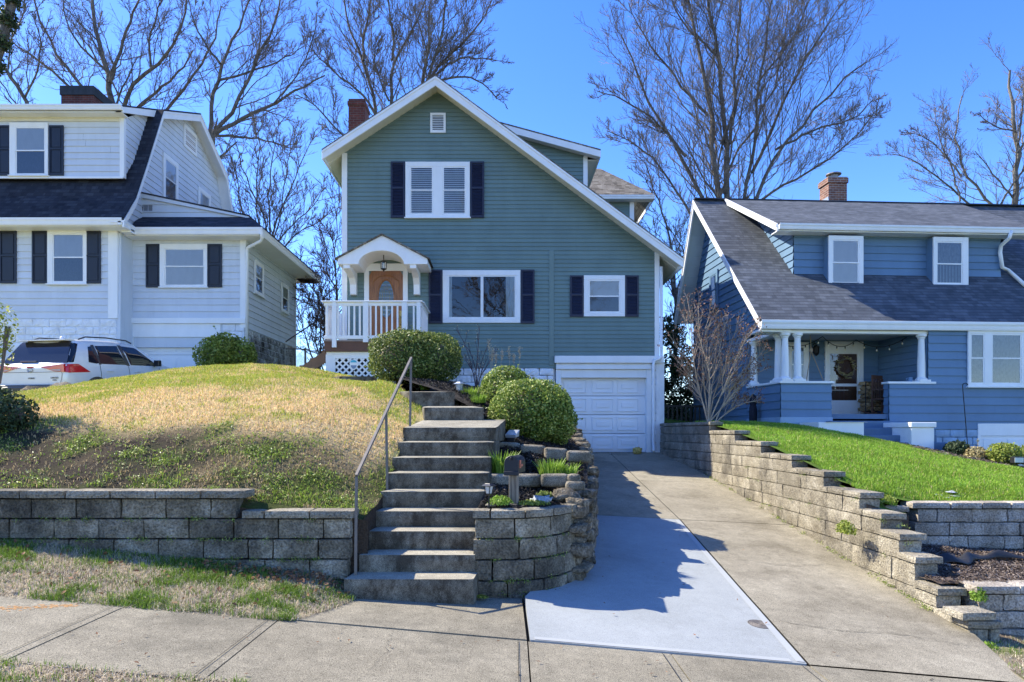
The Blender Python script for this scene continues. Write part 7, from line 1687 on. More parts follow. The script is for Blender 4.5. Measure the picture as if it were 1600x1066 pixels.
# dead leaves drifted against the wall foot and on the paving
n = 420; x = np.concatenate([g.normal(-2.0, .55, 300), g.uniform(-5, -1.6, 120)]); y = np.concatenate([6.85 - np.abs(g.normal(0, .16, 300)), g.uniform(5.8, 6.85, 120)]); kk = (x < vx1(y) - .02); x, y = x[kk], y[kk]
C = np.stack([x, y, verge(x, y) + .03 + .02 * g.random(len(x))], 1); mb = MB(); mb.np_add(*leaf_quads(C, np.tile([[0, -.2, 1.]], (len(C), 1)), .026, g, .6, .9))
x = np.concatenate([g.uniform(-3.5, 1.5, 34), g.uniform(.6, 4.4, 46)]); y = np.concatenate([g.uniform(4.4, 5.7, 34), g.uniform(5.9, 12, 46)]); z = np.where(y < 5.75, zsw(x) + .016, drive(x, y) + .03); C = np.stack([x, y, z], 1); mb.np_add(*leaf_quads(C, np.tile([[0, 0, 1.]], (len(C), 1)), .02, g, .4, .2)); tag(mb.build('leaf_litter', M['leaflitter']), kind='stuff')
def chips(name, n, fx, zf, mat, size=.028, asp=.32, col=None):
    x, y = fx(n); C = np.stack([x, y, zf(x, y) + .012 + .02 * g.random(len(x))], 1); mb = MB(); mb.np_add(*leaf_quads(C, np.tile([[0, 0, 1.]], (len(C), 1)), size, g, asp, .55)); tag(mb.build(name, mat), kind='stuff')
blackchip = foliage('black_chips', (.008, .007, .006), (.030, .025, .022), (.11, .095, .085), 0, .8, 4); brownchip = foliage('brown_chips', (.06, .042, .032), (.14, .105, .085), (.30, .25, .21), 0, .85, 4)
def fbed(n):
    y = 7.2 + 10 * g.random(n) ** 1.5; x0 = np.where(y < 9.7, st_r(y) + .01, np.interp(y, [9.7, 10.5, 12.4, 14, 19], [.1, -.2, -1.5, -2.3, -2.4])); x1 = np.interp(y, [7, 7.1, 7.3, 7.9, 8.5, 11, 14, 18.95], [.1, .3, .6, .93, 1.05, 1.36, 1.55, 1.65]); return x0 + (x1 - x0) * g.random(n), y
chips('bark_mulch', 26000, fbed, bedz, blackchip)
chips('bark_mulch', 16000, lambda n: (g.uniform(4.78, 8, n), g.uniform(7.41, 9.6, n)), mulchR, brownchip, .024)
chips('bark_mulch', 5000, lambda n: (g.uniform(9.3, 12.5, n), g.uniform(14.3, 16.5, n)), lambda x, y: lawnR(x, y) + .03, brownchip, .04)
# moss and seedlings rooted in the wall joints and along the foot of the driveway wall
pt = []
for k in range(70): xx = g.uniform(-5.4, -1.6); zz = g.choice([.585, .79, .385]); pt.append((xx, 6.885, zz))
for k in range(60): yy = 7.4 + 8 * g.random() ** 1.4; pt.append((xw(yy) - .03, yy, float(drive(4.6, yy)) + .02))
for k in range(26): yy = g.uniform(7.6, 13); pt.append((xw(yy) - .03, yy, float(g.choice([z - .09 for z in zs[3:]]))))
for k in range(24): s_ = g.uniform(.05, 1.1); c_ = cpos(s_); pt.append((c_[0], c_[1] - .02, float(g.choice([.01, .145, .36, .575]))))
pt = [p for p in pt if p[2] > float(drive(p[0], p[1])) - .05 or p[0] < 0]
C = np.repeat(np.array(pt), 26, 0) + g.normal(size=(len(pt) * 26, 3)) * np.array([.035, .02, .014]); C[:, 1] = np.where(C[:, 0] < -1.3, np.minimum(C[:, 1], 6.895), C[:, 1]); mb = MB(); mb.np_add(*leaf_quads(C, np.tile([[0, -.6, .8]], (len(C), 1)), .009, g, .6)); tag(mb.build('joint_moss', M['box_leaf']), kind='stuff')
# ground cover by the near light and mailbox, small tufts along the walls
def patch(label, name, px, py, D, rx, ry, n, size, mat, h=.05):
    c = at(px, py, D); q = unit(g.normal(size=(n, 3))); q[:, 2] = np.abs(q[:, 2]); C = np.array([0, 0, 0]) + q * np.array([rx, ry, h]) * g.uniform(.3, 1, (n, 1)); t = thing(name, label, 'ground plant', c); mb = MB(); mb.np_add(*leaf_quads(C, q, size, g, .6)); mb.build('foliage', mat, t)
patch('bright green creeping plant between near path light and mailbox post', 'creeping_plant', 782, 787, 7.32, .14, .16, 900, .013, M['lily'], .09)
patch('low green creeper between mailbox post and pale bluish rock', 'creeping_plant', 832, 788, 7.42, .20, .12, 900, .013, M['yellow_leaf'], .05)
patch('dark green clump behind the pale rock in the planter', 'creeping_plant', 850, 776, 7.7, .10, .08, 400, .016, M['box_dark'], .07)
patch('moss and tiny weeds at the bottom corner of the steps', 'creeping_plant', 752, 934, 6.86, .08, .05, 300, .009, M['yellow_leaf'], .03)
patch('leafy weed growing out of the driveway wall joints', 'wall_weed', 1322, 832, 8.75, .10, .22, 700, .018, M['yellow_leaf'], .16)
patch('small bright weed at the end of the driveway wall', 'wall_weed', 1529, 938, 7.2, .08, .1, 350, .016, M['lily'], .14)
patch('tiny weed at the foot of the driveway wall end', 'wall_weed', 1543, 1012, 6.7, .10, .1, 350, .014, M['lily'], .06)
patch('pale dry grass tuft beside the tan block above the wall', 'grass_tuft', 1375, 783, 9.25, .22, .2, 500, .022, M['yellow_leaf'], .10)
def tuft(label, px, py, D, n, h, r, group='daylily tufts in the garden bed'):
    c = at(px, py, D); t = thing('daylily_tuft', label, 'daylily', c, 0, group); a = g.random(n) * 6.283; rr = r * np.sqrt(g.random(n)); O = np.stack([rr * np.cos(a), rr * np.sin(a), np.full(n, -.03)], 1); L = h * g.uniform(.55, 1.15, n); out = np.stack([np.cos(a), np.sin(a), 0 * a], 1) * (L * g.uniform(.1, .55, n))[:, None] + g.normal(size=(n, 3)) * .02
    m1 = O + out * .3 + np.stack([0 * L, 0 * L, L * .6], 1); tp = O + out + np.stack([0 * L, 0 * L, L], 1); s = np.stack([-np.sin(a + g.normal(0, .8, n)), np.cos(a), 0 * a], 1) * .007
    V = np.stack([O - s, O + s, m1 + s, m1 - s, tp + s * .15, tp - s * .15], 1).reshape(-1, 3); k = np.arange(n)[:, None] * 6; mb = MB(); mb.np_add(V, np.concatenate([k + [[0, 1, 2, 3]], k + [[3, 2, 4, 5]]])); mb.build('leaves', M['lily'], t)
tuft('daylily tuft between the mailbox and the concrete steps', 783, 739, 8.4, 260, .27, .12); tuft('wider daylily tuft between the mailbox and the rock wall', 862, 741, 8.5, 300, .19, .16); tuft('smaller daylily tuft at the end of the lower tier', 884, 743, 8.5, 200, .16, .13)
tuft('low daylily tuft beside the far path light', 733, 620, 11.6, 220, .16, .14); tuft('daylily tuft in front of the half hidden boxwood', 748, 627, 11.0, 180, .13, .12); tuft('tiny daylily tuft under the clipped hedge bush', 664, 607, 12.6, 120, .10, .09)

# ================================================================== the white car
cz = 2.12; car = thing('parked_car', 'pearl white crossover car parked on the neighbouring driveway', 'car', ((51.5 - CX) * 15.5 / F, 15.5, cz), -R(10)); car.rotation_euler = (R(4.3), 0, -R(10))
TY = [(0.0, .98), (.06, 1.05), (.12, 1.10), (.20, 1.20), (.36, 1.42), (.50, 1.60), (.62, 1.655), (1.0, 1.685), (1.7, 1.69), (2.3, 1.665), (2.65, 1.61), (3.0, 1.42), (3.4, 1.16), (3.55, 1.08), (4.0, 1.04), (4.35, .97), (4.52, .86), (4.6, .66)]
Tz = lambda y: float(np.interp(y, [a for a, _ in TY], [b for _, b in TY]))
def halfw(y): return float(np.interp(y, [0, .06, .25, .8, 3.6, 4.2, 4.5, 4.6], [.84, .89, .92, .93, .93, .90, .80, .66]))
BELT = 1.06
def sect(y):
    T, w = Tz(y), halfw(y); zb = min(BELT, T - .02); wt = w - .05 - max(0, T - BELT) * .40; z0 = float(np.interp(y, [0, .1, 4.4, 4.6], [.42, .30, .26, .34]))
    return [(0, z0), (w * .86, z0), (w * .97, z0 + .12), (w, .62), (w * .995, .86), (w - .035, zb), ((w - .04) * .5 + wt * .5, (zb + T) / 2 + (T - zb) * .02), (wt + .0, max(zb, T - .05)), (wt - .07, T - .008), (wt * .45, T + .008), (0, T + .012)]
ysn = sorted(set([round(v, 3) for v in np.concatenate([np.linspace(0, .7, 15), np.linspace(.8, 4.3, 24), np.linspace(4.35, 4.6, 7)])]))
mb = MB(); ring = []
for y in ysn:
    h = sect(y); ring.append([(x, y, z) for x, z in h] + [(-x, y, z) for x, z in h[::-1][1:-1]])
k = len(ring[0]); V = np.array(ring).reshape(-1, 3); i = np.arange(len(ysn) - 1)[:, None] * k; j = np.arange(k)[None]; mb.np_add(V, np.stack([i + j, i + (j + 1) % k, i + k + (j + 1) % k, i + k + j], -1).reshape(-1, 4)[:, ::-1])
body = None
mb.v = []; b2 = MB(); b2.A = mb.A
for rr in (ring[0], ring[-1]): b2.quad(*rr)
bd = b2.build('body', M['car_paint'], car, smooth=True); bd.modifiers.new('es', 'EDGE_SPLIT').split_angle = R(38)
gm = gloss('tinted_car_glass', (.012, .016, .024), .03, .0)
def sx(y, z, off=.006):
    h = sect(y); zs_ = [p[1] for p in h[3:9]]; return float(np.interp(z, zs_, [p[0] for p in h[3:9]])) + off
def side_panel(poly, off, mat, name, parent, s=1):
    """panel on the car's flank from a (y,z) outline, filled as a fan of strips"""
    ys_ = [p[0] for p in poly]; mbp = MB(); n_ = 14; lo, hi = min(ys_), max(ys_)
    def span(y):
        zz = []
        for q in range(len(poly)):
            (y0, z0), (y1, z1) = poly[q], poly[(q + 1) % len(poly)]
            if min(y0, y1) - 1e-9 <= y <= max(y0, y1) + 1e-9 and abs(y1 - y0) > 1e-9: zz.append(z0 + (z1 - z0) * (y - y0) / (y1 - y0))
        return (min(zz), max(zz)) if zz else (0, 0)
    def fn(u, v):
        y = lo + 1e-4 + (hi - lo - 2e-4) * u; a, b = span(y); z = a + (b - a) * v; return (s * sx(y, z, off), y, z)
    mbp.grid(fn, n_, 6, flip=(s < 0)); return mbp.build(name, mat, parent, smooth=True)
for s in (1, -1):
    side_panel([(.74, 1.13), (.98, 1.10), (1.06, 1.12), (1.04, 1.52), (.92, 1.50)], .004, gm, 'quarter_window', car, s); side_panel([(1.10, 1.10), (1.98, 1.09), (1.96, 1.57), (1.12, 1.535)], .004, gm, 'door_window', car, s); side_panel([(2.06, 1.09), (3.16, 1.08), (2.56, 1.545), (2.04, 1.57)], .004, gm, 'door_window', car, s)
    side_panel([(1.04, 1.08), (1.12, 1.08), (1.14, 1.56), (1.03, 1.55)], .003, M['car_black'], 'pillar_trim', car, s); side_panel([(1.96, 1.07), (2.08, 1.07), (2.06, 1.59), (1.94, 1.59)], .003, M['car_black'], 'pillar_trim', car, s)
    side_panel([(.0, .90), (.10, .88), (.72, .90), (.40, 1.085), (.03, 1.07)], .012, M['red_lens'], 'tail_light', car, s)
    side_panel([(.05, .30), (4.5, .30), (4.5, .40), (.05, .44)], .012, M['car_black'], 'sill_cladding', car, s)
    side_panel([(.11, 1.105), (.30, 1.12), (.66, 1.56), (.50, 1.59)], .005, gm, 'pillar_trim', car, s); side_panel([(1.02, .40), (1.035, .40), (1.07, 1.08), (1.055, 1.08)], .004, M['car_black'], 'door_seam', car, s); side_panel([(2.0, .40), (2.015, .40), (2.03, 1.08), (2.015, 1.08)], .004, M['car_black'], 'door_seam', car, s); side_panel([(3.14, .45), (3.155, .45), (3.19, 1.05), (3.175, 1.05)], .004, M['car_black'], 'door_seam', car, s)
    mb = MB(); mb.tube([(s * .62, .75, 1.67), (s * .63, .95, 1.735), (s * .635, 1.6, 1.75), (s * .63, 2.3, 1.72), (s * .62, 2.5, 1.66)], .018, 6); mb.build('roof_rail', M['car_black'], car)
    mb = MB(); mb.tube([(s * .87, 3.02, 1.08), (s * .98, 2.98, 1.12)], .03, 6); mb.box(*(sorted((s * .95, s * 1.10))), 2.90, 3.02, 1.07, 1.23); mir = mb.build('door_mirror', M['car_black'], car); bevel(mir, .03, 3)
    for y_ in (1.25, 2.2):
        mb = MB(); mb.tube([(s * sx(y_, .93, .0), y_, .93), (s * sx(y_, .93, .04), y_ + .03, .93), (s * sx(y_, .93, .04), y_ + .17, .93), (s * sx(y_, .93, 0), y_ + .20, .93)], .014, 6); mb.build('handle', M['car_paint'], car)
    for y_ in (.92, 3.62):
        wt = MB(); q = lambda r_: [(s * sx(y_, .5, 0) + 0, y_ + r_ * math.cos(t), .36 + r_ * math.sin(t)) for t in np.linspace(0, math.pi, 15)]
        mb = MB(); n0 = len(mb.v); A = [(s * .925, y_ + .44 * math.cos(t), .36 + .44 * math.sin(t)) for t in np.linspace(-.15, math.pi + .15, 20)]; B = [(s * .945, y_ + .37 * math.cos(t), .36 + .37 * math.sin(t)) for t in np.linspace(-.15, math.pi + .15, 20)]
        for q_ in range(19): mb.quad(A[q_], A[q_ + 1], B[q_ + 1], B[q_])
        mb.build('wheel_arch', M['car_black'], car)
        wh = MB(); pts = [(.30, -.11), (.345, -.09), (.36, -.05), (.36, .05), (.345, .09), (.30, .11)]
        for r0_, (r_, x_) in enumerate(pts): pass
        k0 = len(wh.v)
        for r_, x_ in pts:
            for q_ in range(28): t = q_ * 2 * math.pi / 28; wh.v.append((s * .84 + x_, y_ + r_ * math.cos(t), .36 + r_ * math.sin(t)))
        for a_ in range(len(pts) - 1):
            for q_ in range(28): wh.f.append((k0 + a_ * 28 + q_, k0 + a_ * 28 + (q_ + 1) % 28, k0 + (a_ + 1) * 28 + (q_ + 1) % 28, k0 + (a_ + 1) * 28 + q_))
        tyre = wh.build('wheel', M['rubber'], car, smooth=True); rm = MB()
        for q_ in range(5):
            t = q_ * 2 * math.pi / 5; rm.beam((s * .93, y_, .36), (s * .92, y_ + .29 * math.cos(t), .36 + .29 * math.sin(t)), .07, .03, (1, 0, 0))
        rm.tube([(s * .9, y_ + .29 * math.cos(t), .36 + .29 * math.sin(t)) for t in np.linspace(0, 6.283, 25)], .025, 6, False); rm.build('rim', M['wheel_alloy'], tyre)
def rear_pt(u, z, off=.006):        # point on the tailgate slope at height z
    y = float(np.interp(z, [.98, 1.05, 1.10, 1.20, 1.42, 1.60, 1.655], [0, .06, .12, .20, .36, .50, .62])) if z > .98 else 0.0
    return (u, y - off, z + off * .6)
mb = MB(); mb.grid(lambda u, v: rear_pt((u - .5) * 2 * (.85 - .20 * v), 1.11 + .50 * v, .010), 10, 8, flip=False); mb.build('tailgate_window', gm, car, smooth=True)
mb = MB(); mb.grid(lambda u, v: ((u - .5) * 1.22, .36 + .34 * v, 1.655 + .025 * v + .008), 8, 3); mb.box(-.60, .60, .36, .66, 1.625, 1.66); bevel(mb.build('spoiler', M['car_paint'], car), .012, 2)
mb = MB(); mb.box(-.88, .88, -.06, .12, .30, .62); mb.box(-.80, .80, -.08, .0, .46, .58); bevel(mb.build('bumper', M['car_black'], car), .03, 3)
for s in (1, -1):
    P = [(s * .26, -.016, 1.02), (s * .88, -.012, 1.075), (s * .89, -.02, .895), (s * .62, -.02, .915), (s * .42, -.02, .975)]; mb = MB(); n0 = len(mb.v)
    mb.v.extend(P + [(a, b + .05, c) for a, b, c in P]); kk = len(P); mb.f.append(tuple(range(kk))); mb.f += [(q, (q + 1) % kk, kk + (q + 1) % kk, kk + q) for q in range(kk)]; mb.build('tail_light', M['red_lens'], car)
    P = [(s * .50, -.021, .955), (s * .80, -.021, .955), (s * .80, -.024, .918), (s * .62, -.024, .928)]; mb = MB(); mb.quad(*P); mb.build('reversing_light', M['dark_lens'], car)
mb = MB(); mb.tube([(-.03, -.02, .94), (-.0, -.024, .895), (.03, -.02, .94)], .006, 5); mb.tube([(.068 * math.cos(t), -.012, .945 + .045 * math.sin(t)) for t in np.linspace(0, 6.283, 25)], .007, 6, False); mb.build('emblem', M['wheel_alloy'], car)
mb = MB(); mb.box(-.085, .085, -.012, .01, 1.00, 1.03); mb.build('red_reflection', M['red_lens'], car)  # solid red bar painting in a reflection on the tailgate
mb = MB(); mb.tube([rear_pt(-.35, 1.13, .03), rear_pt(.08, 1.125, .03)], .018, 6); mb.build('wiper', M['car_black'], car)
mb = MB(); mb.tube([(s_, -.004, z_) for s_, z_ in ((.80, .97), (.82, .85), (.80, .75), (.76, .64))], .005, 4); mb.tube([(-.80, -.004, .90), (0, -.006, .895), (.80, -.004, .90)], .004, 4); mb.build('tailgate_seam', M['car_black'], car)
mb = MB(); mb.lathe([(.06, 0), (.05, .03), (.02, .07), (.001, .075)], (0, .95, 1.695), 10); fin = mb.build('antenna_fin', M['car_paint'], car, smooth=True)
def lettering(text, size, loc, rot, mat, parent, name='lettering', ext=.002):
    cu = bpy.data.curves.new(name, 'FONT'); cu.body = text; cu.size = size; cu.extrude = ext; cu.align_x = 'CENTER'; cu.align_y = 'CENTER'
    ob = bpy.data.objects.new(name, cu); COL.objects.link(ob); dg = bpy.context.evaluated_depsgraph_get(); me = bpy.data.meshes.new_from_object(ob.evaluated_get(dg)); bpy.data.objects.remove(ob); o2 = bpy.data.objects.new(name, me); COL.objects.link(o2); o2.parent = parent; o2.location = loc; o2.rotation_euler = rot; me.materials.append(mat); return o2
lettering('LIMITED', .055, (.62, -.008, .765), (R(90), 0, 0), M['car_black'], car); lettering('AWD', .045, (.62, -.008, .715), (R(90), 0, 0), M['car_black'], car); lettering('HYBRID', .05, (.02, -.008, .76), (R(90), 0, 0), M['car_black'], car)

# ================================================================== small things in the garden
def path_light(label, p, h, s=1.0, mat=None):
    t = thing('path_light', label, 'garden light', p, .2, 'solar lights on stakes along the steps'); mb = MB(); mb.tube([(0, 0, -.08), (0, 0, h * .62)], .009, 6); mb.build('stake', M['black_metal'], t)
    z = h * .60; mb = MB(); mb.lathe([(.022 * s, z - .012), (.032 * s, z), (.034 * s, z + .01)], n=4)
    for a in range(4):
        t_ = a * math.pi / 2; mb.tube([(.036 * s * math.cos(t_), .036 * s * math.sin(t_), z), (.050 * s * math.cos(t_), .05 * s * math.sin(t_), h * .90)], .005, 4)
    mb.lathe([(.082 * s, h * .90), (.082 * s, h * .915), (.045 * s, h * .985), (.04 * s, h), (.0, h)], n=4); mb.build('lamp_head', mat or M['car_black'], t); mb = MB(); mb.lathe([(.028 * s, z + .01), (.044 * s, h * .89)], n=8); mb.build('lens', paint('frosted_lens', (.55, .56, .54), .3), t); return t
path_light('dark solar path light on the planter edge nearest the sidewalk', (at(764, 795, 7.18)[0], 7.18, .84), .29); path_light('small pale solar path light higher up beside the upper walk', at(718, 628, 11.4), .33, 1.2, M['silver'])
sp = thing('spot_light', 'silver solar spotlight lying on the mulch under the big bush', 'garden light', at(800, 690, 9.7), -.4)
mb = MB(); mb.hexa([(-.08, -.05, .05), (.08, -.05, .05), (.08, .07, .07), (-.08, .07, .07), (-.085, -.06, .10), (.085, -.06, .10), (.085, .09, .17), (-.085, .09, .17)]); bevel(mb.build('panel', M['silver'], sp), .01, 2); mb = MB(); mb.tube([(0, .02, -.05), (0, .02, .06)], .012, 6); mb.box(-.05, .05, -.052, .0, .0, .05); mb.build('base', M['car_black'], sp)
mbx = thing('mailbox', 'black arched mailbox on a weathered wooden post', 'mailbox', (at(803, 790, 7.42)[0], 7.42, .82), R(-13))
mb = MB(); mb.box(-.047, .047, -.047, .047, -.1, .40); bevel(mb.build('post', M['greywood'], mbx), .006, 2)
W, HT, Lb = .073, .115, .40; arc_ = [(-W, .405)] + [(W * math.cos(t), .405 + HT + W * math.sin(t)) for t in np.linspace(math.pi, 0, 17)] + [(W, .405)]
mb = MB(); mb.prism(arc_, lambda a, z, o: (a, -o, z), -.28, .125); bx_ = mb.build('box', gloss('black_enamel', (.010, .011, .016), .5), mbx); bevel(bx_, .004, 1)
mb = MB(); mb.prism([(a * 1.06, .405 + (z - .405) * 1.03 - .004) for a, z in arc_], lambda a, z, o: (a, -o, z), .122, .142); mb.prism([(-.08, .385), (.08, .385), (.08, .43), (-.08, .43)], lambda a, z, o: (a, -o, z), .12, .155); mb.lathe([(.012, 0), (.012, .012), (0, .012)], (0, -.155, .57), 8); mb.box(-.016, .016, -.162, -.14, .555, .565); dr_ = mb.build('door', bx_.data.materials[0], mbx); bevel(dr_, .004, 1)
mb = MB(); mb.box(W, W + .008, -.05, .10, .475, .50); mb.box(W, W + .008, -.07, .0, .46, .545); mb.build('flag', paint('faded_red', (.55, .17, .10), .6, .1), mbx)
ss = thing('security_sign', 'blue and white shield sign on a stake before the lattice', 'yard sign', at(552.5, 589, 16.9), .05); sh_ = [(math.cos(t) * .098 * (1 if math.sin(t) > 0 else .98), .34 + (.09 * math.sin(t) if math.sin(t) > 0 else .17 * math.sin(t))) for t in np.linspace(0, 2 * math.pi, 33)[:-1]]
FS = lambda a, z, o: (a, -o, z)
mb = MB(); mb.prism([(a * 1.0, z) for a, z in sh_], FS, -.004, .004); mb.build('board', M['white'], ss); mb = MB(); mb.prism([(a * .86, .34 + (z - .34) * .86) for a, z in sh_ if z >= .345] + [(.084, .345), (-.084, .345)][1::-1][:0], FS, .004, .006); mb.build('blue_field', paint('sign_cyan', (.06, .45, .60), .4, .1, 20), ss)
mb = MB(); mb.prism([(a * .84, .34 + (z - .34) * .84) for a, z in sh_ if z <= .30], FS, .004, .006); mb.build('grey_field', paint('sign_greyblue', (.20, .27, .40), .4, .1, 20), ss); mb = MB(); mb.tube([(0, .01, -.1), (0, .01, .30)], .012, 6); mb.build('stake', M['black_metal'], ss)
mb = MB(); c = at(990.5, 712, 18.55); block(mb, (.24, .18, .20), lin(c[0], 18.5, float(drive(3.8, 18.6)), .1), .012, .03, .05, warp=.06); tag(mb.build('door_stop_block', stone('yellow_block', (.35, .25, .10), (.55, .40, .10), (.62, .55, .40), 30, 9), smooth=True), 'yellowish block on the driveway against the white garage door', 'block')
mb = MB(); c = at(1383, 801, 9.15); block(mb, (.33, .14, .09), lin(c[0], 9.15, c[2], -.05), .01, .012, .05); tag(mb.build('loose_brick', M['block_tan'], smooth=False), 'loose brown brick at the end of the short tan wall', 'brick')
for k, (px, py, D, L, a) in enumerate(((1462, 779, 10.1, .14, .2), (1475, 778, 10.0, .16, -.1), (1488, 777, 10.1, .18, .1), (1500, 778, 10.15, .12, .4), (1480, 774, 10.2, .16, -.3))):
    mb = MB(); c = at(px, py, D); z_ = float(lawnR(c[0], D)) + .01 + .03 * (k == 4); block(mb, (L, L * .7, .03), lin(c[0], D, z_, a), .006, .012, .04, warp=.04); tag(mb.build('slate_piece', M['slate'], smooth=True), ('leftmost grey slate piece on the grass above the tan wall', 'second grey slate piece from the left above the tan wall', 'broad grey slate piece third from the left above the tan wall', 'rightmost small slate piece above the tan wall', 'slate piece lying on top of the little slate pile')[k], 'slate', 'slate pieces above the tan wall')
for k, (px, py, D, L, h) in enumerate(((55, 612, 13.1, .75, .16), (92, 604, 13.4, .55, .14), (30, 622, 12.6, .45, .14))):
    mb = MB(); c = at(px - 25, py + 6, D); block(mb, (L, .35, h + .12), lin(c[0], D, c[2] - .12, .15), .03, .05, .08, warp=.14); tag(mb.build('boulder', M['rock'], smooth=True), ('long brown flat rock in front of the white car', 'shorter brown rock lying against the long flat rock by the car', 'brown rock partly hidden behind the dense dark green bush')[k], 'rock')
mb = MB(); c = at(-6, 728, 8.1); block(mb, (.30, .2, .26), lin(c[0], 8.1, c[2] - .05, .2), .02, .05, .06, warp=.1); tag(mb.build('boulder', M['slate'], smooth=True), 'dark blue grey rock under the dense bush on the shaded bank', 'rock')
# torn landscape fabric on the mulch
mb = MB(); fx = [at(1455, 885, 8.45), at(1490, 880, 8.55), at(1512, 868, 8.7), at(1550, 862, 8.85), at(1610, 862, 8.9), at(1680, 864, 8.9)]
def fab(u, v):
    s = u * (len(fx) - 1); i = min(int(s), len(fx) - 2); f = s - i; p = np.array(fx[i]) * (1 - f) + np.array(fx[i + 1]) * f; w_ = .14 + .16 * math.exp(-((u - .15) * 6) ** 2); zz = float(mulchR(p[0], p[1])) + .03; return (p[0] + .02 * math.sin(v * 5 + u * 9), p[1] - w_ + w_ * v, zz + .055 * math.sin(v * 3.1) * (1 + .5 * math.sin(u * 23)) + .02 * vnoise(np.array([[u * 9, v * 3, 0.]]), 2)[0])
mb.grid(fab, 40, 8); ob = mb.build('landscape_fabric', paint('black_fabric', (.022, .022, .024), .6, .3, 30), smooth=True); ob.modifiers.new('th', 'SOLIDIFY').thickness = .004; tag(ob, 'torn strip of black landscape fabric lying on the brown mulch', 'fabric strip')
# fences in the gaps
fc = thing('chain_link_fence', 'grey chain link fence in the gap between white and green houses', 'fence', at(470, 575, 25)); o = Vector(fc.location)
for px in (461, 477, 500):
    mb = MB(); a = Vector(at(px, 582, 25)) - o; mb.tube([a, a + Vector((0, 0, .85))], .04, 8); mb.lathe([(.05, 0), (.03, .05), (0, .06)], a + Vector((0, 0, .85)), 8); mb.build('post', M['steel'], fc)
mb = MB(); mb.tube([Vector(at(440, 545, 25)) - o, Vector(at(478, 546, 25)) - o], .022, 6); mb.tube([Vector(at(478, 546, 25)) - o, Vector(at(502, 555, 25)) - o], .022, 6); mb.build('rail', M['steel'], fc)
mb = MB(); a, b = Vector(at(440, 580, 25)) - o, Vector(at(500, 582, 25)) - o
for k in range(46):
    p = a + (b - a) * (k / 46); mb.beam(p, p + Vector((.78, 0, .78)), .006, .006); mb.beam(p + Vector((.0, 0.01, 0)), p + Vector((-.78, .01, .78)), .006, .006)
mb.build('mesh', M['steel'], fc)
bf = thing('picket_fence', 'dark metal picket fence in the gap beside the white garage pier', 'fence', at(1055, 660, 21)); o = Vector(bf.location)
for k in range(9):
    mb = MB(); x_ = (1037 + k * 7 - CX) * 21 / F - o.x; mb.box(x_ - .025, x_ + .025, -.015, .015, -.3, .48); mb.build('picket', M['black_metal'], bf)
mb = MB(); x0, x1 = (1033 - CX) * 21 / F - o.x, (1098 - CX) * 21 / F - o.x; mb.box(x0, x1, -.03, .03, .46, .53); mb.box(x0, x1, -.02, .02, -.05, .0); mb.build('rail', M['black_metal'], bf)
hp = rp(1160, 664, v=.95); hs = thing('folded_parasol', 'dark folded parasol leaning on the blue porch side wall', 'parasol', RH.wp((-.22, hp[1] + .15, hp[2] - .05)), RY); hh_ = rp(1160, 618, v=.95)[2] - hp[2] + .1
mb = MB(); mb.lathe([(.05, .02), (.10, .15), (.11, hh_ * .45), (.09, hh_ * .62), (.075, hh_ * .66), (.10, hh_ * .72), (.085, hh_ * .92), (.02, hh_)], n=10); mb.build('canopy', paint('dark_cloth', (.012, .014, .025), .8, .3, 10), hs, smooth=True); mb = MB(); mb.tube([(0, 0, -.1), (0, 0, .1)], .02, 6); mb.build('pole', M['black_metal'], hs)
fl = thing('flood_light', 'small grey flood lamp on the ground before two yellow green shrubs', 'garden light', at(1589, 730, 14.3), -.2)
mb = MB(); mb.box(-.10, .10, -.08, .08, .08, .22); bevel(mb.build('housing', M['car_black'], fl), .015, 2); mb = MB(); mb.box(-.08, .08, -.09, -.081, .10, .20); mb.build('lens', paint('lamp_lens', (.6, .62, .6), .3), fl); mb = MB(); mb.tube([(0, 0, -.05), (0, 0, .09)], .02, 6); mb.build('stake', M['black_metal'], fl)
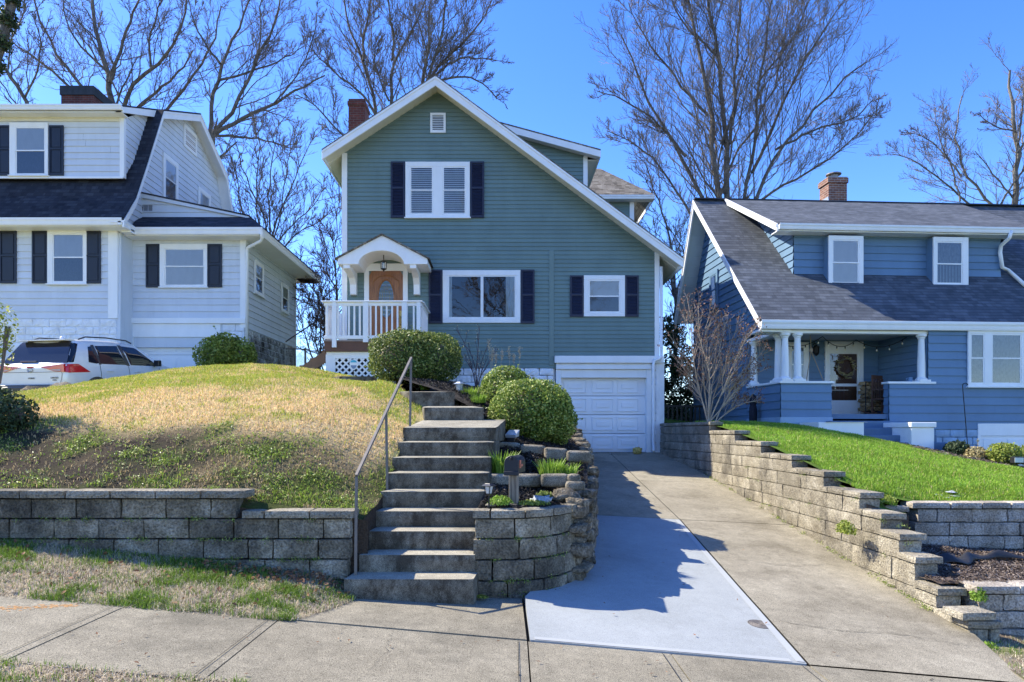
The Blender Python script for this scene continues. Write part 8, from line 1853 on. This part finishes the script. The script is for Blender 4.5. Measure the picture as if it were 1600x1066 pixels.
bare_tree('bare_tree', 'bare street tree mirrored in the picture window of the green house', 30, (800, 700), [(20, 16, [(800, 720), (790, 560), (800, 420)])] + [(9, 3, [(800, 480 - 20 * k), (800 + s * 60, 400 - 30 * k), (800 + s * (140 + 20 * k), 260 - 30 * k), (800 + s * (190 + 10 * k), 100 - 40 * k)]) for k, s in enumerate((-1, 1, -.5, .6, -.9, .9, .1))], M['bark'], M['twig'], 8, 6, 3, seed=40, rmin=.02)
_t = bpy.data.objects[[o.name for o in bpy.data.objects if o.get('label', '').startswith('bare street tree')][0]]; _t.location = (2.5, -14, -.3); _t.scale = (.8, .8, .8)
# ------------------------------------------------------------------ camera, sun, sky
cam = bpy.data.cameras.new('Camera'); co = bpy.data.objects.new('Camera', cam); COL.objects.link(co); sc.camera = co
co.location = (0, 0, EYE); co.rotation_euler = (R(90), 0, 0); cam.sensor_width = 36; cam.lens = 36 * F / 1600
cam.shift_x = (800 - CX) / 1600; cam.shift_y = (HY - 533) / 1600; cam.clip_end = 4000; cam.clip_start = .05
SUNV = Vector((-.68, .25, .69)).normalized()
sun = bpy.data.lights.new('Sun', 'SUN'); so = bpy.data.objects.new('Sun', sun); COL.objects.link(so)
so.rotation_euler = SUNV.to_track_quat('Z', 'Y').to_euler(); sun.energy = 3.7; sun.angle = R(.5); sun.color = (1, .925, .77)
w = bpy.data.worlds.new('World'); sc.world = w; w.use_nodes = True; nt = w.node_tree; bg = nt.nodes['Background']
sky = nt.nodes.new('ShaderNodeTexSky'); sky.sky_type = 'NISHITA'; sky.sun_disc = False
sky.sun_elevation = math.asin(SUNV.z); sky.sun_rotation = math.atan2(SUNV.x, SUNV.y)
sky.altitude = 400; sky.air_density = .9; sky.dust_density = .2; sky.ozone_density = 3.2
hs = nt.nodes.new('ShaderNodeHueSaturation'); hs.inputs['Saturation'].default_value = 1.27; hs.inputs['Hue'].default_value = .516; nt.links.new(sky.outputs[0], hs.inputs['Color']); nt.links.new(hs.outputs[0], bg.inputs['Color']); bg.inputs['Strength'].default_value = .15
sc.view_settings.view_transform = 'Standard'; sc.view_settings.look = 'None'; sc.view_settings.exposure = 1.42; sc.view_settings.gamma = 1
sc.cycles.max_bounces = 8; sc.cycles.transparent_max_bounces = 24; sc.cycles.use_denoising = True
sc.cycles.caustics_reflective = False; sc.cycles.caustics_refractive = False
